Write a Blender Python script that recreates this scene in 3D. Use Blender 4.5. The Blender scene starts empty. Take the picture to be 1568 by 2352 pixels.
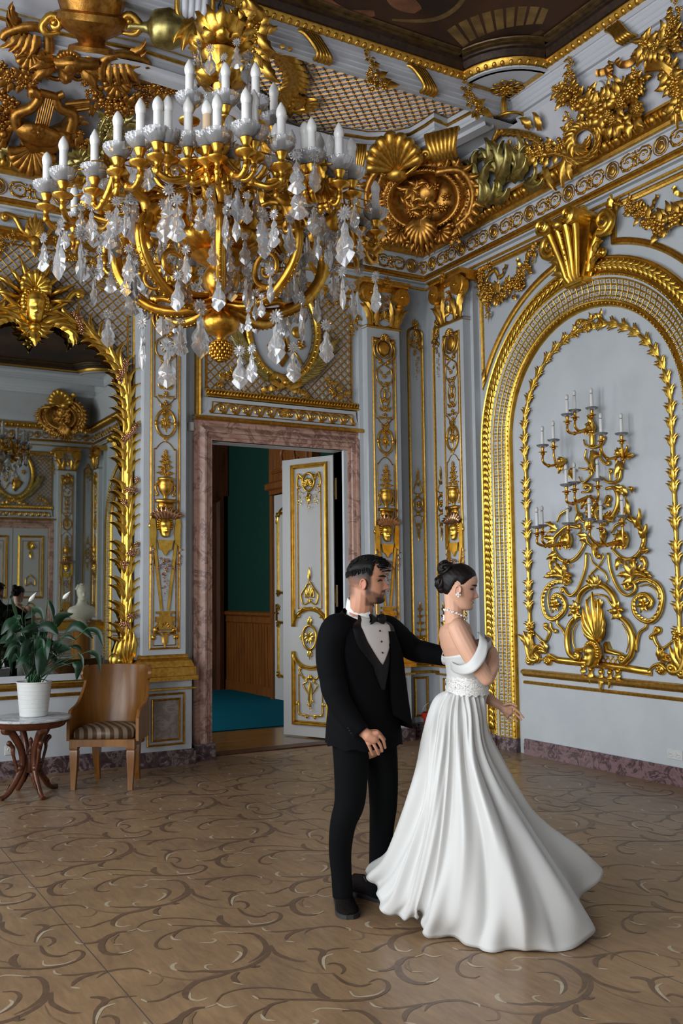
import bpy, math, random
import numpy as np
from mathutils import Vector, Matrix, noise
random.seed(7); RN=np.random.RandomState(7)
PI=math.pi
SC=bpy.context.scene; COL=SC.collection
sin,cos=math.sin,math.cos
# ------------------------------------------------------------------ camera model (photo 1568x2352)
FPX=2201.0; YAW,PITCH,ROLL=[math.radians(a) for a in (30.111,4.752,-0.632)]; CH=1.63
_cy,_sy,_cp,_sp=cos(YAW),sin(YAW),cos(PITCH),sin(PITCH)
CF=np.array([_sy*_cp,_cy*_cp,_sp]); _R=np.array([_cy,-_sy,0.]); _U=np.cross(_R,CF)
CR=_R*cos(ROLL)+_U*sin(ROLL); CU=_U*cos(ROLL)-_R*sin(ROLL); CC=np.array([0,0,CH])
def ray(u,v): return CF+CR*(u-784)/FPX-CU*(v-1176)/FPX
def at(u,v,t): return CC+ray(u,v)*t              # point on the sight line at depth t
def onz(u,v,z=0.):
    d=ray(u,v); t=(z-CC[2])/d[2]; return CC+d*t
YA,XB,YO,XL=9.08,6.45,-4.92,-2.75               # the four walls
# ------------------------------------------------------------------ frames: local (a right, b up, c out of the wall)
class Fr:
    def __init__(s,o,ea,eb,ec): s.o=np.array(o,float); s.m=np.array([ea,eb,ec],float)
    def w(s,p): return np.asarray(p,float).reshape(-1,3)@s.m+s.o
    def px(s,u,v,c=0.):
        d=ray(u,v); n=s.m[2]; o=s.o+n*c; t=((o-CC)@n)/(d@n); q=CC+d*t-s.o
        return float(q@s.m[0]),float(q@s.m[1])
WA=Fr((0,YA,0),(1,0,0),(0,0,1),(0,-1,0))
WB=Fr((XB,0,0),(0,-1,0),(0,0,1),(-1,0,0))
WO=Fr((0,YO,0),(-1,0,0),(0,0,1),(0,1,0))
WL=Fr((XL,0,0),(0,1,0),(0,0,1),(1,0,0))
ID=Fr((0,0,0),(1,0,0),(0,1,0),(0,0,1))
# ------------------------------------------------------------------ mesh builder
class MB:
    def __init__(s,fr=ID): s.V=[];s.F=[];s.M=[];s.n=0;s.fr=fr;s.C=[]
    def add(s,v,f,m=0,raw=False):
        v=np.asarray(v,float).reshape(-1,3)
        s.V.append(v if raw else s.fr.w(v)); n=s.n
        s.F+= [tuple(i+n for i in q) for q in f]; s.M+=[m]*len(f) if isinstance(m,int) else list(m)
        s.n+=len(v)
    def box(s,a0,a1,b0,b1,c0,c1,m=0):
        v=[(a,b,c) for c in (c0,c1) for b in (b0,b1) for a in (a0,a1)]
        s.add(v,[(0,2,3,1),(4,5,7,6),(0,1,5,4),(2,6,7,3),(0,4,6,2),(1,3,7,5)],m)
    def grid(s,P,cu=False,cv=False,m=0,flip=False):
        P=np.asarray(P,float); nu,nv=P.shape[:2]; f=[]
        for i in range(nu if cu else nu-1):
            for j in range(nv if cv else nv-1):
                i2,j2=(i+1)%nu,(j+1)%nv
                q=(i*nv+j,i2*nv+j,i2*nv+j2,i*nv+j2); f.append(q[::-1] if flip else q)
        s.add(P.reshape(-1,3),f,m)
    def tube(s,pts,r,seg=6,m=0,cap=True,flat=None,closed=False):
        P=np.asarray(pts,float); n=len(P)
        r=np.asarray(r,float) if np.ndim(r) else np.full(n,float(r))
        if closed: T=np.roll(P,-1,0)-np.roll(P,1,0)
        else:
            T=np.gradient(P,axis=0)
        T/=np.linalg.norm(T,axis=1)[:,None]+1e-12
        up=np.array([0,0,1.]) if flat is not None or abs(T[0][2])<.9 else np.array([1.,0,0])
        rings=[]; N=up-T[0]*(up@T[0]); N/=np.linalg.norm(N)+1e-12
        ang=np.arange(seg)*2*PI/seg; ca,sa=np.cos(ang),np.sin(ang)
        for i in range(n):
            if flat is not None: N=np.array([0,0,1.])-T[i]*T[i][2]
            else: N=N-T[i]*(N@T[i])
            N/=np.linalg.norm(N)+1e-12; B=np.cross(T[i],N)
            k=1. if flat is None else flat
            rings.append(P[i]+r[i]*(k*ca[:,None]*N+sa[:,None]*B))
        nb=s.n; s.grid(np.array(rings),closed,True,m)
        if cap and not closed:
            s.F.append(tuple(nb+k for k in range(seg))); s.M.append(m)
            s.F.append(tuple(nb+(n-1)*seg+k for k in range(seg))[::-1]); s.M.append(m)
    def lathe(s,prof,o=(0,0,0),seg=16,m=0,axis=2,ribs=0,amp=0.,a0=0.,a1=2*PI):
        """prof [(r,h)] turned about an axis through o"""
        full=abs(a1-a0-2*PI)<1e-6; k=seg if full else seg+1
        an=a0+np.arange(k)*(a1-a0)/seg; P=[]
        for r,h in prof:
            rr=r*(1+amp*np.cos(ribs*an)) if ribs else np.full(k,r)
            x,y=rr*np.cos(an),rr*np.sin(an); z=np.full(k,float(h))
            q=[x,y,z] if axis==2 else ([x,z,-y] if axis==1 else [z,x,y])
            P.append(np.stack(q,1)+np.array(o,float))
        s.grid(np.array(P),False,full,m,flip=True)
    def sweep(s,path,prof,closed=False,m=0,c0=0.):
        """mitred moulding: path [(a,b)], prof [(offset to the left of travel, c)]"""
        P=np.asarray(path,float); n=len(P); nx=np.zeros_like(P)
        seg=[(P[(i+1)%n]-P[i]) for i in range(n if closed else n-1)]
        seg=[q/(np.linalg.norm(q)+1e-12) for q in seg]; nor=[np.array([-q[1],q[0]]) for q in seg]
        for i in range(n):
            if closed: a,b=nor[i-1],nor[i]
            else: a,b=nor[max(i-1,0)],nor[min(i,n-2)]
            h=a+b; k=h@h; nx[i]=a if k<1e-6 else 2*h/k
            L=np.linalg.norm(nx[i]); 
            if L>2.5: nx[i]*=2.5/L
        G=[[(P[i][0]+nx[i][0]*o,P[i][1]+nx[i][1]*o,c0+c) for o,c in prof] for i in range(n)]
        s.grid(G,closed,False,m)
    def poly(s,pts,c=0.,m=0):
        s.add([(a,b,c) for a,b in pts],[tuple(range(len(pts)))],m)
    def slab(s,pts,c0,c1,m=0):
        n=len(pts); v=[(a,b,c0) for a,b in pts]+[(a,b,c1) for a,b in pts]
        s.add(v,[tuple(range(n,2*n)),tuple(range(n))[::-1]]+[(i,(i+1)%n,n+(i+1)%n,n+i) for i in range(n)],m)
    def ball(s,o,r,m=0,t=None):
        v,f=SPH if t is None else t
        s.add(v*np.asarray(r,float)+np.asarray(o,float),f,m)
    def build(s,name,mats,parent=None,smooth=40,loc=None):
        me=bpy.data.meshes.new(name)
        V=np.concatenate(s.V) if s.V else np.zeros((0,3))
        if loc is not None: V=V-np.array(loc)
        me.from_pydata(V.tolist(),[],s.F)
        for mm in (mats if isinstance(mats,(list,tuple)) else [mats]): me.materials.append(mm)
        me.polygons.foreach_set('material_index',np.array(s.M,dtype=np.int32))
        if smooth:
            me.polygons.foreach_set('use_smooth',np.ones(len(s.F),dtype=bool))
            if smooth<180: me.set_sharp_from_angle(angle=math.radians(smooth))
        me.update()
        o=bpy.data.objects.new(name,me); COL.objects.link(o)
        if loc is not None: o.location=loc
        if parent is not None:
            o.parent=parent; o.matrix_parent_inverse=Matrix.Translation(-Vector(parent.location)) if parent.rotation_euler.z==0 else parent.matrix_basis.inverted()
        return o
def sphere_t(nu,nv):
    v=[(0,0,-1)];f=[]
    for i in range(1,nv):
        p=-PI/2+PI*i/nv
        v+=[(cos(p)*cos(2*PI*j/nu),cos(p)*sin(2*PI*j/nu),sin(p)) for j in range(nu)]
    v.append((0,0,1)); top=len(v)-1
    for j in range(nu): f.append((0,1+(j+1)%nu,1+j))
    for i in range(nv-2):
        for j in range(nu):
            a=1+i*nu+j;b=1+i*nu+(j+1)%nu; f.append((a,b,b+nu,a+nu))
    for j in range(nu): f.append((top,1+(nv-2)*nu+j,1+(nv-2)*nu+(j+1)%nu))
    return np.array(v),f
SPH=sphere_t(8,5); SPHS=sphere_t(5,3); SPHB=sphere_t(20,12)
# ------------------------------------------------------------------ tagging
def tag(o,label=None,cat=None,group=None,kind=None):
    if label: o['label']=label
    if cat: o['category']=cat
    if group: o['group']=group
    if kind: o['kind']=kind
    return o
def thing(name,label,cat,loc=(0,0,0),group=None,rz=0):
    o=bpy.data.objects.new(name,None); COL.objects.link(o); o.location=loc; o.empty_display_size=.1; o.rotation_euler.z=rz
    return tag(o,label,cat,group,'thing')
def struct(o,label=None): 
    o['kind']='structure'
    if label: o['label']=label
    return o
def dup(root,loc,label=None,group=None,rz=None):
    def cp(o,par):
        c=o.copy(); COL.objects.link(c)
        if par is not None: c.parent=par; c.matrix_parent_inverse=o.matrix_parent_inverse.copy()
        for ch in o.children: cp(ch,c)
        return c
    r=cp(root,None); r.location=loc
    if rz is not None: r.rotation_euler.z=rz
    if label: r['label']=label
    if group: r['group']=group
    return r
# ------------------------------------------------------------------ materials
def lin(h):
    if isinstance(h,str): h=[int(h[i:i+2],16)/255 for i in (0,2,4)]
    return tuple(((c/12.92) if c<=.04045 else ((c+.055)/1.055)**2.4) for c in h)+(1.,)
class NT:
    def __init__(s,name):
        s.mat=bpy.data.materials.new(name); s.mat.use_nodes=True; s.t=s.mat.node_tree; s.N=s.t.nodes; s.b=s.N['Principled BSDF']
    def n(s,typ,**k):
        x=s.N.new(typ)
        for a,v in k.items():
            if a in x.inputs: x.inputs[a].default_value=v
            else: setattr(x,a,v)
        return x
    def l(s,a,b): s.t.links.new(a,b)
    def set(s,**k):
        for a,v in k.items(): s.b.inputs[a.replace('_',' ')].default_value=v
        return s
    def obj(s,scale=1.,rot=(0,0,0)):
        t=s.n('ShaderNodeTexCoord'); m=s.n('ShaderNodeMapping'); m.inputs['Scale'].default_value=(scale,)*3 if np.ndim(scale)==0 else scale
        m.inputs['Rotation'].default_value=rot
        g=s.n('ShaderNodeNewGeometry'); s.l(g.outputs['Position'],m.inputs['Vector']); return m.outputs['Vector']
    def noise(s,vec,scale,detail=4,rough=.55,dist=0.):
        x=s.n('ShaderNodeTexNoise'); x.inputs['Scale'].default_value=scale; x.inputs['Detail'].default_value=detail; x.inputs['Roughness'].default_value=rough; x.inputs['Distortion'].default_value=dist
        if vec is not None: s.l(vec,x.inputs['Vector'])
        return x.outputs['Fac']
    def ramp(s,fac,stops,inter='LINEAR'):
        r=s.n('ShaderNodeValToRGB'); e=r.color_ramp.elements; r.color_ramp.interpolation=inter
        while len(e)<len(stops): e.new(.5)
        for x,(p,c) in zip(e,stops): x.position=p; x.color=c if len(c)==4 else tuple(c)+(1,)
        s.l(fac,r.inputs['Fac']); return r.outputs['Color']
    def bump(s,h,strength=.2,dist=.01):
        b=s.n('ShaderNodeBump'); b.inputs['Strength'].default_value=strength; b.inputs['Distance'].default_value=dist
        s.l(h,b.inputs['Height']); s.l(b.outputs['Normal'],s.b.inputs['Normal'])
    def col(s,c): s.l(c,s.b.inputs['Base Color'])
def plain(name,hexc,rough=.5,metal=0.,spec=.5,**k):
    t=NT(name); t.set(Base_Color=lin(hexc),Roughness=rough,Metallic=metal,Specular_IOR_Level=spec)
    for a,v in k.items(): t.b.inputs[a.replace('_',' ')].default_value=v
    return t.mat
def noisy(name,c1,c2,scale=8,rough=.5,metal=0.,bump=0.,bscale=None,detail=4,lo=.35,hi=.65,spec=.5,dist=.01):
    t=NT(name); v=t.obj(); f=t.noise(v,scale,detail); t.col(t.ramp(f,[(lo,lin(c1)),(hi,lin(c2))]))
    t.set(Roughness=rough,Metallic=metal,Specular_IOR_Level=spec)
    if bump: t.bump(t.noise(v,bscale or scale*6,3),bump,dist)
    return t.mat
M={}
M['wall']=noisy('pale blue wall paint','bdc1c3','c5c8ca',3,.55,0,.06,260)
M['cove']=noisy('white cove plaster','c6c5c9','cdccd0',3,.6,0,.05,200)
M['white']=plain('white moulding paint','cbcccf',.45)
M['gold']=noisy('gilded plaster','b98a35','d6ab52',30,.36,.96,.2,120,dist=.004)
M['goldb']=noisy('bright burnished gilding','c89a36','e0ba58',14,.29,.97,.12,90,dist=.003)
M['goldo']=noisy('shade-darkened ceiling gilding','946428','be8c44',22,.38,.96,.3,110,dist=.004)  # coppery darker copy of the gilding, the ceiling's shade put into its colour
M['goldg']=noisy('greenish pale gilding','8d8350','b9ab6c',18,.36,.95,.2,110,dist=.004)
M['goldp']=noisy('rose gilding','a87a58','d2a888',20,.25,1.,.2,110,dist=.004)
M['brass']=noisy('ormolu bronze','b07c26','d8a848',26,.3,.97,.15,130,dist=.003)
M['trellis_ground']=plain('grey trellis ground','a7a8aa',.6)
# ================================================================== SETTING
def marble(name,c1,c2,c3,scale=5,vein=.6,rough=.25):
    t=NT(name); v=t.obj(); f=t.noise(v,scale,8,.65,1.2)
    t.col(t.ramp(f,[(.3,lin(c1)),(.48,lin(c2)),(.56,lin(c3)),(.62,lin(c2)),(.75,lin(c1))]))
    t.set(Roughness=rough,Specular_IOR_Level=.4); return t.mat
M['marble_pink']=marble('pink veined marble','9a7060','c09a88','7c584c',4,.6,.32)
M['marble_dark']=marble('dark plum marble','33262a','4e3a3c','8b7a78',9,.6,.28)
M['marble_red']=marble('rosy plum marble','5c4648','84696a','3a2b2e',7,.6,.28)
M['marble_grey']=marble('mottled grey brown marble','8a7d74','9b8d84','b5a89e',9,.6,.3)
def wood(name,c1,c2,scale=1.,rough=.35,ax=2,bump=0.):
    t=NT(name); s=[14*scale]*3; s[ax]=.9*scale; v=t.obj(tuple(s)); f=t.noise(v,1.4,6,.6,.6)
    t.col(t.ramp(f,[(.3,lin(c1)),(.7,lin(c2))])); t.set(Roughness=rough,Specular_IOR_Level=.45); return t.mat
M['oak']=wood('dark oak panelling','2e1608','5a3014',1,.4)
M['oak2']=wood('warm oak wainscot','5c3210','8a5220',1.6,.42)
M['green_wall']=noisy('deep green wall cloth','123328','173a2f',40,.9,0,.1,300,spec=.15)
M['carpet_teal']=noisy('teal carpet','064653','0a5a68',60,.95,0,.3,400,spec=.05)
# ---- floor: printed scrollwork sheet, one metre repeat
def floor_mat():
    t=NT('tan floor sheet'); v=t.obj((1.,1.,1.)); a=t.noise(v,2.2,5,.6,.4); v2=t.obj((26,5,1),(0,0,.6)); b=t.noise(v2,1.3,5,.7,.3)
    m=t.n('ShaderNodeMath',operation='MULTIPLY_ADD'); t.l(b,m.inputs[0]); m.inputs[1].default_value=.55
    m2=t.n('ShaderNodeMath',operation='MULTIPLY'); t.l(a,m2.inputs[0]); m2.inputs[1].default_value=.45; t.l(m2.outputs[0],m.inputs[2])
    t.col(t.ramp(m.outputs[0],[(.32,lin('725b47')),(.5,lin('8c7052')),(.66,lin('9e805e'))]))
    t.set(Roughness=.36,Specular_IOR_Level=.4); t.bump(b,.03,.002); return t.mat
M['floor']=floor_mat()
M['fl_dark']=noisy('brown printed scroll','5d4838','6b5542',30,.36,spec=.4)
M['fl_mid']=noisy('soft brown printed scroll','705844','80664c',30,.36,spec=.4)
M['fl_light']=noisy('cream printed scroll','a9987e','b8a98e',30,.36,spec=.4)
M['fl_seam']=plain('floor seam','4a4440',.5)
def catmull(pts,n=6,closed=False):
    P=np.asarray(pts,float); m=len(P); out=[]
    rng=range(m if closed else m-1)
    for i in rng:
        p0=P[i-1] if (i>0 or closed) else 2*P[0]-P[1]
        p1=P[i]; p2=P[(i+1)%m]; p3=P[(i+2)%m] if (i+2<m or closed) else 2*P[-1]-P[-2]
        for k in range(n):
            t=k/n; out.append(.5*((2*p1)+(-p0+p2)*t+(2*p0-5*p1+4*p2-p3)*t*t+(-p0+3*p1-3*p2+p3)*t**3))
    if not closed: out.append(P[-1])
    return np.array(out)
STROKES=[(0,13,[(1165,325),(1250,325),(1310,360),(1335,410),(1300,460),(1230,500)]),
(0,14,[(1358,395),(1345,450),(1260,510),(1150,545),(1040,555),(960,550),(880,555),(800,545)]),(2,5,[(1015,330),(1060,315),(1120,315),(1200,320)]),
(2,6,[(935,378),(1000,380),(1035,365),(1010,355)]),(0,9,[(1100,393),(1170,393),(1210,420),(1190,470),(1130,505)]),(2,7,[(1160,430),(1185,445),(1165,475),(1130,503)]),
(0,12,[(1365,395),(1390,440),(1440,465),(1520,490),(1580,490)]),(1,5,[(1365,455),(1420,500),(1490,530),(1600,560),(1700,565),(1755,560)]),
(2,9,[(800,500),(775,515),(775,535),(800,548)]),(2,5,[(1015,510),(975,515),(970,530),(995,545)]),
(0,15,[(1170,540),(1050,580),(930,610),(860,660),(850,700),(870,722)]),(2,6,[(985,710),(930,728),(880,715),(880,680)]),(1,8,[(1060,560),(930,600),(830,600),(760,590),(710,580)]),
(0,9,[(640,560),(560,535),(450,540),(370,560),(320,590)]),(1,5,[(610,637),(680,630),(710,600),(700,575),(640,555)]),(2,5,[(620,545),(642,555),(635,570)]),
(0,8,[(65,555),(120,575),(220,570),(330,555),(450,540)]),(2,6,[(60,545),(72,565),(110,572)]),(0,12,[(330,560),(240,585),(190,615),(170,640)]),(2,7,[(165,648),(220,655)]),
(0,14,[(280,708),(340,710),(370,730),(320,790),(300,868)]),(2,7,[(430,745),(360,770),(325,820),(315,868)]),(0,7,[(360,740),(440,710),(560,700)]),
(0,9,[(345,830),(390,818),(435,835),(440,870),(400,905)]),(0,8,[(610,735),(700,725),(770,690),(850,660)]),(2,6,[(585,718),(620,738)]),
(0,6,[(560,290),(600,260),(680,240),(780,232),(900,237),(1050,255)]),(2,6,[(560,295),(600,312),(660,305)]),
(0,10,[(770,275),(900,280),(1050,280),(1200,285),(1330,272),(1410,240),(1420,210),(1380,195),(1330,210)]),(2,5,[(745,265),(770,280)]),(2,6,[(1225,245),(1250,268),(1340,262),(1400,240)]),
(0,16,[(1065,215),(1055,240),(1080,265),(1120,275)]),(0,9,[(910,285),(830,300),(790,325),(775,350)]),(2,7,[(765,340),(780,360),(830,365)]),
(0,7,[(800,310),(720,340),(675,380),(680,410),(730,420),(775,410)]),(0,13,[(500,312),(440,320),(380,350),(300,380),(210,385)]),(2,7,[(190,372),(205,385),(240,388)]),
(0,15,[(440,320),(380,345),(345,400),(370,440),(440,450),(520,430)]),(2,6,[(540,420),(500,437),(450,445)]),(1,9,[(450,330),(415,360),(420,390)]),(2,5,[(420,390),(480,392)]),(2,5,[(500,315),(560,300)]),
(0,10,[(1165,175),(1210,210),(1280,225),(1340,215)]),(0,11,[(1250,505),(1260,525),(1300,520)]),(0,12,[(1170,555),(1140,585),(1150,610),(1175,620)]),(2,5,[(1135,620),(1200,635)])]
def build_floor():
    mb=MB(); mb.box(XL-.3,XB+.3,YO-.3,YA+.0,-.1,0,0)
    tile=[]
    for m,w,pts in STROKES:
        P=catmull([onz(100+x/2.6133,2020+y/2.6133)[:2] for x,y in pts],4)
        T=np.gradient(P,axis=0); T/=np.linalg.norm(T,axis=1)[:,None]; N=np.stack([-T[:,1],T[:,0]],1)
        s=np.linspace(0,1,len(P)); wd=w*.00085*(.25+1.0*np.sin(PI*np.clip(s*.9+.08,0,1))**.8)
        tile.append((m,P+N*wd[:,None],P-N*wd[:,None]))
    for i in range(-5,6):
        for j in range(-9,6):
            k=0
            for m,A_,B_ in tile:
                o=np.array([i,j]); c=(A_[0]+o); k+=1
                if not(XL+.1<c[0]<XB-.1 and YO+.1<c[1]<YA-.1): continue
                z=.0003+.00003*k+.00001*((i+j)%2)
                n=len(A_); G=np.zeros((2,n,3)); G[0,:,:2]=B_+o; G[1,:,:2]=A_+o; G[:,:,2]=z
                G[:,:,0]=np.clip(G[:,:,0],XL,XB-.04); G[:,:,1]=np.clip(G[:,:,1],YO,YA-.04)
                mb.grid(G,m=m+1)
    for x in (3.262,1.262,5.262,-.74): mb.box(x-.0018,x+.0018,YO,YA,0,.0009,4)
    return struct(mb.build('floor',[M['floor'],M['fl_dark'],M['fl_mid'],M['fl_light'],M['fl_seam']],smooth=0))
FLOOR=build_floor()
# ---- walls
DX0,DX1,DZ=3.733,5.30,3.19
def walls():
    mb=MB(WA)                                   # wall with the door hole, 0.22 thick
    for c0,c1 in ((-.22,0),):
        mb.box(XL-.3,DX0,0,7,c0,c1); mb.box(DX1,XB+.3,0,7,c0,c1); mb.box(DX0,DX1,DZ,7,c0,c1)
    struct(mb.build('wall_back',M['wall'],smooth=0))
    mb=MB(WB); mb.box(-(YA+.22),-YO+.3,0,7,-.25,0); struct(mb.build('wall_right',M['wall'],smooth=0))
    mb=MB(WO); mb.box(-XB-.3,-XL+.3,0,7,-.25,0); struct(mb.build('wall_front',M['wall'],smooth=0))
    mb=MB(WL); e=YO-.3
    for yc in WINY:
        mb.box(e,yc-.85,0,7,-.3,0); mb.box(yc-.85,yc+.85,0,.5,-.3,0); mb.box(yc-.85,yc+.85,4.75,7,-.3,0); e=yc+.85
    mb.box(e,YA+.22,0,7,-.3,0); struct(mb.build('wall_left',M['wall'],smooth=0))
    for i,yc in enumerate(WINY):
        mb=MB(WL); 
        mb.sweep([(yc-.85,.5),(yc+.85,.5),(yc+.85,4.75),(yc-.85,4.75)],[(0,-.25),(0,-.12),(.09,-.12),(.09,-.25)],True)
        for k in (-1,1): mb.box(yc+k*.03-.03,yc+k*.03+.03,.55,4.7,-.22,-.15)
        for z in (1.5,2.5,3.5): mb.box(yc-.8,yc+.8,z-.02,z+.02,-.21,-.16)
        r=struct(mb.build('window_%d'%(i+1),M['white'],smooth=0))
        g=MB(WL); g.box(yc-.8,yc+.8,.55,4.7,-.19,-.185); g.build('glass_pane',M['pane'],r,smooth=0)
t=NT('clear window pane'); tr=t.n('ShaderNodeBsdfTransparent'); gl=t.n('ShaderNodeBsdfGlossy',Roughness=.02); mx=t.n('ShaderNodeMixShader'); mx.inputs[0].default_value=.06
t.l(tr.outputs[0],mx.inputs[1]); t.l(gl.outputs[0],mx.inputs[2]); t.l(mx.outputs[0],t.N['Material Output'].inputs['Surface']); M['pane']=t.mat
WINY=(-1.65,1.35,4.35,7.35)
walls()
RECT=[(XL,YO),(XB,YO),(XB,YA),(XL,YA)]
# ---- baseboards (marble) ; gaps for the door
def baseboards():
    prof=[(.0,.15),(.018,.15),(.026,.135),(.026,.11),(.032,.105),(.032,0)]
    def run(name,fr,spans,m):
        mb=MB(fr)
        for a0,a1 in spans:
            mb.grid([[(a,z,c) for c,z in prof] for a in (a0,a1)],flip=False)
            for a in (a0,a1): mb.add([(a,z,c) for c,z in prof]+[(a,0,0)],[tuple(range(len(prof)+1))])
        struct(mb.build(name,m,smooth=20))
    run('baseboard_back',WA,[(XL,2.945),(3.461,3.53),(5.55,XB)],M['marble_dark'])
    run('baseboard_right',WB,[(-YA,-8.16),(-7.5,-5.38),(-4.7,-YO)],M['marble_red'])
    run('baseboard_front',WO,[(-XB,-5.55),(-3.53,-XL)],M['marble_dark'])
    run('baseboard_left',WL,[(YO,YA)],M['marble_dark'])
baseboards()
# ---- cornice (one trim ring) with its gilded rows
def rect_pts(i): return [(XL+i,YO+i),(XB-i,YO+i),(XB-i,YA-i),(XL+i,YA-i)]
def cornice():
    mb=MB()
    mb.sweep(RECT,[(0,5.23),(.045,5.235),(.05,5.25)],True,0)
    mb.sweep(RECT,[(.05,5.25),(.062,5.255),(.066,5.268),(.06,5.282),(.07,5.287),(.078,5.30),(.075,5.315)],True,1)
    mb.sweep(RECT,[(.075,5.315),(.075,5.50)],True,2)
    mb.sweep(RECT,[(.075,5.50),(.1,5.505),(.1,5.52)],True,0)
    mb.sweep(RECT,[(.1,5.52),(.13,5.525),(.14,5.55),(.18,5.57),(.205,5.61),(.21,5.635),(.235,5.64),(.24,5.66),(.22,5.672),(.0,5.69)],True,1)
    c=struct(mb.build('trim_1',[M['wall'],M['gold'],M['cove']],smooth=35))
    # egg row
    egg=MB(); eg=MB()
    ev,ef=sphere_t(8,6)
    fv=[]; 
    fz=MB()
    def frames():
        yield WA,XL+.3,XB-.25
        yield WB,-YA+.25,-YO-.3
        yield WO,-XB+.25,-XL-.3
    for fr,a0,a1 in frames():
        egg.fr=fr; fz.fr=fr
        n=int((a1-a0)/.135)
        for k in range(n+1):
            a=a0+(a1-a0)*k/n
            egg.add(ev*np.array([.036,.05,.036])@np.array([[1,0,0],[0,.72,.7],[0,-.7,.72]])+np.array([a,5.59,.2]),ef)
            egg.add(ev*np.array([.014,.05,.03])@np.array([[1,0,0],[0,.72,.7],[0,-.7,.72]])+np.array([a+.0675,5.59,.195]),ef,0)
        n=int((a1-a0)/.56)
        for k in range(n+1):
            a=a0+(a1-a0)*k/n; cx=lambda x,y,c=.082:(a+x,5.408+y,c)
            t=np.linspace(0,2*PI,13)
            fz.tube([cx(.055*cos(q),.062*sin(q)) for q in t[:-1]],.011,4,closed=True)
            fz.tube([cx(.085*cos(q),.082*sin(q)) for q in t[:-1]],.006,3,closed=True)
            fz.ball(cx(0,0),(.038,.045,.012))
            for s in (-1,1):
                sp=[cx(s*(.19+.06*cos(q)*(1-q/9)),.0+.05*sin(q)*(1-q/9)) for q in np.linspace(PI,-PI*1.2,12)]
                fz.tube(sp,np.linspace(.011,.006,12),4)
                fz.tube([cx(s*.1,.0),cx(s*.13,-.06),cx(s*.2,-.075),cx(s*.25,-.05)],[.008,.01,.009,.004],4)
                fz.tube([cx(s*.1,.02),cx(s*.13,.06),cx(s*.2,.075),cx(s*.25,.05)],[.008,.01,.009,.004],4)
                for x,y,r in ((.13,.04,.014),(.13,-.04,.014),(.24,.02,.016),(.235,-.045,.012),(.25,.06,.012),(.19,0,.014)): fz.ball(cx(s*x,y),(r,r,.01),t=SPHS)
            if k<n:
                A=a+.28*(a1-a0)/n/.56
                for x,y,rx,ry in ((0,.045,.012,.035),(0,-.04,.012,.04),(.022,.02,.02,.014),(-.022,.02,.02,.014),(.02,-.06,.018,.012),(-.02,-.06,.018,.012),(0,0,.022,.02)):
                    fz.ball((A+x,5.408+y,.082),(rx,ry,.014),t=SPHS)
    egg.build('egg_moulding',M['gold'],c,180); fz.build('frieze_ornament',M['gold'],c,180)
    # thin gilt line below and the two dado rails
    mb=MB()
    for spans in (([(XB,YA-.02),(XL,YA-.02)],1),):pass
    mb.sweep(RECT,[(0,5.16),(.018,5.165),(.022,5.18),(.012,5.19),(0,5.195)],True)
    struct(mb.build('trim_2',M['gold'],smooth=35))
    mb=MB(WA)
    dp=[(0,.765),(.02,.77),(.03,.79),(.05,.80),(.052,.82),(.03,.835),(0,.84)]; d2=[(0,.69),(.016,.695),(.02,.71),(.012,.722),(0,.725)]
    for fr,sp in ((WA,[(XL,2.93),(6.10,XB)]),(WB,[(-YA,-8.68),(-7.5,-5.38),(-3.6,-YO)]),(WO,[(-XB,-6.1),(-2.9,-XL)]),(WL,[(YO,-2.5),(-.8,.5),(2.2,3.5),(5.2,6.5),(8.2,YA)])):
        mb.fr=fr
        for a0,a1 in sp:
            for pr in (dp,d2): mb.grid([[(a,z,c) for c,z in pr] for a in (a0,a1)])
    struct(mb.build('trim_3',M['gold'],smooth=35))
cornice()
# ---- cove and ceiling
ZT=6.38
bump_px=[(0,22),(110,52),(330,100),(487,150),(534,160),(580,192),(614,224),(658,279),(700,297),(741,303),(762,310),(782,293),(844,303),(900,302),(941,293),(972,275),(996,258),(1027,272)]
BW=[tuple(onz(u,v,ZT)[:2]) for u,v in bump_px]          # wavy edge of the trellis soffit
UX0,UX1,UY0,UY1=XL+.38,XB-.38,YO+2.03,7.05              # upper painting field
LOW=[(5.70,UY1+.02)]+BW[::-1]+[(1.0,7.8),(-1.0,7.8),(UX0,7.8)]
def cove():
    mb=MB(); ns=10
    bot=rect_pts(.2); top=[(UX0,YO+1.1),(UX1,YO+1.1),(UX1,8.06),(UX0,8.06)]
    G=[]
    for k in range(ns+1):
        s=k/ns; h=s**1.35; v=s**.85
        G.append([(b[0]+(t[0]-b[0])*h,b[1]+(t[1]-b[1])*h,5.68+.52*v) for b,t in zip(bot,top)])
    mb.grid(G,False,True,0,flip=True)
    # outer flat soffit behind the riser, trellis level
    for (x0,x1,y0,y1) in ((XL,XB,7.0,YA),(XL,XB,YO,UY0+.1),(UX1-.05,XB,YO,YA),(XL,UX0+.05,YO,YA)):
        mb.box(x0,x1,y0,y1,6.44,6.5)
    mb.box(XL-.3,XB+.3,YO-.3,YA+.22,6.9,7.0)
    return struct(mb.build('ceiling',[M['cove']],smooth=30))
CEIL=cove()
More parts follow.
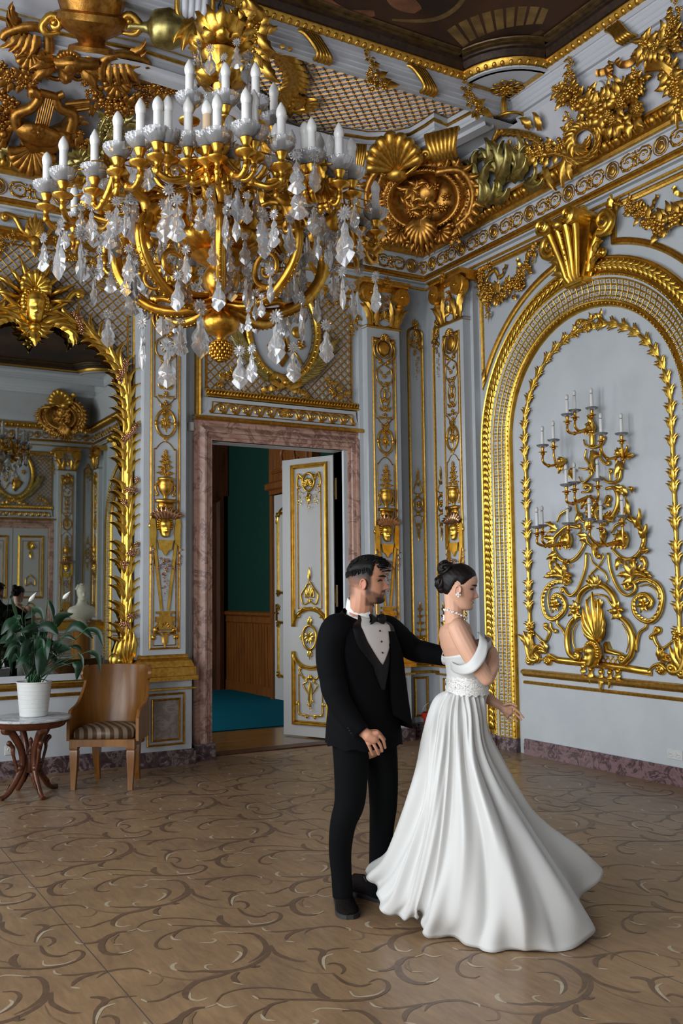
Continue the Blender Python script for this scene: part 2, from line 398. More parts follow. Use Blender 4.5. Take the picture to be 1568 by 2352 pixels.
def risers():
    # lower fluted riser following the wavy edge (travel from +x to -x: left is -y, the room side)
    mb=MB()
    sm=[LOW[0],LOW[1]]+LOW[2:]
    wall=[(0,6.44),(0,6.375),(-.004,6.33)]; 
    mb.sweep(sm,wall,False,0)
    mb.sweep(sm,[(-.004,6.33),(.006,6.325),(.006,6.31),(-.012,6.305),(-.016,6.30)],False,1)
    mb.sweep(sm,[(-.016,6.30),(-.03,6.285),(-.03,6.262),(-.04,6.258),(-.055,6.235),(-.055,6.215),(-.07,6.21),(-.085,6.18),(-.085,6.165),(-.2,6.165),(-.2,6.35)],False,0)
    mb.sweep(sm,[(.004,6.374),(.01,6.372),(.01,6.384),(.0,6.386)],False,1)
    flat=[(0,6.44),(0,6.33),(-.01,6.31),(-.03,6.285),(-.03,6.262),(-.055,6.235),(-.055,6.215),(-.085,6.18),(-.2,6.165)]
    mb.sweep([(UX0,7.8),(UX0,UY0-.8),(UX1,UY0-.8),(UX1,7.0)],flat,False,0)
    def edge(p):
        if p[0]>5.4: return (min(UX1,p[0]+.43),8.06) if p[1]>7.2 else (UX1,7.0)
        return (p[0],max(8.06,p[1]))
    mb.grid([[(p[0],p[1],6.20),(*edge(p),6.201)] for p in sm],m=0)
    mb.add([(UX1,8.06,6.2),(UX1,7.0,6.2),(5.70,7.0,6.2),(5.635,7.5,6.2)],[(0,1,2,3)])
    struct(mb.build('trim_4',[M['white'],M['gold']],smooth=30))
    # upper riser and painting frame, notched corners
    def notch(i,r=.55,n=10):
        out=[]
        for (cx,cy,a0) in ((UX0+i,UY0+i,90),(UX1-i,UY0+i,180),(UX1-i,UY1-i,270),(UX0+i,UY1-i,360)):
            for k in range(n+1):
                a=math.radians(a0-90*k/n); out.append((cx+r*cos(a),cy+r*sin(a)))
        return out
    mb=MB(); R4=[(UX0,UY0),(UX1,UY0),(UX1,UY1),(UX0,UY1)]
    mb.sweep(R4,[(-.1,6.44),(-.1,6.30),(-.03,6.275),(0,6.28),(.0,6.315),(.012,6.32),(.012,6.36),(.024,6.365),(.024,6.41),(.034,6.415),(.034,6.44)],True,0)
    mb.sweep(R4,[(.034,6.44),(.045,6.445),(.05,6.468),(.03,6.47)],True,1)
    # corner plaques
    for cx,cy,a0 in ((UX0,UY0,0),(UX1,UY0,90),(UX1,UY1,180),(UX0,UY1,270)):
        pl=[(cx,cy)]+[(cx+.62*cos(math.radians(a0+90*k/10)),cy+.62*sin(math.radians(a0+90*k/10))) for k in range(11)]
        mb.add([(x,y,6.462) for x,y in pl],[tuple(range(len(pl)))[::-1]],0)
    nt=notch(.03)
    mb.sweep(nt,[(-.03,6.462),(.0,6.462),(.0,6.475)],True,1)
    mb.sweep(nt,[(.0,6.475),(.012,6.478),(.015,6.49)],True,0)
    mb.sweep(nt,[(.015,6.49),(.03,6.495),(.06,6.53),(.065,6.55)],True,1)
    mb.sweep(nt,[(.065,6.55),(.085,6.555),(.12,6.60),(.15,6.605),(.155,6.62)],True,2)
    mb.sweep(nt,[(.155,6.62),(.2,6.62),(.2,6.63),(.235,6.635),(.24,6.645)],True,3)
    o=struct(mb.build('trim_5',[M['white'],M['gold'],M['frame_dark'],M['frame_mid']],smooth=30))
    # leaf-and-dart row along the gilded inner edge
    d=MB(); P=np.array(nt+[nt[0]]); L=np.r_[0,np.cumsum(np.linalg.norm(np.diff(P,axis=0),axis=1))]
    for s in np.arange(0,L[-1],.075):
        k=min(np.searchsorted(L,s,side='right')-1,len(P)-2); f=(s-L[k])/(L[k+1]-L[k]); p=P[k]+(P[k+1]-P[k])*f
        if p[1]<2.0: continue
        dr=(P[k+1]-P[k])/np.linalg.norm(P[k+1]-P[k]); nn=np.array([-dr[1],dr[0]]); q=p+nn*.036
        v=SPH[0]*np.array([.024,.034,.016]); v=v[:,[0]]*np.array([[dr[0],dr[1],0]])+v[:,[1]]*np.array([[nn[0]*.75,nn[1]*.75,.66]])+v[:,[2]]*np.array([[-nn[0]*.66,-nn[1]*.66,.75]])
        d.add(v+np.array([q[0],q[1],6.51]),SPH[1])
    d.build('leaf_row',M['gold'],o,180)
M['frame_dark']=noisy('dark brown frame','1d1108','3c2614',20,.45,.2)
M['frame_mid']=noisy('olive bronze frame','40301a','6a522a',14,.4,.5)
risers()
# ================================================================== ORNAMENT TOOLKIT (local a,b,c)
def rot2(x,y,a): return x*cos(a)-y*sin(a),x*sin(a)+y*cos(a)
def leaf(mb,p,ang,L,W,h=.35,bend=0.,m=0,lobes=3,c=None,ns=8,nt=5):
    """acanthus leaf from p (a,b[,c]) heading along ang"""
    s=np.linspace(0,1,ns+1)[:,None]; t=np.linspace(-1,1,nt)[None,:]
    wd=W*(np.sin(PI*np.clip(.16+.84*s,0,1))**.75)*(1+.22*np.cos(s*lobes*2*PI+.6))*(1-.25*s)
    th=ang+bend*1.25*s**1.8; dx=np.cumsum(np.cos(th),0)*L/ns; dy=np.cumsum(np.sin(th),0)*L/ns
    dx=dx-dx[0];dy=dy-dy[0]
    A=p[0]+dx-np.sin(th)*wd*t; B=p[1]+dy+np.cos(th)*wd*t
    cc=(p[2] if len(p)>2 else 0.)+W*h*(.35+1.2*np.sin(PI*s*.9)**1.0+.9*s**4)*(1-.62*t**2)-W*.12*np.exp(-(t/.22)**2)+W*.08*np.cos(t*PI*2.2)
    mb.grid(np.stack([A,B,cc+0*t],-1),m=m)
def palm(mb,p,ang,L,W,n=5,spread=1.6,h=.35,m=0):
    for i in range(n):
        q=(i/(n-1)-.5) if n>1 else 0
        leaf(mb,p,ang+q*spread,L*(1-.5*abs(q)),W,h,-q*.9,m,2,ns=6,nt=3)
def shell(mb,p,ang,R,n=7,spread=2.6,m=0,h=.3):
    for i in range(n):
        q=i/(n-1)-.5; a=ang+q*spread; L=R*(1-.35*abs(q)*2*.6)
        pts=[(p[0]+cos(a)*L*s,p[1]+sin(a)*L*s,p[2]+R*h*(.25+s*.75-.25*s*s)) for s in (.1,.4,.7,.93,1)]
        w=R*spread/n*.62; mb.tube(pts,[w*.25,w*.55,w*.85,w*.95,w*.4],6,m)
def spir(c,R,turns,a0,sgn=1,n=18,k=.12):
    out=[]
    for i in range(n+1):
        s=i/n; r=R*(1-s*(1-k)); a=a0+sgn*turns*2*PI*s; out.append((c[0]+r*cos(a),c[1]+r*sin(a)))
    return out
def volute(pts,R,turns=1.2,side=1,end=True,n=14):
    """append a closing spiral to a 2-D polyline"""
    P=[tuple(q) for q in pts]
    if not end: P=P[::-1]; 
    d=np.array(P[-1])-np.array(P[-2]); d/=np.linalg.norm(d)+1e-9
    nv=np.array([-d[1],d[0]])*side; c=np.array(P[-1])+nv*R; a0=math.atan2(-nv[1],-nv[0])
    P=P+spir(c,R,turns,a0,side,n)[1:]
    return P if end else P[::-1]
def cscroll(mb,pts,r,R0=0,R1=0,side=1,m=0,c=.02,n=5,seg=6,flat=None,taper=.45,turns=1.1,eye=True):
    P=[tuple(q) for q in catmull(pts,n)]
    k0=len(P)
    if R1: P=volute(P,R1,turns,side)
    if R0: P=volute(P,R0,turns,-side,False)
    s=np.linspace(-1,1,len(P)); rr=r*(1-(1-taper)*np.abs(s)**2.2)
    mb.tube([(a,b,c) for a,b in P],rr,seg,m,flat=flat)
    if eye:
        if R1: mb.ball((P[-1][0],P[-1][1],c+r*.3),r*.95,m)
        if R0: mb.ball((P[0][0],P[0][1],c+r*.3),r*.95,m)
    return P
def flower(mb,p,r,m=0,n=5,a0=None):
    a0=random.random()*6 if a0 is None else a0
    for i in range(n):
        a=a0+i*2*PI/n; v,f=SPHS
        q=v*np.array([r*.55,r*.36,r*.26]); x=q[:,0]*cos(a)-q[:,1]*sin(a); y=q[:,0]*sin(a)+q[:,1]*cos(a)
        mb.add(np.stack([x+p[0]+cos(a)*r*.52,y+p[1]+sin(a)*r*.52,q[:,2]+p[2]],1),f,m)
    mb.ball((p[0],p[1],p[2]+r*.2),(r*.28,r*.28,r*.3),m,SPHS)
def garland(mb,pts,w,n,m=0,c=.02,seed=1,big=1.,leafy=.3,fr3=None):
    """flower-and-fruit swag along pts; w = half width (number or list along the path)"""
    rr=random.Random(seed); P=catmull(pts,6); L=np.r_[0,np.cumsum(np.linalg.norm(np.diff(P,axis=0),axis=1))]
    for i in range(n):
        s=(i+rr.random()*.7)/n; d=s*L[-1]; k=min(int(np.searchsorted(L,d,side='right'))-1,len(P)-2); f=(d-L[k])/(L[k+1]-L[k]+1e-9)
        p=P[k]+(P[k+1]-P[k])*f; t=P[k+1]-P[k]; t=t/(np.linalg.norm(t)+1e-9)
        ww=w if np.ndim(w)==0 else np.interp(s,np.linspace(0,1,len(w)),w)
        o=(rr.random()*2-1)*ww; q=(p[0]-t[1]*o,p[1]+t[0]*o,c+ww*.55*(1-(o/ww)**2)+rr.random()*.01)
        r=ww*(.28+.3*rr.random())*big; x=rr.random()
        if x<leafy: leaf(mb,q,math.atan2(t[1],t[0])+(1.2 if o>0 else -1.2)+rr.random()-.5,min(r*3.0,.13),min(r*.9,.036),.6,rr.random()-.5,m,2,ns=5,nt=3)
        elif x<leafy+.45: flower(mb,q,r*1.25,m,5,rr.random()*6)
        else: mb.ball(q,(r*.8,r*.8,r*.8),m,SPHS)
def ribbon(mb,pts,w,m=0,c=.01,wave=.012,nw=6):
    P=catmull(pts,6); T=np.gradient(P,axis=0); T/=np.linalg.norm(T,axis=1)[:,None]+1e-9; N=np.stack([-T[:,1],T[:,0]],1)
    s=np.linspace(0,1,len(P)); cc=c+wave*np.sin(s*nw*2*PI)
    G=np.zeros((len(P),3,3))
    for j,o in enumerate((-1,0,1)): G[:,j,:2]=P+N*(o*w); G[:,j,2]=cc+(.3*w if o==0 else 0)
    mb.grid(G,m=m)
def clip_lines(poly,d,off):
    """segments of the line {x.n=off} (n normal to d) inside polygon"""
    n=(-d[1],d[0]); xs=[]
    for i in range(len(poly)):
        p,q=poly[i],poly[(i+1)%len(poly)]; a=p[0]*n[0]+p[1]*n[1]-off; b=q[0]*n[0]+q[1]*n[1]-off
        if (a<0)!=(b<0):
            f=a/(a-b); x=(p[0]+(q[0]-p[0])*f,p[1]+(q[1]-p[1])*f); xs.append((x[0]*d[0]+x[1]*d[1],x))
    xs.sort(); return [(xs[i][1],xs[i+1][1]) for i in range(0,len(xs)-1,2)]
def inside(p,poly):
    r=False
    for i in range(len(poly)):
        a,b=poly[i-1],poly[i]
        if (a[1]>p[1])!=(b[1]>p[1]) and p[0]<(b[0]-a[0])*(p[1]-a[1])/(b[1]-a[1])+a[0]: r=not r
    return r
def trellis(mb,poly,step,ang=PI/4,w=.008,h=.012,c=0.,star=.02,m=0,sq=0.,mg=1,hole=None):
    P=np.array(poly)
    for k in (0,1):
        d=(cos(ang+k*PI/2),sin(ang+k*PI/2)); n=(-d[1],d[0]); v=P@np.array(n)
        for i in range(int(v.min()/step)-1,int(v.max()/step)+2):
            for a,b in clip_lines(poly,d,i*step):
                q=[(a[0]+n[0]*o,a[1]+n[1]*o) for o in (-w,0,w)],[(b[0]+n[0]*o,b[1]+n[1]*o) for o in (-w,0,w)]
                mb.grid([[(x,y,c+(h if j==1 else 0)) for j,(x,y) in enumerate(r)] for r in q],m=m)
    if star or sq:
        d=np.array((cos(ang),sin(ang))); n=np.array((-d[1],d[0])); u=P@d; v=P@n
        for i in range(int(u.min()/step)-1,int(u.max()/step)+2):
            for j in range(int(v.min()/step)-1,int(v.max()/step)+2):
                p=d*(i+.5)*step+n*(j+.5)*step
                if not inside(p,poly) or (hole and hole(p)): continue
                if sq:
                    for x in (0,1,2,3):
                        e=(d,n,-d,-n)[x]; g=(n,-d,-n,d)[x]
                        a=p+e*sq-g*sq; b=p+e*sq+g*sq; t=sq*.30
                        mb.add([(*(a-e*t),c),(*(b-e*t),c),(*(b+e*t),c),(*(a+e*t),c)]+[(*a,c+t),(*b,c+t)],[(0,1,5,4),(4,5,2,3)],mg)
                if star:
                    an=ang+np.arange(10)*PI/5; R=np.where(np.arange(10)%2==0,star,star*.45)
                    mb.add([(p[0]+r*cos(a),p[1]+r*sin(a),c+.001) for a,r in zip(an,R)]+[(p[0],p[1],c+star*.5)],[(q,(q+1)%10,10) for q in range(10)],m)
# ---- head generator (unit = head height; x right, y forward, z up, origin between the ears)
def head_grid(nu=64,nv=60,fem=0.,smile=0.,jaw=1.):
    zt=[-.5,-.49,-.46,-.40,-.34,-.27,-.2,-.1,0,.1,.2,.3,.38,.44,.48,.5]
    yf=[.22,.30,.355,.385,.365,.375,.37,.365,.355,.38,.385,.345,.275,.19,.10,.0]
    yb=[.05,.0,-.05,-.10,-.17,-.24,-.29,-.36,-.41,-.435,-.42,-.37,-.29,-.20,-.12,-.02]
    w=[.06,.115,.165,.205,.235,.26,.278,.297,.312,.325,.325,.295,.24,.175,.11,.02]
    z=-.5+.5*(1-np.cos(np.linspace(0,PI,nv)))
    YF=np.interp(z,zt,yf); YB=np.interp(z,zt,yb); W=np.interp(z,zt,w)*(1-.04*fem)
    def sm(a):
        for _ in range(2): a[1:-1]=(a[:-2]+2*a[1:-1]+a[2:])/4
        return a
    YF,YB,W=sm(YF),sm(YB),sm(W)
    W=W*np.where(z<-.2,1+(jaw-1)*np.clip((-.2-z)/.1,0,1),1)
    th=np.linspace(0,2*PI,nu,endpoint=False)
    # more columns near the face
    th=th-.42*np.sin(th)
    G=np.zeros((nv,nu,3))
    for i in range(nv):
        yc=(YF[i]+YB[i])/2; hd=(YF[i]-YB[i])/2; e=2/2.25
        s,c=np.sin(th),np.cos(th)
        G[i,:,0]=W[i]*np.sign(s)*np.abs(s)**e*(1-.10*np.clip(c,0,1)**2*(z[i]<.15))
        G[i,:,1]=yc+hd*np.sign(c)*np.abs(c)**e; G[i,:,2]=z[i]
    X,Y,Z=G[:,:,0].copy(),G[:,:,1].copy(),G[:,:,2].copy(); fr=np.clip((Y-.12)/.15,0,1)
    g=lambda x0,z0,sx,sz:np.exp(-((np.abs(X)-x0)/sx)**2-((Z-z0)/sz)**2)
    nz=np.interp(Z,[-.215,-.19,-.165,-.14,-.10,-.03,.02,.06],[0,.055,.118,.128,.098,.052,.022,0])*(1-.12*fem)
    ns=np.interp(Z,[-.2,-.15,-.1,0,.06],[.062,.055,.045,.033,.035])
    dy=nz*np.exp(-(X/ns)**2)
    dy+=.03*g(.062,-.165,.028,.03)                     # nostril wings
    dy-=.052*g(.135,.0,.075,.045); dy+=.026*g(.135,-.004,.045,.028)
    dy+=.022*g(.13,.068,.10,.022)*(1-.5*fem)           # brow
    dy+=.012*g(.20,-.10,.08,.06)+smile*.02*g(.17,-.17,.06,.05)
    dy+=.026*g(0,-.243,.085,.016)+.030*g(0,-.293,.075,.020)-.026*g(0,-.268,.10,.008)
    dy-=.012*g(.12,-.27,.03,.03)
    dy+=.018*g(0,-.42,.08,.045)
    G[:,:,1]+=dy*fr
    if smile: G[:,:,2]+=fr*smile*.018*np.exp(-((np.abs(X)-.1)/.045)**2-((Z+.268)/.035)**2)
    return G
def grid_faces(nv,nu,caps=True):
    f=[(i*nu+j,i*nu+(j+1)%nu,(i+1)*nu+(j+1)%nu,(i+1)*nu+j) for i in range(nv-1) for j in range(nu)]
    if caps: f+=[tuple(range(nu))[::-1],tuple((nv-1)*nu+j for j in range(nu))]
    return f
_mg=head_grid(28,26,.6)
def mask(mb,p,H,m=0,yaw=0.,hair=True,pitch=0.):
    """relief face looking out along c, height H"""
    V=_mg.reshape(-1,3)*H; x,y,z=V.T
    y,z=y*cos(pitch)-z*sin(pitch),y*sin(pitch)+z*cos(pitch)
    x,y=x*cos(yaw)-y*sin(yaw),x*sin(yaw)+y*cos(yaw)
    mb.add(np.stack([x+p[0],z+p[1],y+p[2]],1),grid_faces(26,28),m)
    if hair:
        for i in range(15):
            a=-.5+i*(PI+1.0)/14; r=H*.40; mb.ball((p[0]+cos(a)*r*.9,p[1]+H*.12+sin(a)*r,p[2]+H*.02),(H*.11,H*.11,H*.14),m)
# ================================================================== DOOR WALL
PC=.20
def zl(v,u=381,c=PC): return WA.px(u,v,c)[1]
def oval(ca,cb,ra,rb,n=24): return [(ca+ra*cos(2*PI*i/n),cb+rb*sin(2*PI*i/n)) for i in range(n)]
def rect(a0,a1,b0,b1): return [(a0,b0),(a1,b0),(a1,b1),(a0,b1)]
GFR=[(0,.0),(.003,.012),(.012,.016),(.02,.010),(.024,.0)]
def gframe(mb,path,w,h,m=0,c=0.,closed=True): mb.sweep(path,[(0,0),(w*.12,h*.7),(w*.35,h),(w*.55,h*.55),(w*.75,h*.8),(w,0)],closed,m,c)
def pilaster(fr,a,label,group,rev=False):
    x=lambda q:a+q
    base=fr.w((a,0,0))[0]; root=thing('pilaster',label,'pilaster',tuple(base),group)
    hw=.215; ZB,ZC=1.045,4.565
    mb=MB(fr); mb.box(x(-hw-.05),x(hw+.05),1.0,5.12,0,.08); mb.box(x(-hw),x(hw),1.0,5.10,.06,.18); mb.build('shaft',M['wall'],root,smooth=0)
    # sunk panel frames
    mb=MB(fr); z0,z1=zl(1492),ZC-.10
    gframe(mb,rect(x(-.155),x(.155),z0,z1),.022,.014,0,.18)
    zm0,zm1=zl(1008),zl(936); zm=(zm0+zm1)/2
    def bowl(zc,s): return [(x(q),zc+s*(.09-.07*cos(q/.115*PI/2)*1.0)-s*.02) for q in np.linspace(-.115,.115,9)]
    up=[(x(-.118),z1-.09),(x(-.118),zm1+.10),(x(-.10),zm1+.09)]+[(x(q),zm1+.02+.075*(q/.095)**2) for q in np.linspace(-.095,.095,9)]+[(x(.10),zm1+.09),(x(.118),zm1+.10),(x(.118),z1-.09)]
    dn=[(x(.118),z0+.035),(x(.118),zm0-.10),(x(.10),zm0-.09)]+[(x(-q),zm0-.02-.075*(q/.095)**2) for q in np.linspace(-.095,.095,9)]+[(x(-.10),zm0-.09),(x(-.118),zm0-.10),(x(-.118),z0+.035)]
    gframe(mb,up,.010,.010,0,.18,False); gframe(mb,dn,.010,.010,0,.18)
    mb.build('panel_frame',M['gold'],root)
    c=.185
    # medallion and rosette
    mb=MB(fr); mb.tube([(p[0],p[1],c+.008) for p in oval(x(0),zm,.098,.135)],.013,6,closed=True)
    for s in (-1,1): palm(mb,(x(0),zm+s*.12,c+.01),s*PI/2,.07,.016,3,1.4); mb.ball((x(s*.1),zm,c+.012),(.018,.03,.015))
    for k in range(8): leaf(mb,(x(0),zm,c),k*PI/4,.07 if k%2 else .095,.018,.4,0,0,2,ns=5,nt=3)
    mb.tube([(p[0],p[1],c+.012) for p in oval(x(0),zm,.022,.025,10)],.007,4,closed=True)
    mb.build('medallion',M['gold'],root,180)
    # upper trophy: shell cartouche and candelabra drop
    mb=MB(fr); zt=ZC-.19
    mb.ball((x(0),zt-.03,c),(.085,.095,.03)); shell(mb,(x(0),zt+.06,c+.01),PI/2,.075,7,2.8)
    mb.tube([(p[0],p[1],c+.015) for p in oval(x(0),zt-.03,.1,.11)],.012,5,closed=True)
    for s in (-1,1):
        cscroll(mb,[(x(s*.10),zt+.03),(x(s*.135),zt-.02),(x(s*.12),zt-.12),(x(s*.05),zt-.17)],.013,.022,.02,s,0,c+.01)
        z=zt-.22
        cscroll(mb,[(x(s*.02),z),(x(s*.09),z-.05),(x(s*.10),z-.16),(x(s*.03),z-.25)],.008,.02,.015,s,0,c+.005)
        cscroll(mb,[(x(s*.01),z-.24),(x(s*.065),z-.33),(x(s*.04),z-.45),(x(0),z-.50)],.007,0,.012,s,0,c+.005)
        for q,(dx,dz,an,L) in enumerate([(.06,-.10,.4,.07),(.07,-.20,-.3,.06),(.03,-.42,.5,.08),(.03,-.52,.2,.09),(.02,-.60,-.2,.09),(.02,-.72,.5,.08),(.02,-.76,-.4,.07)]):
            leaf(mb,(x(s*dx*.4),z+dz,c),an if s>0 else PI-an,L,.017,.4,s*.8,0,2,ns=5,nt=3)
    for k in range(9): flower(mb,(x(RN.uniform(-.025,.025)),zt-.35-k*.088,c+.01),.03)
    mb.ball((x(0),zt-.55,c+.005),(.016,.06,.015)); leaf(mb,(x(0),zt-.95,c),-PI/2,.16,.03,.4)
    mb.build('candelabra_ornament',M['gold'],root,180)
    # lower trophy: bouquet, urn, bracket
    mb=MB(fr); zu=zl(1105)
    for k in range(16):
        t=k/15; flower(mb,(x((1-t)*RN.uniform(-.06,.06)),zu+.05+t*.24,c+.012),.024)
    for s in (-1,1):
        for k in range(4): leaf(mb,(x(0),zu+.06+k*.05,c),PI/2-s*(1.1-.15*k),.10-.012*k,.018,.4,-s*.5,0,2,ns=5,nt=3)
        cscroll(mb,[(x(s*.07),zu-.02),(x(s*.10),zu-.06),(x(s*.075),zu-.13)],.010,.012,.012,s,0,c)
    mb.fr=fr
    mb.lathe([(.0,zu+.04),(.075,zu+.035),(.08,zu+.01),(.055,zu-.0),(.075,zu-.04),(.06,zu-.10),(.02,zu-.15),(.018,zu-.17),(.04,zu-.19),(.0,zu-.19)],(x(0),0,c),12,0,axis=1,a0=-PI,a1=0)
    for s in (-1,1): leaf(mb,(x(0),zu-.30,c),PI/2-s*.9,.10,.03,.4,-s,0,2,ns=5,nt=3)
    shell(mb,(x(0),zu-.30,c),PI/2,.08,5,2.2)
    mb.box(x(-.10),x(.10),zl(1155),zl(1147),c-.01,c+.05); mb.box(x(-.07),x(.07),zl(1168),zl(1155),c-.01,c+.03)
    for s in (-1,1): cscroll(mb,[(x(s*.04),zl(1158)),(x(s*.08),zl(1163)),(x(s*.06),zl(1172))],.012,.012,.014,s,0,c+.01)
    mb.build('urn_ornament',M['gold'],root,180)
    # plumed mask with drapery
    mb=MB(fr); zk=zl(1210)
    mask(mb,(x(0),zk,c-.02),.20,0,0,True,-.15)
    for s in (-1,1):
        mb.slab([(x(s*.11),zk+.12),(x(s*.155),zk+.06),(x(s*.15),zk-.20),(x(s*.10),zk-.16),(x(s*.09),zk-.06)][::-s],c-.02,c+.02)
        mb.ball((x(s*.15),zk+.01,c),(.02,.03,.02))
        mb.slab([(x(s*.125),zk-.15),(x(s*.095),zk-.15),(x(s*.022),zl(1402)),(x(s*.045),zl(1402))][::s],c-.02,c+.012)
    mb.slab([(x(-.08),zk-.13),(x(-.06),zk-.22),(x(-.03),zk-.23),(x(0),zk-.28),(x(.03),zk-.23),(x(.06),zk-.22),(x(.08),zk-.13)],c-.02,c+.025)
    mb.build('mask',M['goldb'],root,60)
    mb=MB(fr)
    for k in range(9):
        q=k/8-.5; leaf(mb,(x(q*.16),zk+.08,c+.03),PI/2-q*1.7,.13-.05*abs(q),.028,.7,-q*1.5,0,2,ns=6,nt=3)
    mb.build('plume',M['goldp'],root,180)
    for s in (-1,1): mb=MB(fr); garland(mb,[(x(s*.14),zk-.18),(x(s*.135),zk-.36),(x(s*.09),zk-.42),(x(0.0),zk-.30)],.022,26,0,c,3,1.,.2); mb.build('garland',M['goldp'],root,180)
    mb=MB(fr); garland(mb,[(x(0),zk-.30),(x(0),zk-.72)],[.04,.03,.02,.01],26,0,c+.01,4,1.,.2); mb.build('garland_drop',M['goldp'],root,180)
    mb=MB(fr)
    for v0,v1,w,cc in ((1409,1404,.09,.03),(1416,1409,.055,.02),(1428,1416,.095,.035),(1445,1428,.07,.03),(1452,1448,.125,.02)): mb.box(x(-w),x(w),zl(v0),zl(v1),c-.01,c+cc)
    for s in (-1,1):
        cscroll(mb,[(x(s*.06),zl(1432)),(x(s*.085),zl(1440)),(x(s*.10),zl(1444))],.018,0,.016,-s,0,c+.01)
        cscroll(mb,[(x(s*.02),zl(1462)),(x(s*.07),zl(1455)),(x(s*.115),zl(1460))],.014,0,.018,-s,0,c)
    shell(mb,(x(0),zl(1443),c+.01),PI/2,.06,5,2.); leaf(mb,(x(0),zl(1452),c),-PI/2,.15,.035,.5)
    mb.build('console',M['gold'],root,60)
    # capital
    mb=MB(fr); 
    mb.sweep([(x(-hw-.02),ZC),(x(hw+.02),ZC)],[(0,.0),(0,.20),(.014,.21),(.03,.195),(.03,0)],False)
    for s in (-1,1):
        for k,(dx,L,W,bn) in enumerate(((.17,.34,.05,-.6),(.21,.28,.045,-.9),(.11,.30,.04,.5))): leaf(mb,(x(s*dx*.85),ZC+.03,.175+.01*k),PI/2-s*.12,L,W,.8,s*bn,0,3)
        P=cscroll(mb,[(x(s*.05),ZC+.16),(x(s*.11),ZC+.12),(x(s*.16),ZC+.22),(x(s*.13),ZC+.33)],.012,.03,0,-s,0,.19)
        # corner volute, proud of the shaft
        sp=spir((x(s*.205),ZC+.37),.105,2.1,PI/2,-s,30,.08); mb.tube([(q[0],q[1],.235) for q in sp],np.linspace(.03,.012,len(sp)),6)
        mb.lathe([(.0,.27),(.10,.265),(.105,.24),(.105,.16),(.0,.16)],(x(s*.205),ZC+.37,0),16)
        mb.ball((x(s*.205),ZC+.37,.27),(.02,.02,.025))
        garland(mb,[(x(s*.10),ZC+.42),(x(0),ZC+.36),(x(0),ZC+.30)],.02,9,0,.19,int(9+s))
        leaf(mb,(x(s*.25),ZC+.27,.2),-PI/2,.09,.03,.5)
    shell(mb,(x(0),ZC+.12,.185),PI/2,.085,9,3.6); cscroll(mb,[(x(-.12),ZC+.06),(x(0),ZC+.02),(x(.12),ZC+.06)],.012,.02,.02,1,0,.19)
    for k in range(8): flower(mb,(x(RN.uniform(-.07,.07)),ZC+RN.uniform(.20,.36),.19),.025)
    ab=[(x(-hw-.09),ZC+.475),(x(hw+.09),ZC+.475)]
    mb.sweep(ab,[(-.05,.0),(-.05,.18),(0,.19),(.012,.25),(.03,.255),(.05,.285),(.065,.285),(.065,.0)],False)
    for s in (-1,1): mb.add([(x(s*(hw+.09)),ZC+.475+o,q) for o,q in ((-.05,.0),(-.05,.18),(0,.19),(.012,.25),(.03,.255),(.05,.285),(.065,.285),(.065,.0))],[tuple(range(8))[::s]])
    flower(mb,(x(0),ZC+.50,.28),.06); flower(mb,(x(0),ZC+.54,.28),.045)
    mb.build('capital',M['gold'],root,50)
    # gilt plinth mouldings and marble-faced pedestal
    mb=MB(fr); mb.sweep([(x(-hw-.02),0),(x(hw+.02),0)],[(0,0)]*2,False) if 0 else None
    prof=[(1.045,.19),(1.03,.20),(1.015,.205),(1.0,.20),(.985,.225),(.96,.235),(.93,.245),(.925,.26),(.845,.26),(.84,.275),(.80,.275),(.79,.25),(.735,.245),(.73,.262),(.715,.262),(.71,.24)]
    for z,cq in (): pass
    ring=lambda z,cq:[(x(-hw-(cq-.19)-.012),z,0),(x(-hw-(cq-.19)-.012),z,cq),(x(hw+(cq-.19)+.012),z,cq),(x(hw+(cq-.19)+.012),z,0)]
    mb.grid([ring(z,q) for z,q in prof][:11]); n0=mb.n; mb.grid([ring(z,q) for z,q in prof][12:]); mb.add(ring(*prof[0]),[(0,1,2,3)])
    mb.build('base_moulding',M['gold'],root,25)
    mb=MB(fr); mb.box(x(-hw-.045),x(hw+.045),.14,.80,0,.235); mb.build('pedestal',M['wall'],root,0)
    mb=MB(fr); gframe(mb,rect(x(-.19),x(.19),.19,.685),.022,.018,0,.235); gframe(mb,rect(x(-.145),x(.145),.235,.635),.022,.018,0,.235); mb.build('pedestal_frame',M['gold'],root)
    mb=MB(fr); mb.box(x(-.13),x(.13),.25,.62,.23,.239); mb.build('marble_panel',M['marble_grey'],root,0)
    mb=MB(fr); mb.box(x(-hw-.075),x(hw+.075),0,.125,0,.262); mb.box(x(-hw-.06),x(hw+.06),.125,.145,0,.25); mb.build('marble_foot',M['marble_dark'],root,0)
    return root
PG='gilded pilasters'
pilaster(WA,3.175,'white pilaster with gilded mask between the tall mirror and the open doorway',PG)
pilaster(WA,5.73,'white pilaster with gilded mask behind the groom, between doorway and corner',PG)
pilaster(WB,-8.36,'white pilaster with gilded mask directly behind the bride, beside the trellis arch',PG)
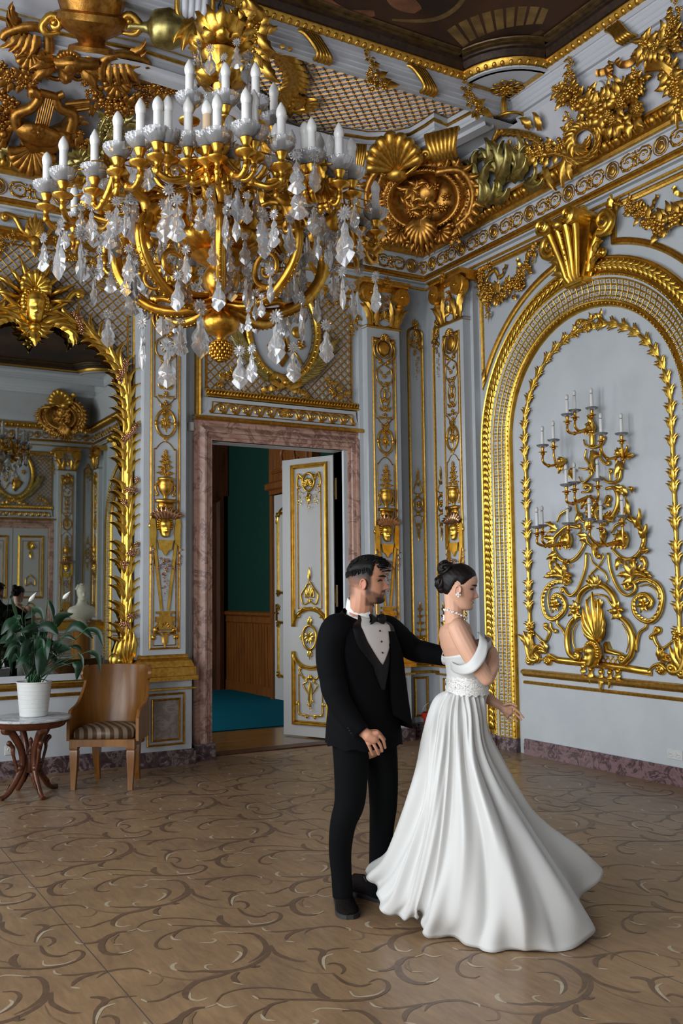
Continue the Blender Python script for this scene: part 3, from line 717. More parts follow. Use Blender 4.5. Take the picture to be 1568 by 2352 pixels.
def gilt_panel(fr,a0,a1,label,zb=.93,zt=4.62,group='narrow gilt corner panels'):
    m=(a0+a1)/2; h=(a1-a0)/2; root=thing('gilt_panel',label,'wall panel',tuple(fr.w((m,0,0))[0]),group)
    mb=MB(fr); top=[(m+h*cos(t),zt+h*.8*sin(t)) for t in np.linspace(0,PI,9)]
    P=[(a0,zb),(a1,zb)]+top; gframe(mb,P,.036,.024); mb.build('frame',M['gold'],root)
    mb=MB(fr); c=.01; flower(mb,(m,zt+.09,c+.02),.05); palm(mb,(m,zt+h*.8,c),PI/2,.10,.02,5,2.)
    shell(mb,(m,zt-.02,c),PI/2,.06,7,3.); garland(mb,[(m,zt-.05),(m,zt-.55)],[.055,.05,.03,.02,.025,.01],40,0,c,5,.8,.3)
    for s in (-1,1):
        leaf(mb,(m+s*.02,zt-.1,c),PI/2-s*1.2,.08,.02,.4,s,0,2,ns=5,nt=3)
        cscroll(mb,[(m+s*.02,zt-.16),(m+s*.06,zt-.12),(m+s*.05,zt-.05)],.007,.012,.012,s,0,c)
    mb.build('flower_drop',M['gold'],root,180)
    mb=MB(fr); zc=2.62; mb.tube([(p[0],p[1],c+.006) for p in oval(m,zc,.065,.085)],.011,5,closed=True); flower(mb,(m,zc,c+.01),.045)
    for k in (-1,1):
        for s in (-1,1):
            cscroll(mb,[(m+s*.01,zc+k*.12),(m+s*.06,zc+k*.15),(m+s*.03,zc+k*.24),(m+s*.005,zc+k*.33)],.007,.014,0,-s*k,0,c)
            leaf(mb,(m,zc+k*.22,c),k*PI/2-s*k*.9,.075,.016,.4,s*k*.8,0,2,ns=5,nt=3)
        leaf(mb,(m,zc+k*.28,c),k*PI/2,.15,.02,.4); mb.ball((m,zc+k*.11,c),.02)
    mb.build('medallion',M['gold'],root,180)
    mb=MB(fr); zc=zb+.06; mb.tube([(m,zc,c),(m,zc+.42,c)],.008,5); shell(mb,(m,zc+.02,c),PI/2,.08,7,2.6)
    for k in range(5):
        for s in (-1,1): leaf(mb,(m,zc+.10+k*.08,c),PI/2-s*.9,.08-.01*k,.018,.4,-s*.5,0,2,ns=5,nt=3)
    leaf(mb,(m,zc+.40,c),PI/2,.12,.02,.4)
    for s in (-1,1): cscroll(mb,[(m+s*.01,zc+.05),(m+s*.06,zc+.03),(m+s*.075,zc+.10)],.01,0,.016,s,0,c)
    mb.build('sprig',M['gold'],root,180)
    mb=MB(fr); gframe(mb,rect(a0+.02,a1-.01,.21,.66),.03,.02); mb.build('dado_frame',M['gold'],root)
gilt_panel(WA,6.166,6.392,'narrow gilt-framed panel on the door wall at the room corner')
gilt_panel(WB,-8.953,-8.72,'narrow gilt-framed panel on the arch wall at the room corner')
# ---- door 1: marble casing, white jambs, gilded leaf
def door1():
    root=thing('door_1',None,None,(4.52,YA,0)); root['kind']='structure'
    mb=MB(WA); prof=[(0,0),(0,.045),(.03,.055),(.035,.05),(.055,.045),(.085,.075),(.105,.085),(.125,.08),(.13,.06),(.165,.05),(.175,.035),(.2,.03),(.2,-.05)]
    P=[(3.53,.14),(3.53,3.39),(5.55,3.39),(5.55,.14)]
    mb.sweep(P,[(-o,c) for o,c in prof],False); mb.build('marble_casing',M['marble_pink'],root,30)
    mb=MB(WA)
    for a0,a1 in ((3.515,3.74),(5.30,5.565)): mb.box(a0,a1,0,.15,-.05,.10)
    mb.build('casing_foot',M['marble_dark'],root,0)
    mb=MB(WA); mb.box(3.70,3.735,0,3.2,-.22,-.04); mb.box(5.30,5.335,0,3.2,-.22,-.04); mb.box(3.7,5.335,3.185,3.22,-.22,-.04); mb.build('jamb_lining',M['door_white'],root,0)
    mb=MB(WA); mb.box(3.70,5.33,-.0,.012,-.22,-.02); mb.build('threshold',M['oak'],root,0)
    hx,hy=5.29,YA+.225; fx,fy=4.985,YA+.885
    e=np.array([hx-fx,hy-fy]); L=np.linalg.norm(e); e/=L
    LF=Fr((fx,fy,0),(e[0],e[1],0),(0,0,1),(e[1],-e[0],0)); root2=root
    mb=MB(LF); mb.box(0,L,.015,3.165,-.055,0); leafo=mb.build('door_leaf',M['door_white'],root,0)
    pxx=lambda u,v:LF.px(u,v,.0)
    # gilded mouldings of the leaf: upper and lower panels with arched joints around the oval
    q=lambda x,y:pxx(430+x/3.647,960+y/3.647); q2=lambda x,y:pxx(430+x/3.647,1300+y/3.647)
    a0,a1=q(868,1000)[0],q(1182,1000)[0]; zt=q(1025,378)[1]; zlow=q2(1020,1340)[1]
    zb1=q(890,1750)[1]; zb2=q(1025,1628)[1]; zt2=q2(890,712)[1]; zt3=q2(1030,830)[1]
    mid=(a0+a1)/2; hw=(a1-a0)/2
    mb=MB(LF)
    arc1=[(mid+hw*.78*cos(t),zb1+.01+(zb2-zb1)*sin(t)) for t in np.linspace(0,PI,11)]
    gframe(mb,[(a0,zb1),(a0+.04,zb1)][:1]+[(mid-hw*.80,zb1)]+arc1[::-1]+[(mid+hw*.80,zb1),(a1,zb1),(a1,zt),(a0,zt)],.055,.03)
    arc2=[(mid+hw*.78*cos(t),zt2-.01-(zt2-zt3)*sin(t)) for t in np.linspace(0,PI,11)]
    gframe(mb,[(a0,zlow),(a1,zlow),(a1,zt2),(mid+hw*.80,zt2)]+arc2+[(mid-hw*.80,zt2),(a0,zt2)],.055,.03)
    gframe(mb,[(a0+.095,zb1+.20),(a1-.095,zb1+.20),(a1-.095,zt-.17),(mid,zt-.10),(a0+.095,zt-.17)],.014,.012)
    gframe(mb,[(a0+.095,zlow+.11),(a1-.095,zlow+.11),(a1-.095,zt3-.10),(mid,zt3-.16),(a0+.095,zt3-.10)],.014,.012)
    mb.build('gilt_moulding',M['goldb'],leafo)
    mb=MB(LF); c=.008; zc=zt-.22
    mb.tube([(mid+.085*cos(t)*(1-.25*(sin(t)<0)*abs(sin(t))),zc+.105*sin(t),c+.01) for t in np.linspace(0,2*PI,20)[:-1]],.014,6,closed=True)
    shell(mb,(mid,zc-.04,c),PI/2,.09,9,3.2); mb.ball((mid,zc,c),(.04,.05,.02)); leaf(mb,(mid,zc-.12,c),-PI/2,.14,.03,.5); garland(mb,[(mid,zc-.14),(mid,zc-.36)],[.03,.02,.008],18,0,c,6)
    for s in (-1,1):
        cscroll(mb,[(mid+s*.09,zc+.06),(mid+s*.15,zc+.10),(mid+s*.17,zc+.0),(mid+s*.16,zc-.05)],.012,.018,.018,-s,0,c)
        garland(mb,[(mid+s*.13,zc-.06),(mid+s*.11,zc-.25)],.025,12,0,c,7,.8,.5)
    z5=zb1+.24
    for s in (-1,1):
        cscroll(mb,[(mid+s*.01,z5+.04),(mid+s*.09,z5+.02),(mid+s*.12,z5+.12),(mid+s*.06,z5+.20),(mid+s*.02,z5+.26)],.011,.02,.014,s,0,c)
        cscroll(mb,[(mid+s*.02,z5+.10),(mid+s*.06,z5+.10),(mid+s*.05,z5+.18)],.008,.012,.012,s,0,c)
        cscroll(mb,[(mid+s*.01,z5-.05),(mid+s*.09,z5-.02),(mid+s*.17,z5-.10)],.013,.0,.02,-s,0,c)
        cscroll(mb,[(a1-.10 if s>0 else a0+.10,zlow+.24),(mid+s*.16,zlow+.13),(mid+s*.06,zlow+.12)],.013,.02,.018,s,0,c)
    palm(mb,(mid,z5+.10,c),PI/2,.14,.02,5,1.5); leaf(mb,(mid,z5+.28,c),PI/2,.16,.022,.4)
    zo=(zb1+zt2)/2+.02; mb.tube([(p[0],p[1],c+.008) for p in oval(mid,zo,.095,.135)],.016,6,closed=True)
    for k in range(8): leaf(mb,(mid,zo,c),k*PI/4,.085,.02,.4,.4,0,2,ns=5,nt=3)
    for s in (-1,1): palm(mb,(mid,zo+s*.14,c),s*PI/2,.11,.02,3,1.1); palm(mb,(mid+s*.10,zo,c),0 if s>0 else PI,.055,.018,3,1.4)
    z6=zt3-.14
    for s in (-1,1):
        cscroll(mb,[(mid+s*.01,z6),(mid+s*.09,z6-.01),(mid+s*.155,z6+.08)],.012,.014,.02,s,0,c)
        cscroll(mb,[(mid+s*.01,z6-.20),(mid+s*.06,z6-.14),(mid+s*.10,z6-.08),(mid+s*.05,z6-.05)],.01,0,.016,-s,0,c)
    leaf(mb,(mid,z6-.05,c),-PI/2,.30,.035,.4); garland(mb,[(mid,z6-.25),(mid,z6-.42)],[.025,.006],14,0,c,8); mb.ball((mid,z6,c),(.04,.025,.02))
    mb.build('gilt_ornament',M['goldb'],leafo,180)
    for z in (q(1270,590)[1],q(1270,1490)[1],.45):
        mb=MB(); 
        for dx,dz in ((0,0),): mb.lathe([(.0,z+.09),(.009,z+.08),(.011,z-.08),(.0,z-.09)],(hx+.012,hy-.01,0),8)
        for dy in (-.05,.03): mb.box(hx+.008,hx+.014,hy+dy-.02,hy+dy+.02,z-.12,z+.12)
        mb.build('hinge',M['hinge'],root)
M['hinge']=plain('dark brass hinge','5a4a2a',.35,.9)
M['door_white']=plain('warm white door paint','b9b6b2',.45)
door1()
# ================================================================== OVERDOOR PANEL AND MIRROR
M['glass_mirror']=plain('silvered mirror glass','b4b9b4',.015,1.)
def overdoor(fr,sgn=1,label=''):
    ax=4.545; X=lambda a:(a if fr is WA else -ax-(a-ax))
    root=thing('overdoor_panel',label,'wall panel',tuple(fr.w((X(ax),0,0))[0]),'gilded trellis overdoor panels')
    xm=lambda a:ax+(a-ax) if fr is WA else -ax+(a-ax)
    x=xm; zt,zb=4.99,3.70; a0,a1=x(3.665),x(5.41)
    mb=MB(fr); mb.box(a0,a1,zb,zt,0,.012); mb.build('trellis_ground',M['trellis_ground'],root,0)
    mb=MB(fr); zc,ra,rb=4.45,.375,.50; cx=x(4.545)
    trellis(mb,rect(a0,a1,zb,zt),.0665,PI/4,.007,.010,.012,.013,0,0,0,lambda p:((p[0]-cx)/ra)**2+((p[1]-zc)/rb)**2<1.1); mb.build('lattice',M['gold'],root,0)
    mb=MB(fr)
    for s0,s1 in ((3.547,3.615),(5.467,5.535)): mb.sweep([(x(s1),3.43),(x(s1),5.02)],[(0,0),(0,.03),(.012,.04),(.03,.03),(.04,.04),(.06,.034),(.068,0)],False)
    mb.sweep([(x(5.535),5.02),(x(3.547),5.02)],[(0,0),(0,.03),(.012,.04),(.03,.03),(.04,.04),(.06,.034),(.068,0)],False)
    gframe(mb,rect(a0-.005,a1+.005,zb,zt-.06),.028,.026)
    for s in (-1,1):
        P=cscroll(mb,[(cx+s*.96,4.80),(cx+s*1.0,4.95),(cx+s*.93,5.06),(cx+s*.85,5.04)],.024,0,.03,s,0,.04); leaf(mb,(cx+s*.95,4.92,.04),-PI/2+s*.3,.2,.04,.6)
    mb.build('gilt_frame',M['gold'],root)
    mb=MB(fr); mb.ball((cx,zc,.012),(ra,rb,.035),t=SPHB); mb.build('medallion_ground',M['wall'],root,180)
    mb=MB(fr); mb.tube([(p[0],p[1],.04) for p in oval(cx,zc,ra+.045,rb+.045,40)],.045,8,closed=True)
    for k in range(46):
        t=k*2*PI/46; v=SPHS[0]*np.array([.052,.017,.05]); vx,vy=rot2(v[:,0],v[:,1],t); mb.add(np.stack([vx+cx+(ra+.05)*cos(t),vy+zc+(rb+.05)*sin(t),v[:,2]+.05],1),SPHS[1])
    mb.build('medallion_rim',M['goldb'],root,180)
    mb=MB(fr) # musical trophy inside the medallion
    mb.tube([(cx-.05,zc+.3,.05),(cx+.06,zc-.25,.06)],.018,6); mb.tube([(cx+.14,zc+.2,.05),(cx-.10,zc-.22,.06)],.018,6); mb.ball((cx-.06,zc-.22,.05),(.10,.13,.03)); mb.ball((cx-.04,zc-.10,.05),(.075,.08,.03))
    mb.ball((cx+.16,zc-.02,.05),(.07,.07,.025)); flower(mb,(cx+.2,zc-.15,.06),.06); flower(mb,(cx-.2,zc+.05,.06),.06); mb.slab([(cx-.2,zc-.2),(cx-.02,zc-.42),(cx+.06,zc-.30),(cx-.1,zc-.12)],.04,.06); mb.tube([(cx+.1,zc-.2,.05),(cx+.22,zc-.36,.05)],.014,5)
    mb.build('trophy',M['gold'],root,180)
    mb=MB(fr)
    for s in (-1,1):
        P=[(cx-s*.04,3.86),(cx+s*.12,3.90),(cx+s*.32,4.02),(cx+s*.48,4.20),(cx+s*.56,4.36)]; C=catmull(P,5); mb.tube([(p[0],p[1],.06) for p in C],np.linspace(.022,.008,len(C)),6)
        for k in range(3,len(C)-1,1):
            for q in (-1,1):
                d=C[k+1]-C[k]; leaf(mb,(C[k][0],C[k][1],.06),math.atan2(d[1],d[0])+q*.55,.19,.024,.6,-q*.5*(1 if q*s>0 else .6),0,2,ns=6,nt=3)
    mb.build('palm_branches',M['goldg'],root,180)
    mb=MB(fr)
    mbow=mb
    for s in (-1,1):
        mb=mbow; ribbon(mb,[(cx,3.86),(cx+s*.10,3.93),(cx+s*.17,3.87),(cx+s*.08,3.82),(cx,3.84)],.03,0,.09,.01,2); ribbon(mb,[(cx,3.84),(cx+s*.12,3.79),(cx+s*.22,3.77),(cx+s*.28,3.72)],.03,0,.08,.015,3)
        if s>0: mb.ball((cx,3.855,.10),(.04,.035,.03)); bow=mb.build('bow',M['gold'],root,180)
        mb=MB(fr); garland(mb,[(cx+s*.50,3.96),(cx+s*.62,3.85),(cx+s*.80,3.78)],[.03,.05,.055,.03],30,0,.04,10+s,1.,.45); mb.build('garland',M['gold'],root,180)
        mb=MB(fr); garland(mb,[(cx+s*.88,4.72),(cx+s*.875,4.60),(cx+s*.875,4.46)],[.05,.06,.02],22,0,.05,12+s,1.,.3); mb.build('flower_cluster',M['gold'],root,180)
        mb=MB(fr); garland(mb,[(cx+s*.12,5.0),(cx+s*.5,4.86),(cx+s*.85,4.78)],[.03,.05,.03],36,0,.05,14+s,1.,.3); mb.build('garland',M['gold'],root,180)
    mb=MB(fr); shell(mb,(cx,4.98,.06),PI/2,.13,7,3.); mb.build('crest_shell',M['gold'],root,180)
    # gadroon bar, frieze with running scroll, bead
    mb=MB(fr); mb.sweep([(a1+.07,3.635),(a0-.02,3.635)],[(0,0),(0,.07),(-.012,.085),(-.03,.06),(-.08,.055),(-.09,.03),(-.09,0)],False)
    for k in range(50):
        a=a0-.01+(a1-a0+.06)*(k+.5)/50; v=SPHS[0]*np.array([.0165,.034,.03]); vx,vy=rot2(v[:,0],v[:,1],-.35); mb.add(np.stack([vx+a,vy+3.685,v[:,2]+.06],1),SPHS[1])
    mb.build('gadroon_bar',M['goldb'],root,40)
    mb=MB(fr); L=[(a0-.09,3.43),(a0-.02,3.47),(a0+.01,3.53),(a0+.02,3.625)]; R=[(2*cx-p[0]+.03,p[1]) for p in L]
    mb.slab(L+R[::-1],0,.05) if False else mb.slab(R+L[::-1],0,.05); mb.build('frieze_ground',M['wall'],root,0)
    mb=MB(fr); LL=[(a0+.03,3.46),(a0+.05,3.52),(a0+.055,3.588)]; RR=[(2*cx-p[0]+.03,p[1]) for p in LL]
    gframe(mb,RR[::-1][::-1]+LL[::-1],.012,.012,0,.05)
    n=12; w=(a1-a0-.10)/n
    for k in range(n):
        s=1 if k<n/2 else -1; a=a0+.07+w*(k+.5)
        sp=spir((a+s*.01,3.524),.042,1.35,PI/2+ (0 if s>0 else 0),-s,18,.15); mb.tube([(q[0],q[1],.055) for q in sp],np.linspace(.0125,.008,len(sp)),5)
        C=catmull([(a+s*.01,3.566),(a-s*.045,3.545),(a-s*.075,3.485),(a-s*.115,3.483)],4); mb.tube([(q[0],q[1],.055) for q in C],.0125,5)
        leaf(mb,(a+s*.05,3.56,.055),.3 if s>0 else PI-.3,.06,.015,.4,0,0,1,ns=4,nt=3)
    flower(mb,(cx,3.524,.06),.05)
    mb.build('running_scroll',M['gold'],root,60)
    mb=MB(fr); mb.sweep([(x(5.585),3.385),(x(3.515),3.385)],[(0,0),(0,.09),(-.012,.105),(-.03,.10),(-.045,.085),(-.045,0)],False); mb.build('bead_moulding',M['gold'],root)
overdoor(WA,1,'trellis overdoor panel with oval medallion above the open doorway')
def mirror():
    ax=1.93; hw=.90; zb=.86; sp=3.35
    root=thing('wall_mirror','tall arched wall mirror in a gilded palm-leaf frame behind the potted plant','mirror',(ax,YA,0))
    right=[(2.838,.93),(2.85,1.5),(2.853,2.2),(2.85,3.0)]+[WA.px(u,v,.05) for u,v in ((297,985),(293,914),(282,861),(258,817),(226,782),(188,750),(147,732),(110,722))]
    C=catmull(right,8); 
    inner=[tuple(p) for p in C]; mirr=[(2*ax-p[0],p[1]) for p in inner]
    P=inner+[(ax,inner[-1][1])]+mirr[::-1]
    mb=MB(WA); mb.poly([(2*ax-2.84,zb),(2.84,zb)]+P,.012); mb.build('mirror_glass',M['glass_mirror'],root,0)
    mb=MB(WA)
    for side in (1,-1):
        Q=C if side>0 else np.array(mirr); L=np.r_[0,np.cumsum(np.linalg.norm(np.diff(Q,axis=0),axis=1))]
        mb.tube([(p[0],p[1],.045) for p in Q],.046,10); k=0
        for s in np.arange(.05,L[-1]-.03,.118):
            i=min(int(np.searchsorted(L,s)),len(Q)-2); d=Q[i+1]-Q[i]; a=math.atan2(d[1],d[0]); k+=1
            for q in (-1,1):
                leaf(mb,(Q[i][0],Q[i][1],.05),a+q*.10,.30,.034,.8,q*1.05,0,2,ns=8,nt=3)
            leaf(mb,(Q[i][0],Q[i][1],.075),a+(.08 if k%2 else -.08),.26,.030,.5,0,0,1,ns=6,nt=5)
        # foot scroll
        x=lambda q:ax+side*(q-ax)
        cscroll(mb,[(x(2.86),1.30),(x(2.90),1.12),(x(2.86),.98),(x(2.80),.95)],.045,0,.06,-side,0,.06); cscroll(mb,[(x(2.80),1.22),(x(2.76),1.05),(x(2.80),.94)],.035,0,.05,side,0,.06)
        for k in range(4): leaf(mb,(x(2.84),.92+.02*k,.07),PI/2+(.5-.33*k)*side,.30,.05,.6,(k-1.5)*.4,0,3)
    mb.build('palm_frame',M['goldb'],root,180)
    mb=MB(WA)
    for side in (1,-1):
        Q=C if side>0 else np.array(mirr); L=np.r_[0,np.cumsum(np.linalg.norm(np.diff(Q,axis=0),axis=1))]
        for j,s in enumerate(np.arange(.42,L[-1]-.1,.61)):
            for k in range(9):
                ss=s+(k-4)*.018; i=min(int(np.searchsorted(L,ss)),len(Q)-2); d=Q[i+1]-Q[i]; d/=np.linalg.norm(d); n=np.array([-d[1],d[0]]); p=Q[i]+n*(-(k-4)*.017)*side
                flower(mb,(p[0],p[1],.11+.02*cos((k-4)*.5)),.03)
                if k%2: leaf(mb,(p[0],p[1],.10),RN.uniform(0,6),.07,.018,.5,0,0,2,ns=4,nt=3)
    mb.build('flower_sprays',M['goldp'],root,180)
    mb=MB(WA); zk=WA.px(79,700,.15)[1]
    mask(mb,(ax,zk,.10),.30,0,0,True,-.2)
    for k in range(9):
        a=PI/2+(k-4)*.36; 
        if k in (4,): continue
        L=.28 if k%2 else .22; mb.tube([(ax+cos(a)*.15,zk+.05+sin(a)*.17,.08),(ax+cos(a)*(.15+L*.6),zk+.05+sin(a)*(.17+L*.6),.12),(ax+cos(a)*(.15+L),zk+.05+sin(a)*(.17+L),.10)],[.035,.024,.004],4)
    shell(mb,(ax,zk+.16,.10),PI/2,.18,9,3.3)
    for s in (-1,1):
        cscroll(mb,[(ax+s*.13,zk-.02),(ax+s*.26,zk+.06),(ax+s*.34,zk+.17),(ax+s*.40,zk+.20)],.035,0,.03,-s,0,.09)
        for k in range(5): leaf(mb,(ax+s*(.10+.05*k),zk-.16+.01*k,.09),(0 if s>0 else PI)+s*(.7-.42*k),.24,.045,.7,-s*.7,0,3)
        for k in range(3): leaf(mb,(ax+s*.02,zk-.17,.10),-PI/2+s*(.3+.5*k),.17,.04,.7,s*.8,0,3)
    mb.ball((ax,zk-.20,.12),(.06,.05,.05)); leaf(mb,(ax,zk-.22,.12),-PI/2,.17,.05,.7); flower(mb,(ax,zk-.30,.14),.06)
    mb.build('radiant_mask',M['goldb'],root,180)
    # sill moulding
    mb=MB(WA); mb.box(ax-1.02,ax+1.02,.84,.90,0,.03); mb.build('sill',M['wall'],root,0)
    return C,mirr
MC,MM=mirror()
def overmirror():
    ax=1.93; z1=4.97; a1=2.83
    root=thing('trellis_surround','gilded diamond trellis panel filling the wall above the arched mirror','wall panel',(ax,YA,3.0))
    inner=[tuple(p) for p in MC if p[1]>3.05]; a1=2.875
    poly=[(a1,3.05)]+[(a1,z1),(2*ax-a1,z1),(2*ax-a1,3.05)]+[(2*ax-p[0],p[1]) for p in inner]+[p for p in inner[::-1]]
    mb=MB(WA); R=[(p[0],p[1]) for p in inner]; n=len(R)
    G=[[(p[0],p[1],.008),(p[0],z1,.008)] for p in R]+[[(ax,R[-1][1],.008),(ax,z1,.008)]]+[[(2*ax-p[0],p[1],.008),(2*ax-p[0],z1,.008)] for p in R[::-1]]
    mb.grid(G,flip=True); mb.box(2.845,a1,3.05,z1,0,.008); mb.build('trellis_ground',M['trellis_ground'],root,0)
    mb=MB(WA); trellis(mb,poly,.0705,PI/4,.007,.010,.008,.014); mb.build('lattice',M['gold'],root,0)
    mb=MB(WA)
    mb.sweep([(a1+.02,.86),(a1+.02,5.02)],[(0,0),(0,.03),(-.012,.04),(-.03,.03),(-.045,.035),(-.055,0)],False)
    mb.sweep([(a1+.06,5.0),(2*ax-a1-.06,5.0)],[(-.06,0),(-.055,.03),(-.04,.045),(-.02,.03),(0,.045),(.03,.05),(.05,.03),(.05,0)],False)
    mb.sweep([(a1-.02,3.02),(a1-.02,z1-.06),(2*ax-a1+.02,z1-.06)],[(0,0),(.002,.016),(.014,.02),(.02,0)],False)
    mb.build('gilt_frame',M['gold'],root)
    mb=MB(WA)
    for k in range(7): leaf(mb,(ax,5.0,.05),PI/2+(k-3)*.42,.22-.03*abs(k-3),.04,.6,(3-k)*.35,0,3)
    mb.ball((ax,4.94,.06),(.05,.06,.04)); leaf(mb,(ax,4.96,.05),-PI/2,.18,.04,.5)
    for s in (-1,1):
        cscroll(mb,[(ax+s*.03,4.98),(ax+s*.12,5.04),(ax+s*.18,5.14),(ax+s*.26,5.16)],.028,0,.03,-s,0,.05)
        mf=mb; mb=MB(WA); garland(mb,[(ax+s*.16,5.0),(ax+s*.35,4.84),(ax+s*.58,4.80),(ax+s*.82,4.88)],[.03,.055,.05,.03],60,0,.04,20+s,1.,.3)
        garland(mb,[(ax+s*.60,4.86),(ax+s*.62,4.70),(ax+s*.60,4.55)],[.03,.05,.015],24,0,.04,22+s,1.,.3); mb.build('swag',M['gold'],root,180); mb=mf
    mb.build('finial',M['gold'],root,180)
overmirror()
# ================================================================== RIGHT WALL: ARCH, SPANDRELS, SCONCE
AC,AZ=-6.49,3.15
def archpath(r,z0,n=40,c=AC,z=AZ,rz=None):
    rz=rz or r
    return [(c-r,z0)]+[(c-r*cos(PI*k/n),z+rz*sin(PI*k/n)) for k in range(n+1)]+[(c+r,z0)]
def arch():
    root=thing('arch_surround','tall gilded round arch with square trellis band around the wall sconce','arch',(XB,-AC,0))
    p=archpath
    mb=MB(WB); prof=[(0,0),(0,.05),(-.012,.062),(-.025,.055),(-.03,.04),(-.05,.052),(-.085,.06),(-.12,.05),(-.135,.04),(-.14,.055),(-.152,.06),(-.165,.045),(-.165,0)]
    mb.sweep(p(1.555,.15),[(-(-o),c) for o,c in prof] if 0 else [(o,c) for o,c in prof],False)
    mb.build('outer_moulding',M['goldb'],root,40)
    # laurel in the outer band
    mb=MB(WB); Q=np.array(p(1.47,.16,60)); L=np.r_[0,np.cumsum(np.linalg.norm(np.diff(Q,axis=0),axis=1))]; k=0
    for s in np.arange(.03,L[-1],.066):
        i=min(int(np.searchsorted(L,s,side='right'))-1,len(Q)-2); d=Q[i+1]-Q[i]; d/=np.linalg.norm(d); q=Q[i]+d*(s-L[i]); up=1 if q[0]<AC else -1; a=math.atan2(d[1],d[0]) if up>0 else math.atan2(-d[1],-d[0]); k+=1
        n=np.array([-d[1],d[0]])
        for o in (-1,0,1):
            leaf(mb,(q[0]+n[0]*o*.03,q[1]+n[1]*o*.03,.055),a-o*.28*up if 1 else a,.095,.021,.75,0,0,1,ns=4,nt=3)
        for o in (-1,1): mb.ball((q[0]+n[0]*o*.045,q[1]+n[1]*o*.045,.062),.009,0,SPHS)
    mb.build('laurel_band',M['goldb'],root,180)
    # hollow trellis band
    mb=MB(WB); r0,r1=1.372,1.115
    def cv(t): return .035-.035*t+ -.028*sin(PI*t)     # concave section
    def band(fn,N=1):
        pass
    Qa=lambda r:np.array(p(r,.14,60))
    ts=np.linspace(0,1,7); G=np.array([[ (x,y,cv(t)+.03) for x,y in Qa(r0+(r1-r0)*t)] for t in ts]); mb.grid(G)
    mb.build('trellis_ground',M['wall'],root,180)
    mb=MB(WB); K=4; 
    for j in range(K+1):
        t=.10+.80*j/K; r=r0+(r1-r0)*t; mb.tube([(x,y,cv(t)+.034) for x,y in Qa(r)],.009,5,cap=False)
    # cross bars + stars
    rm=(r0+r1)/2; Ls=AZ-.14; step=.0705; n1=int(Ls/step); n2=int(PI*rm/step)
    sta=[('l',k*step+.14) for k in range(n1+1)]+[('c',(k+.5)*PI/n2) for k in range(n2)]+[('r',k*step+.14) for k in range(n1+1)]
    def pos(kind,v,r):
        if kind=='l': return (AC-r,v)
        if kind=='r': return (AC+r,v)
        return (AC-r*cos(v),AZ+r*sin(v))
    st=mb
    for kind,v in sta:
        mb.tube([(*pos(kind,v,r0+(r1-r0)*t),cv(t)+.036) for t in np.linspace(.08,.92,6)],.0075,4,cap=False)
        v2=v+(step/2 if kind!='c' else PI/n2/2)
        for j in range(K):
            t=.10+.80*(j+.5)/K; q=pos(kind,v2,r0+(r1-r0)*t); st.ball((q[0],q[1],cv(t)+.034),(.013,.013,.008),0,SPHS)
    mb.build('lattice',M['goldb'],root,180)
    mb=MB(WB); mb.sweep(p(1.40,.14,60),[(0,0),(0,.055),(-.008,.068),(-.02,.06),(-.03,.06),(-.04,.03),(-.045,.0)],False)
    mb.sweep(p(1.135,.14,60),[(.03,0),(.03,.03),(.02,.05),(0,.045),(-.008,.03),(-.02,.04),(-.03,.03),(-.04,0)],False)
    Q=Qa(1.118); L=np.r_[0,np.cumsum(np.linalg.norm(np.diff(Q,axis=0),axis=1))]
    for s in np.arange(.02,L[-1],.05):
        for rr,cc in ((1.382,.062),(1.125,.05)):
            Q2=Qa(rr); i=min(int(np.searchsorted(L,s,side='right'))-1,len(Q)-2); f=(s-L[i])/(L[i+1]-L[i]); q=Q2[i]+(Q2[i+1]-Q2[i])*f; mb.ball((q[0],q[1],cc),.010,0,SPHS)
    mb.build('inner_moulding',M['goldb'],root,50)
    for s in (-1,1):
        mb=MB(WB); q=sorted([AC+s*1.56,AC+s*1.40]); mb.box(q[0],q[1],0,.15,0,.075); q=sorted([AC+s*1.40,AC+s*1.095]); mb.box(q[0],q[1],0,.14,0,.055)
        mb.build('marble_foot',M['marble_dark'],root,0)
    # keystone console with volutes
    kx=-6.47; mb=MB(WB); z0,z1=4.50,5.04
    for j,(o,w) in enumerate(((-.10,.05),(-.045,.04),(.01,.05),(.065,.04))):
        pts=[(kx+(o+.02)*.75,z0,.16),(kx+(o+.02)*.9,z0+.05,.19),(kx+(o+.02)*1.3,z0+.22,.22),(kx+(o+.02)*1.9,z0+.42,.27),(kx+(o+.02)*2.1,z0+.50,.30)]
        mb.tube(pts,[w*.5,w*.55,w*.65,w*.8,w*.8],8)
    mb.slab([(kx-.12,z0-.03),(kx+.12,z0-.03),(kx+.24,z1-.02),(kx-.24,z1-.02)],0,.16); mb.tube([(kx-.11,z0-.01,.14),(kx+.11,z0-.01,.14)],.04,8)
    for s in (-1,1):
        mb.lathe([(0,.38),(.05,.385),(.075,.36),(.08,.30),(.08,.0),(0,0)],(kx+s*.17,z1-.0,0),14); sp=spir((kx+s*.17,z1),.08,1.8,-PI/2,s,20); mb.tube([(q[0],q[1],.385) for q in sp],np.linspace(.018,.008,len(sp)),5)
        sp=spir((kx+s*.36,z1-.08),.115,1.7,-PI/2-s*.6,s,26,.15); mb.tube([(q[0],q[1],.12) for q in sp],np.linspace(.042,.018,len(sp)),7)
        P=catmull([(kx+s*.13,z0+.06),(kx+s*.18,z0+.22),(kx+s*.27,z0+.36),(kx+s*.40,z0+.36+.0)],5); mb.tube([(q[0],q[1],.10) for q in P],.04,7)
        for k in range(3): leaf(mb,(kx+s*(.14+.04*k),z0+.10+.1*k,.10),PI/2-s*(.9-.2*k),.2,.045,.7,-s*.8,0,3)
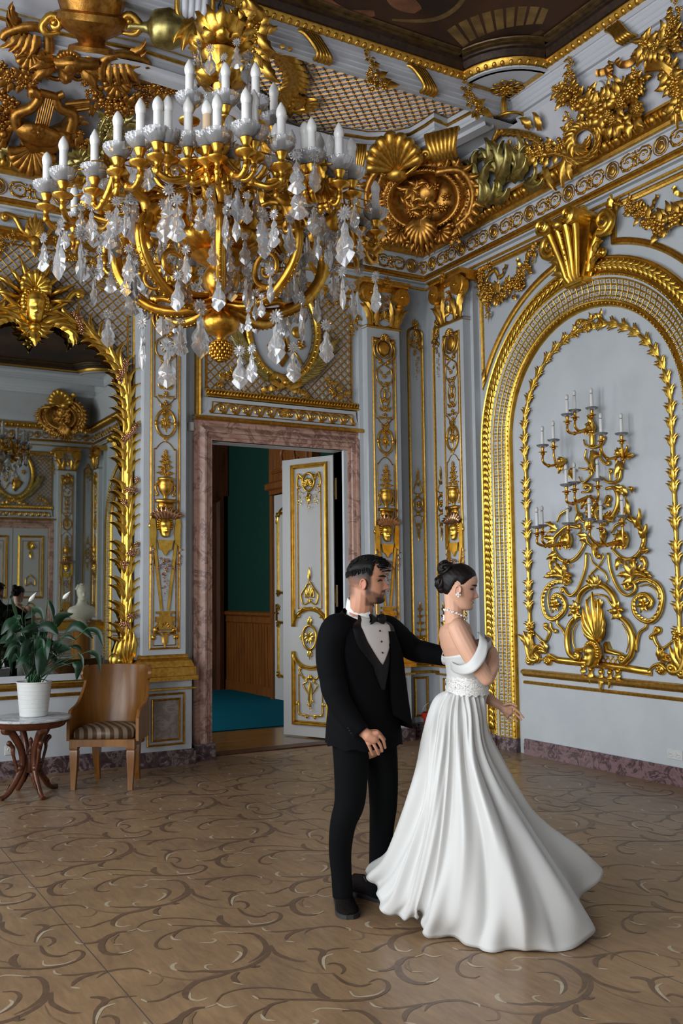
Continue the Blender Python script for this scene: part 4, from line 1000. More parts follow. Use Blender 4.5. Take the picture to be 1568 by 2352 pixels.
        P=cscroll(mb,[(kx+s*.14,z0+.02),(kx+s*.18,z0+.14),(kx+s*.26,z0+.22)],.025,0,.04,-s,0,.08)
        flower(mb,(kx+s*.46,z1+.06,.06),.06); leaf(mb,(kx+s*.38,z1+.02,.08),PI/2-s*.6,.14,.05,.6)
    mb.tube([(kx-.22,z1+.05,.22),(kx+.22,z1+.05,.22)],.055,8); mb.ball((kx,z1-.03,.33),(.06,.06,.06)); palm(mb,(kx,z1+.06,.22),PI/2,.12,.03,5,1.8)
    for k in range(9): mb.ball((kx-.035+.004*k,z0+.04+.05*k,.215+.01*k),.011,0,SPHS)
    mb.build('keystone',M['goldb'],root,60)
arch()
def spandrel(s,label):
    root=thing('spandrel_panel',label,'wall panel',(XB,-AC-s*1.2,4.6),'spandrel panels beside the keystone')
    x=lambda q:AC+s*q
    mb=MB(WB); r=1.715; zt=5.075; xo=1.515; zb=4.05
    t0=math.acos(min(1,(xo-.0)/r)) ; t1=math.acos(.42/r)
    P=[(x(r*cos(t)),AZ+r*sin(t)) for t in np.linspace(t0+.06,t1,16)]
    P=[(x(xo),AZ+r*sin(t0)-.02)]+P+[(x(.42),zt-.10),(x(.42),zt) if 0 else (x(.45),zt),(x(xo),zt)]
    if s<0: P=P[::-1]
    mb.sweep(P if s>0 else P,[(0,0),(.002,.022),(.018,.03),(.028,.018),(.045,.026),(.06,.02),(.066,0)],True)
    mb.build('gilt_frame',M['gold'],root)
    mb=MB(WB); c=.03
    garland(mb,[(x(xo-.02),zt-.10),(x(xo-.22),zt-.32),(x(xo-.55),zt-.34),(x(.72),zt-.14),(x(.58),zt+.0)],[.045,.075,.085,.06,.04],130,0,c,30+s,1.05,.25)
    mb.build('flower_swag',M['gold'],root,180); mb=MB(WB); garland(mb,[(x(xo-.13),zt-.16),(x(xo-.14),zt-.36),(x(xo-.13),zt-.60)],[.02,.06,.012],40,0,c,32+s,1.,.35); mb.build('flower_drop',M['gold'],root,180); mb=MB(WB)
    for dx,dz in ((xo-.0,zt+.0),(xo+.03,zt-.12),(xo-.14,zt+.02),(xo-.03,zt-.05)): flower(mb,(x(dx),zt-.02+dz-zt,c),.05)
    garland(mb,[(x(xo+.04),zt-.30),(x(xo+.035),zt-.05),(x(xo-.2),zt+.02)],.03,26,0,c,34+s,1.,.4)
    mb.build('corner_flowers',M['gold'],root,180); mb=MB(WB); leaf(mb,(x(xo-.02),AZ+r*sin(t0)+.04,c),-PI/2,.16,.035,.6); mb.build('end_leaf',M['gold'],root,180)
    for x0 in (xo-.12,.62):
        q=1 if x0>1 else -1; mb=MB(WB)
        ribbon(mb,[(x(x0),zt-.10),(x(x0-q*.12),zt-.04),(x(x0-q*.17),zt-.16),(x(x0-q*.26),zt-.12),(x(x0-q*.30),zt-.05)],.02,0,.035,.012,4)
        mb.build('ribbon',M['goldb'],root,180)
spandrel(-1,'gilded spandrel panel with flower swag between the keystone and the room corner')
spandrel(1,'gilded spandrel panel with flower swag beyond the keystone, away from the corner')
def leaf_border():
    root=thing('leaf_border','gilded palm-leaf border on the pale panel inside the arch','wall ornament',(XB,6.445,0))
    C0=-6.445; R=.925
    half=[(C0-R,.98)]+[(C0-R,z) for z in (1.6,2.2,2.8)]+[(C0-R*cos(t),3.18+R*.97*sin(t)) for t in np.linspace(0,PI/2-.08,9)]
    C=catmull(half,6)
    for s in (1,-1):
        mb=MB(WB); Q=np.array([(C0+s*(p[0]-C0),p[1]) for p in C]); L=np.r_[0,np.cumsum(np.linalg.norm(np.diff(Q,axis=0),axis=1))]
        mb.tube([(p[0],p[1],.022) for p in Q],.018,6)
        for k,d0 in enumerate(np.arange(.03,L[-1],.145)):
            i=min(int(np.searchsorted(L,d0)),len(Q)-2); d=Q[i+1]-Q[i]; a=math.atan2(d[1],d[0]); f=1.-.15*(d0/L[-1])
            for q in (-1,1): leaf(mb,(Q[i][0],Q[i][1],.02),a+q*.22,.145*f,.021,.8,q*.75,0,2,ns=6,nt=3); leaf(mb,(*(Q[i]+d/np.linalg.norm(d)*.05),.02),a+q*.30,.11*f,.018,.8,q*.75,0,2,ns=6,nt=3)
            leaf(mb,(Q[i][0],Q[i][1],.03),a,.15,.023,.6,0,0,2,ns=5,nt=3)
        mb.build('palm_branch',M['goldb'],root,180)
    for s in (-1,1):
        mb=MB(WB); x=lambda q:C0+s*q
        for a,b,ww in (([(x(R),1.20),(x(R+.05),1.08),(x(R-.0),.95),(x(R-.08),.93)],s,.03),([(x(R-.02),1.16),(x(R-.06),1.02),(x(R-.02),.92)],-s,.025)): cscroll(mb,a,ww,0,.04,-b,0,.03)
        for k in range(4): leaf(mb,(x(R),.95+.03*k,.03),PI/2+(.6-.4*k)*s,.22,.04,.6,.3*(k-1.5),0,3)
        cscroll(mb,[(x(R-.06),1.20),(x(R-.2),1.12),(x(R-.28),1.22),(x(R-.22),1.26)],.02,0,.02,s,0,.02)
        flower(mb,(x(R-.02),1.24,.04),.06); mb.build('corner_scroll',M['goldb'],root,180)
    mb=MB(WB); garland(mb,[(C0-.22,4.06),(C0,4.10),(C0+.2,4.12)],.04,20,0,.02,41,1.,.5)
    for s in (-1,1): ribbon(mb,[(C0,4.10),(C0+s*.1,4.16),(C0+s*.17,4.10),(C0+s*.06,4.05)],.02,0,.03,.01,3)
    mb.build('top_knot',M['goldb'],root,180)
leaf_border()
# ---- wall sconce
M['candle']=plain('ivory candle tube','e8e6e2',.4); M['bulb']=plain('frosted lamp bulb','e4e2dd',.25,0,.6,Transmission_Weight=.15)
M['bulb_collar']=plain('black lamp collar','17171a',.5)
gl=NT('clear crystal'); gl.set(Base_Color=(.93,.94,.95,1),Roughness=.05,IOR=1.5,Transmission_Weight=.82); M['crystal']=gl.mat
def S3(x,y,c=.03): return WB.px(1080+x/3.213,860+y/3.213,c)
def S4(x,y,c=.03): return WB.px(1080+x/3.213,1240+y/3.213,c)
def candle_parts(fr,p,H,root,rc=.0125,pan=.055,cup=True,glow=None,cmat='candle',collar=False):
    """candle on its cup: p = foot of the candle (local), upright; returns nothing"""
    def up(prof,name,mat,seg=12,ribs=0,amp=0.,par=root,sm=50):
        mb=MB(fr); mb.lathe([(r,h) for r,h in prof],p,seg,0,axis=1,ribs=ribs,amp=amp) if fr is not ID else mb.lathe(prof,p,seg,0,2,ribs,amp)
        return mb.build(name,M[mat],par,sm)
    h=H*.72
    c=up([(0,0),(rc,0),(rc,h),(rc*.75,h+.004),(0,h+.004)],'candle',cmat,10)
    if collar: up([(rc*.82,h),(rc*.82,h+.012),(0,h+.012)],'lamp_collar','bulb_collar',8,par=c)
    up([(rc*.7,h+.004),(rc*1.15,h+.018),(rc*1.25,h+.032),(rc*.85,h+.05),(rc*.2,H),(0,H)],'bulb','bulb',10,par=c)
    up([(rc*1.2,-.006),(pan*.6,.0),(pan*.95,.012),(pan,.024),(pan*.93,.024),(pan*.55,.006),(rc*1.2,.002)],'drip_pan','crystal',28,14,.05)
    if cup: up([(0,-.075),(.012,-.07),(.010,-.055),(.04,-.05),(.042,-.044),(.014,-.036),(.012,-.022),(.018,-.01),(.016,.0),(0,0)],'candle_cup','brass',12)
def sconce():
    root=thing('wall_sconce','large gilded rococo wall candelabra on the pale panel inside the arch','sconce',(XB,6.45,1.0))
    mb=MB(WB); r=.016
    def T(f,pts,rad,R0=0,R1=0,side=1,tap=.5,c=.03,leafs=0,eye=True):
        P=[f(x,y) for x,y in pts]; Q=cscroll(mb,P,rad,R0,R1,side,0,c,5,7,None,tap,1.1,eye)
        if leafs:
            C=catmull(P,5)
            for k in range(2,len(C)-1,2):
                d=C[k+1]-C[k]; leaf(mb,(C[k][0],C[k][1],c),math.atan2(d[1],d[0])+leafs*.6,.075,.02,.7,-leafs*.5,0,2,ns=5,nt=3)
        return Q
    A3=S3;B4=S4
    for pts,rad,sd in (([(855,95),(850,200),(825,290),(790,370),(750,410),(715,400),(690,360)],.016,1),([(1015,95),(1030,210),(1070,320),(1110,380),(1160,410),(1210,380),(1215,330),(1180,290)],.016,-1)): T(B4,pts,rad,0,.025,sd,.9)
    T(B4,[(880,100),(900,160),(940,200),(990,240),(1010,290),(1000,325)],.011); T(B4,[(975,95),(980,135),(940,200),(890,250),(870,290),(885,325)],.011)
    T(B4,[(720,300),(640,300),(580,330),(540,400),(535,480),(560,560),(610,590),(665,565),(705,505),(690,430),(640,400),(605,430),(610,475),(640,490)],.019,0,0,1,.6,.035,1)
    T(B4,[(1180,320),(1250,290),(1310,285),(1390,330),(1422,420),(1400,540),(1340,605),(1270,595),(1215,540),(1205,460),(1240,410),(1300,400),(1345,450),(1325,500),(1290,505)],.019,0,0,1,.6,.035,-1)
    T(B4,[(640,345),(590,360),(572,430),(580,500),(600,540)],.009); T(B4,[(1240,345),(1300,330),(1370,370),(1385,440)],.009)
    for x,y in ((640,480),(1290,475)): 
        for k in range(6): leaf(mb,(*B4(x,y),.05),k*1.05,.08,.025,.7,.5,0,2,ns=5,nt=3)
        mb.ball((*B4(x,y),.08),.028)
    for x,y,s in ((720,315,1),(1168,332,-1)):
        sp=spir(B4(x,y),.045,1.3,0,s); mb.tube([(a,b,.05) for a,b in sp],np.linspace(.02,.01,len(sp)),6)
    for x0,y0,dr in ((690,270,1),(1190,265,-1)):
        for k,(an,L) in enumerate(((2.9,.20),(2.3,.16),(1.0,.14),(.3,.15),(-1.0,.13))):
            a=an if dr>0 else PI-an; leaf(mb,(*B4(x0,y0),.04),a,L,.035,.7,.6*dr*(-1)**k,0,3)
        T(B4,[(x0,y0),(x0-dr*70,y0-20),(x0-dr*100,y0-80),(x0-dr*90,y0-125)],.02,0,.02,-dr,.6)
        for k in range(5): leaf(mb,(*B4(x0-dr*(100-20*k),y0-10*k),.03),PI/2+dr*(1.4-.3*k),.09,.022,.6,dr*.5,0,2,ns=5,nt=3)
        garland(mb,[B4(x0+dr*45,y0-120),B4(x0+dr*50,y0-60)],.02,10,0,.03,50+dr)
    for L_ in ([(590,610),(600,650),(625,680)],[(640,590),(645,625),(680,660),(705,720),(710,790)],[(1370,640),(1350,690),(1330,710)],[(1300,615),(1290,650),(1250,680),(1230,750),(1225,825)]): T(B4,L_,.014,0,.014 if len(L_)==3 else 0,1,.8)
    T(B4,[(800,470),(815,410),(850,365),(900,338),(940,333),(1000,345),(1055,400),(1080,470),(1085,520)],.030,.0,.0,1,.8,.045)
    T(B4,[(850,470),(880,420),(935,405),(1000,420),(1040,480)],.010,0,0,1,.9,.03)
    T(B4,[(835,560),(775,585),(735,650),(722,740),(738,830),(785,875)],.030,0,.035,1,.7,.045); T(B4,[(1065,555),(1140,590),(1190,660),(1208,750),(1195,845),(1150,900)],.030,0,.035,-1,.7,.045)
    T(B4,[(790,610),(760,670),(755,750),(775,820)],.009); T(B4,[(1120,620),(1160,690),(1168,760),(1150,830)],.009)
    for x,y,s in ((790,520,1),(1095,520,-1)):
        for k in range(6): leaf(mb,(*B4(x,y),.05),k*1.05+.3,.10,.03,.7,.6*s,0,3,ns=6,nt=3)
        mb.ball((*B4(x,y),.07),.035)
    for k in range(5): leaf(mb,(*B4(935,345),.05),PI/2+(k-2)*.7,.12,.03,.7,-(k-2)*.4,0,3)
    for k in range(9): leaf(mb,(*B4(945,740),.06),PI/2+(k-4)*.33,.44-.06*abs(k-4),.034,.9,-(k-4)*.28,0,5,ns=12)
    for k in range(5): leaf(mb,(*B4(945,500),.03),PI/2+(k-2)*.6,.10,.02,.6,-(k-2)*.5,0,2,ns=5,nt=3)
    mask(mb,(*B4(940,845),.09),.22,0,.35,True,-.1)
    for pts in ([(785,800),(870,790),(885,740),(905,760),(890,830),(785,820)],[(1115,835),(1030,805),(1010,750),(995,765),(1005,835),(1115,855)]):
        q=[B4(*p) for p in pts]; mb.slab(q if pts[0][0]<900 else q[::-1],.0,.06)
    trellis(mb,[B4(825,845),B4(825,895),B4(1100,915),B4(1100,865)][::-1],.042,PI/4,.007,.012,.0,0)
    bar=[(590,868),(640,888),(800,905),(960,925),(1130,945),(1330,978),(1360,930),(1400,918)]
    mb.tube([(*B4(x,y),.02) for x,y in bar[:6]],.036,6,flat=.45)
    T(B4,[(480,880),(545,878),(585,850),(610,862),(650,890)],.016); T(B4,[(1310,970),(1360,925),(1410,920),(1450,955),(1540,968)],.018)
    for x,y in ((568,890),(1400,955)): mb.lathe([(0,.05),(.035,.045),(.05,.03),(.05,0)],(*B4(x,y),0),12); flower(mb,(*B4(x,y),.05),.04)
    for x,y,L in ((830,935,.09),(885,955,.13),(960,975,.18),(1025,980,.14),(1085,970,.1)): leaf(mb,(*B4(x,y),.02),-PI/2,L,.035,.6,0,0,2); mb.ball((*B4(x,y),.02),.03)
    for s,x0,y0 in ((1,560,830),(-1,1400,890)):
        for k in range(4): leaf(mb,(*B4(x0,y0),.03),(PI/2+s*(1.3-.5*k)),.12,.03,.7,s*.5,0,2)
        T(B4,[(x0,y0),(x0-s*40,y0-30),(x0-s*80,y0-25)],.015,0,.015,s)
    # upper body
    T(A3,[(905,400),(905,470),(905,530)],.028,0,0,1,.8,.04)
    for L_,rad in (([(835,480),(850,520),(905,540),(960,520),(985,480)],.014),([(855,550),(845,610),(870,650),(890,690)],.014),([(955,550),(960,620),(985,650),(1010,665)],.014),([(800,690),(850,700),(885,670),(905,600)],.013),([(800,755),(830,800),(890,750),(895,720)],.013),([(955,755),(1030,800),(1095,775),(1108,715)],.018),([(1030,790),(1030,740),(1040,720)],.012),([(1000,845),(1055,835),(1088,895),(1082,980),(1040,1060),(990,1080)],.024),([(820,870),(880,860),(885,820),(850,815)],.018),([(985,960),(1010,900),(1030,920),(1010,950)],.016),([(640,1090),(660,1040),(700,1010),(720,1000)],.016),([(800,1170),(835,1240),(825,1290),(770,1360),(700,1380),(640,1340),(610,1280),(620,1210),(660,1165),(720,1120),(800,1130)],.02),([(1040,1280),(1110,1350),(1190,1360),(1258,1300),(1280,1200),(1240,1110),(1170,1060),(1150,1000)],.022),([(1040,1170),(1070,1120),(1110,1100)],.016),([(770,930),(790,1020),(830,1080),(880,1090)],.018),([(850,1180),(870,1240),(920,1270),(970,1240),(990,1180)],.02),([(920,1270),(935,1320),(937,1340)],.018),([(830,1130),(810,1170),(830,1250)],.012)): T(A3,L_,rad,0,.018,1,.55)
    for x,y,an,L in ((905,560,-PI/2,.22),(905,390,PI/2,.12),(1160,1070,1.2,.2),(1230,1130,.9,.18),(1270,1210,.7,.15),(1260,1290,-.3,.12),(640,1150,2.3,.16),(620,1220,2.7,.14),(640,1320,3.4,.12),(700,1370,-1.2,.1),(1110,1350,-2,.12),(1190,1360,-1.2,.1),(1150,900,1.3,.10),(1120,860,2.0,.08),(1190,860,.3,.06),(700,650,-2.3,.12),(740,700,-1.3,.12),(1130,590,-.4,.16),(1110,640,-2.,.16),(880,900,-2.4,.14),(930,950,-1.5,.2),(820,1020,-2.2,.12),(1000,1040,-.7,.14),(880,1040,-1.9,.15),(950,1040,-1.1,.15),(860,1200,2.6,.1),(980,1200,.5,.1),(920,1230,-1.57,.16)):
        leaf(mb,(*A3(x,y),.04),an,L,.034,.8,.5,0,3); leaf(mb,(*A3(x,y),.04),an+.7,L*.7,.028,.8,.8,0,2)
    for x,y,R_ in ((720,1225,.085),(1130,1220,.09),(905,1010,.06),(905,395,.05),(1120,580,.045),(690,640,.04)):
        mb.ball((*A3(x,y),.05),(R_*.8,R_,.06)); 
        for k in range(8): leaf(mb,(*A3(x,y),.07),k*PI/4,R_*1.1,.025,.6,.4,0,2,ns=5,nt=3)
    mb.build('scrollwork',M['goldb'],root,180)
    nodes={'A':(905,390),'B':(1120,590),'C':(690,645),'D':(880,900),'E':(720,1230),'F':(1130,1220)}
    R_c=.0145; cs=[('A',715,310,.36),('A',770,280,.27),('A',895,262,.13),('B',965,452,.31),('B',1115,452,.12),('C',533,538,.33),('C',613,498,.22),('D',708,828,.37),('D',768,812,.27),('D',940,788,.13),('E',492,1138,.42),('E',530,1128,.33),('E',720,1112,.12),('F',880,1083,.45),('F',963,1098,.33),('F',1120,1058,.12)]
    for nd,x,y,c in cs:
        a,b=S3(x,y,c); candle_parts(WB,(a,b,c),.205,root,.0145,.056,True,None,'candle',True)
        na,nb=S3(*nodes[nd],.06); mb=MB(WB)
        P=[(na,nb,.05),(na+(a-na)*.35,nb-.03,.05+(c-.05)*.35),(na+(a-na)*.75,min(b-.15,nb-.05),.05+(c-.05)*.75),(a,b-.135,c),(a,b-.075,c)]
        C=catmull(P,6); mb.tube(C,np.linspace(.017,.010,len(C)),6)
        mb.lathe([(0,b-.08),(.022,b-.07),(.018,b-.055),(0,b-.055)],(a,0,c),10,0,1); mb.ball(C[len(C)//2],(.02,.02,.02))
        leaf(mb,(C[6][0],C[6][1],C[6][2]),-1.2,.06,.02,.6)
        mb.build('arm',M['brass'],root,180)
sconce()
def socket(fr,a,b,n,label):
    root=thing('power_socket',label,'socket',tuple(fr.w((a,b,0))[0])); w=.041
    mb=MB(fr); mb.sweep(rect(a-w*n,a+w*n,b-w,b+w),[(0,0),(0,.008),(.004,.011)],True); mb.box(a-w*n+.003,a+w*n-.003,b-w+.003,b+w-.003,0,.010); mb.build('plate',M['plastic'],root,0)
    for k in range(n):
        x=a+(2*k-(n-1))*w; mb=MB(fr); mb.lathe([(.026,.0105),(.024,.013),(.021,.0135),(.02,.0108),(0,.0108)],(x,b,0),18); i=mb.build('insert',M['plastic'],root,60)
        mb=MB(fr)
        for d in (-.009,.009): mb.lathe([(.0032,.0112),(0,.0112)],(x+d,b,0),8)
        mb.build('pin_hole',M['bulb_collar'],i,0)
M['plastic']=plain('white plastic','cfcfcb',.4)
a,b=WB.px(1550,1733,0); socket(WB,a,b,2,'white double power socket low on the pale wall under the arch')
a,b=WA.px(22,1723,0); socket(WA,a,b,1,'white power socket with side plate low on the wall behind the round table')
def sensor():
    a,b=WA.px(438,980,.02); root=thing('motion_sensor','small white box fixed high beside the marble door casing','sensor',tuple(WA.w((a,b,0))[0]))
    mb=MB(WA); mb.box(a-.033,a+.033,b-.045,b+.04,0,.035); mb.lathe([(.033,b-.045),(.033,b+.04)],(a,0,.03),10,0,1,a0=-PI,a1=0); mb.build('housing',M['plastic'],root,40)
sensor()
# ================================================================== CEILING ORNAMENT
CE=Fr((0,0,ZT+.012),(1,0,0),(0,-1,0),(0,0,-1))
CP=Fr((0,0,6.655),(1,0,0),(0,-1,0),(0,0,-1))
RA=Fr((0,UY1-.03,0),(1,0,0),(0,0,1),(0,-1,0)); RB=Fr((UX1-.03,0,0),(0,-1,0),(0,0,1),(-1,0,0))
_n=math.hypot(.18,.52); CB=Fr((XB-.20,0,5.68),(0,-1,0),(-.18/_n,0,.52/_n),(-.52/_n,0,-.18/_n))
_n=math.hypot(.82,.52); CA=Fr((0,YA-.20,5.68),(1,0,0),(0,-.82/_n,.52/_n),(0,-.52/_n,-.82/_n))
def O(name,label,cat,fr,at_,group=None): return thing(name,label,cat,tuple(fr.w((at_[0],at_[1],0))[0]),group)
def soffit():
    root=O('trellis_soffit','gilded square trellis panel on the ceiling between the painting and the door wall','ceiling panel',CE,(4.8,-7.5))
    up=[(x,-(UY1+.06)) for x in (5.70,2.6)]; lo=[(p[0],-(p[1]-.03)) for p in BW if p[0]>3.1]
    lo[0]=(3.0,lo[0][1]); poly=[(5.70,-7.1),(3.0,-7.1)]+lo
    mb=MB(CE); n=len(lo); mb.grid([[(p[0],-7.08,0),(p[0],p[1],0)] for p in lo],flip=False); mb.add([(lo[-1][0],-7.08,0),(lo[-1][0],lo[-1][1],0),(5.72,-7.08,0)],[(0,1,2)]); mb.build('trellis_ground',M['trellis_ground'],root,0)
    mb=MB(CE); trellis(mb,poly,.078,PI/4,.0065,.010,.0,.012,0,.024,1); mb.build('lattice',[M['goldo'],M['cove']],root,0)
soffit()
def painting():
    root=O('ceiling_painting','dark brown ceiling painting with a fan of ochre panels','painting',CP,(2,-2)); root.location=(2,2,6.64)
    mb=MB(CP); mb.box(UX0,UX1,-UY1,-UY0,-.01,0)
    # painted architecture: fan of ochre slats, bands and figures, all flat on the canvas
    c=.0012; P=lambda u,v:tuple(CP.px(u,v,0))
    fx,fy=P(1150,165)
    A=[(P(1035+k*23.5,(72-k*7.2 if k<9 else 15)),None) for k in range(10)]
    tops=[(1022,72),(1048,55),(1075,42),(1102,32),(1130,24),(1158,18),(1186,15),(1214,14),(1242,16),(1262,22)]
    bots=[(1062,110),(1078,96),(1096,86),(1116,78),(1138,70),(1160,64),(1182,60),(1204,57),(1226,55),(1248,55)]
    for k in range(9):
        t0,t1,b0,b1=tops[k],tops[k+1],bots[k],bots[k+1]; g=lambda a,b,f:(a[0]+(b[0]-a[0])*f,a[1]+(b[1]-a[1])*f)
        mb.add([(*P(*g(b0,b1,.12)),c),(*P(*g(b0,b1,.88)),c),(*P(*g(t0,t1,.86)),c),(*P(*g(t0,t1,.14)),c)],[(0,1,2,3)],1)
    for pts,w,m in (([(1060,118),(1100,128),(1150,122),(1200,98),(1245,70)],.10,2),([(1075,140),(1120,138),(1170,118),(1235,92)],.05,1),([(900,45),(960,48),(1010,40),(1050,15),(1080,-30)],.05,1),([(1240,125),(1330,70),(1420,10),(1470,-30)],.045,2),([(1050,160),(980,125),(900,95),(780,50),(640,5)],.05,2),([(720,-20),(760,20),(800,35),(860,30)],.16,3),([(900,-40),(920,0),(960,25)],.18,3),([(1100,150),(1150,140),(1210,130)],.02,1)):
        C=catmull([P(u,v) for u,v in pts],6); T=np.gradient(C,axis=0); T/=np.linalg.norm(T,axis=1)[:,None]; N=np.stack([-T[:,1],T[:,0]],1); s=np.linspace(0,1,len(C)); w_=w*.6*np.sin(PI*np.clip(s*.9+.05,0,1))**.5
        G=np.zeros((2,len(C),3)); G[0,:,:2]=C+N*w_[:,None]; G[1,:,:2]=C-N*w_[:,None]; G[:,:,2]=c+.0004*m; mb.grid(G,m=m)
    mb.build('canvas',[M['paint_dark'],M['paint_ochre'],M['paint_mid'],M['paint_flesh']],root,0)
M['paint_dark']=noisy('dark umber paint','1c0f08','4a2d18',1.6,.6,0,0,None,6,.35,.7)
M['paint_ochre']=noisy('ochre paint','5a4423','8a6c3a',5,.6,0,0,None,6); M['paint_mid']=noisy('olive brown paint','3a2813','5e4625',6,.6,0,0,None,6); M['paint_flesh']=noisy('russet paint','4a2a1a','8a5a3c',4,.6,0,0,None,5)
painting()
# ---- bands, drops and rosette on the upper riser
def band(fr,u,v,label,w=.085):
    a,b=fr.px(u,v); root=O('ribbon_band',label,'ceiling ornament',fr,(a,b),'gilded ribbon bands across the ceiling moulding'); mb=MB(fr)
    sl=.10
    for k in range(5):
        o=(k-2)*w*.42; pts=[(a+o*1.1-sl,6.475,-.03),(a+o-sl*.6,6.46,.03),(a+o*.85,6.40,.045),(a+o*.8+sl*.5,6.33,.055),(a+o*.9+sl*.8,6.275,.05),(a+o+sl*.9,6.27,-.02)]
        mb.tube(catmull(pts,3),w*.24,6)
    mb.build('bound_ribbon',M['gold'],root,180)
band(RA,720,115,'gilded ribbon band on the ceiling moulding above the trellis, nearer the chandelier'); band(RA,965,192,'gilded ribbon band on the ceiling moulding above the trellis, nearer the corner rosette'); band(RB,1424,95,'gilded ribbon band on the ceiling moulding above the arch wall',.08)
def drop(fr,u,v,label,H=.34,tilt=.1):
    a,b=fr.px(u,v,.05); root=O('flower_drop',label,'ceiling ornament',fr,(a,b),'gilded flower drops on the ceiling moulding'); mb=MB(fr)
    garland(mb,[(a-tilt*.5,b+H/2),(a,b),(a+tilt,b-H/2)],[.03,.05,.09],46,0,.04,int(u),1.,.35); mb.build('blossoms',M['gold'],root,180)
drop(RA,852,158,'gilded flower drop on the ceiling moulding between two ribbon bands'); drop(RA,1078,220,'gilded flower drop between corner rosette and trellis panel on the ceiling moulding'); drop(RB,1308,180,'gilded flower drop on the arch-wall ceiling moulding next to the corner rosette',.4,-.02); drop(RB,1548,45,'gilded flower cluster on the ceiling moulding above the quiver trophy',.5,-.05)
def rosette():
    a,b=UX1-.20,-(UY1-.19); fr=Fr((0,0,6.46),(1,0,0),(0,-1,0),(0,0,-1)); root=O('corner_rosette','pierced gilded rosette on the small triangular corner plaque of the ceiling','ceiling ornament',fr,(a,b)); mb=MB(fr)
    for k in range(10):
        t=k*PI/5; mb.tube([(a+cos(t)*.115+q[0]*cos(t)-q[1]*sin(t),b+sin(t)*.115+q[0]*sin(t)+q[1]*cos(t),.012) for q in oval(0,0,.045,.028,9)],.009,4,closed=True)
    flower(mb,(a,b,.02),.075,0,8); flower(mb,(a,b,.05),.045); 
    for s in ((UX1-.03,-(UY1-.03),UX1-.56,-(UY1-.03)),(UX1-.03,-(UY1-.03),UX1-.03,-(UY1-.56))): d_=((0,.075) if abs(s[1]-s[3])<1e-6 else (-.075,0)); mb.add([(s[0],s[1],.004),(s[2],s[3],.004),(s[2]+d_[0],s[3]+d_[1],.004),(s[0]+d_[0],s[1]+d_[1],.004)],[(0,1,2,3)])
    mb.build('pierced_petals',M['gold'],root,180)
    root=O('corner_bracket','fluted gilded bracket under the projecting ceiling corner','ceiling ornament',RB,(-UY1,6.3)); mb=MB(ID)
    for k in range(5):
        t=PI+PI/2*(k/4); q=(UX1-.06+.06*cos(t),UY1-.06+.06*0+.06*sin(t)*-1)
        mb.tube([(q[0],q[1],6.45),(q[0]-.015,q[1]-.015,6.36),(q[0]+.0,q[1],6.28)],.022,6)
    mb.tube([(UX1-.02-.20*cos(t)*.7,UY1-.02-.20*sin(t)*.7,6.262) for t in np.linspace(-.4,PI/2+.4,10)],.016,6)
    mb.build('flutes',M['gold'],root,60)
rosette()
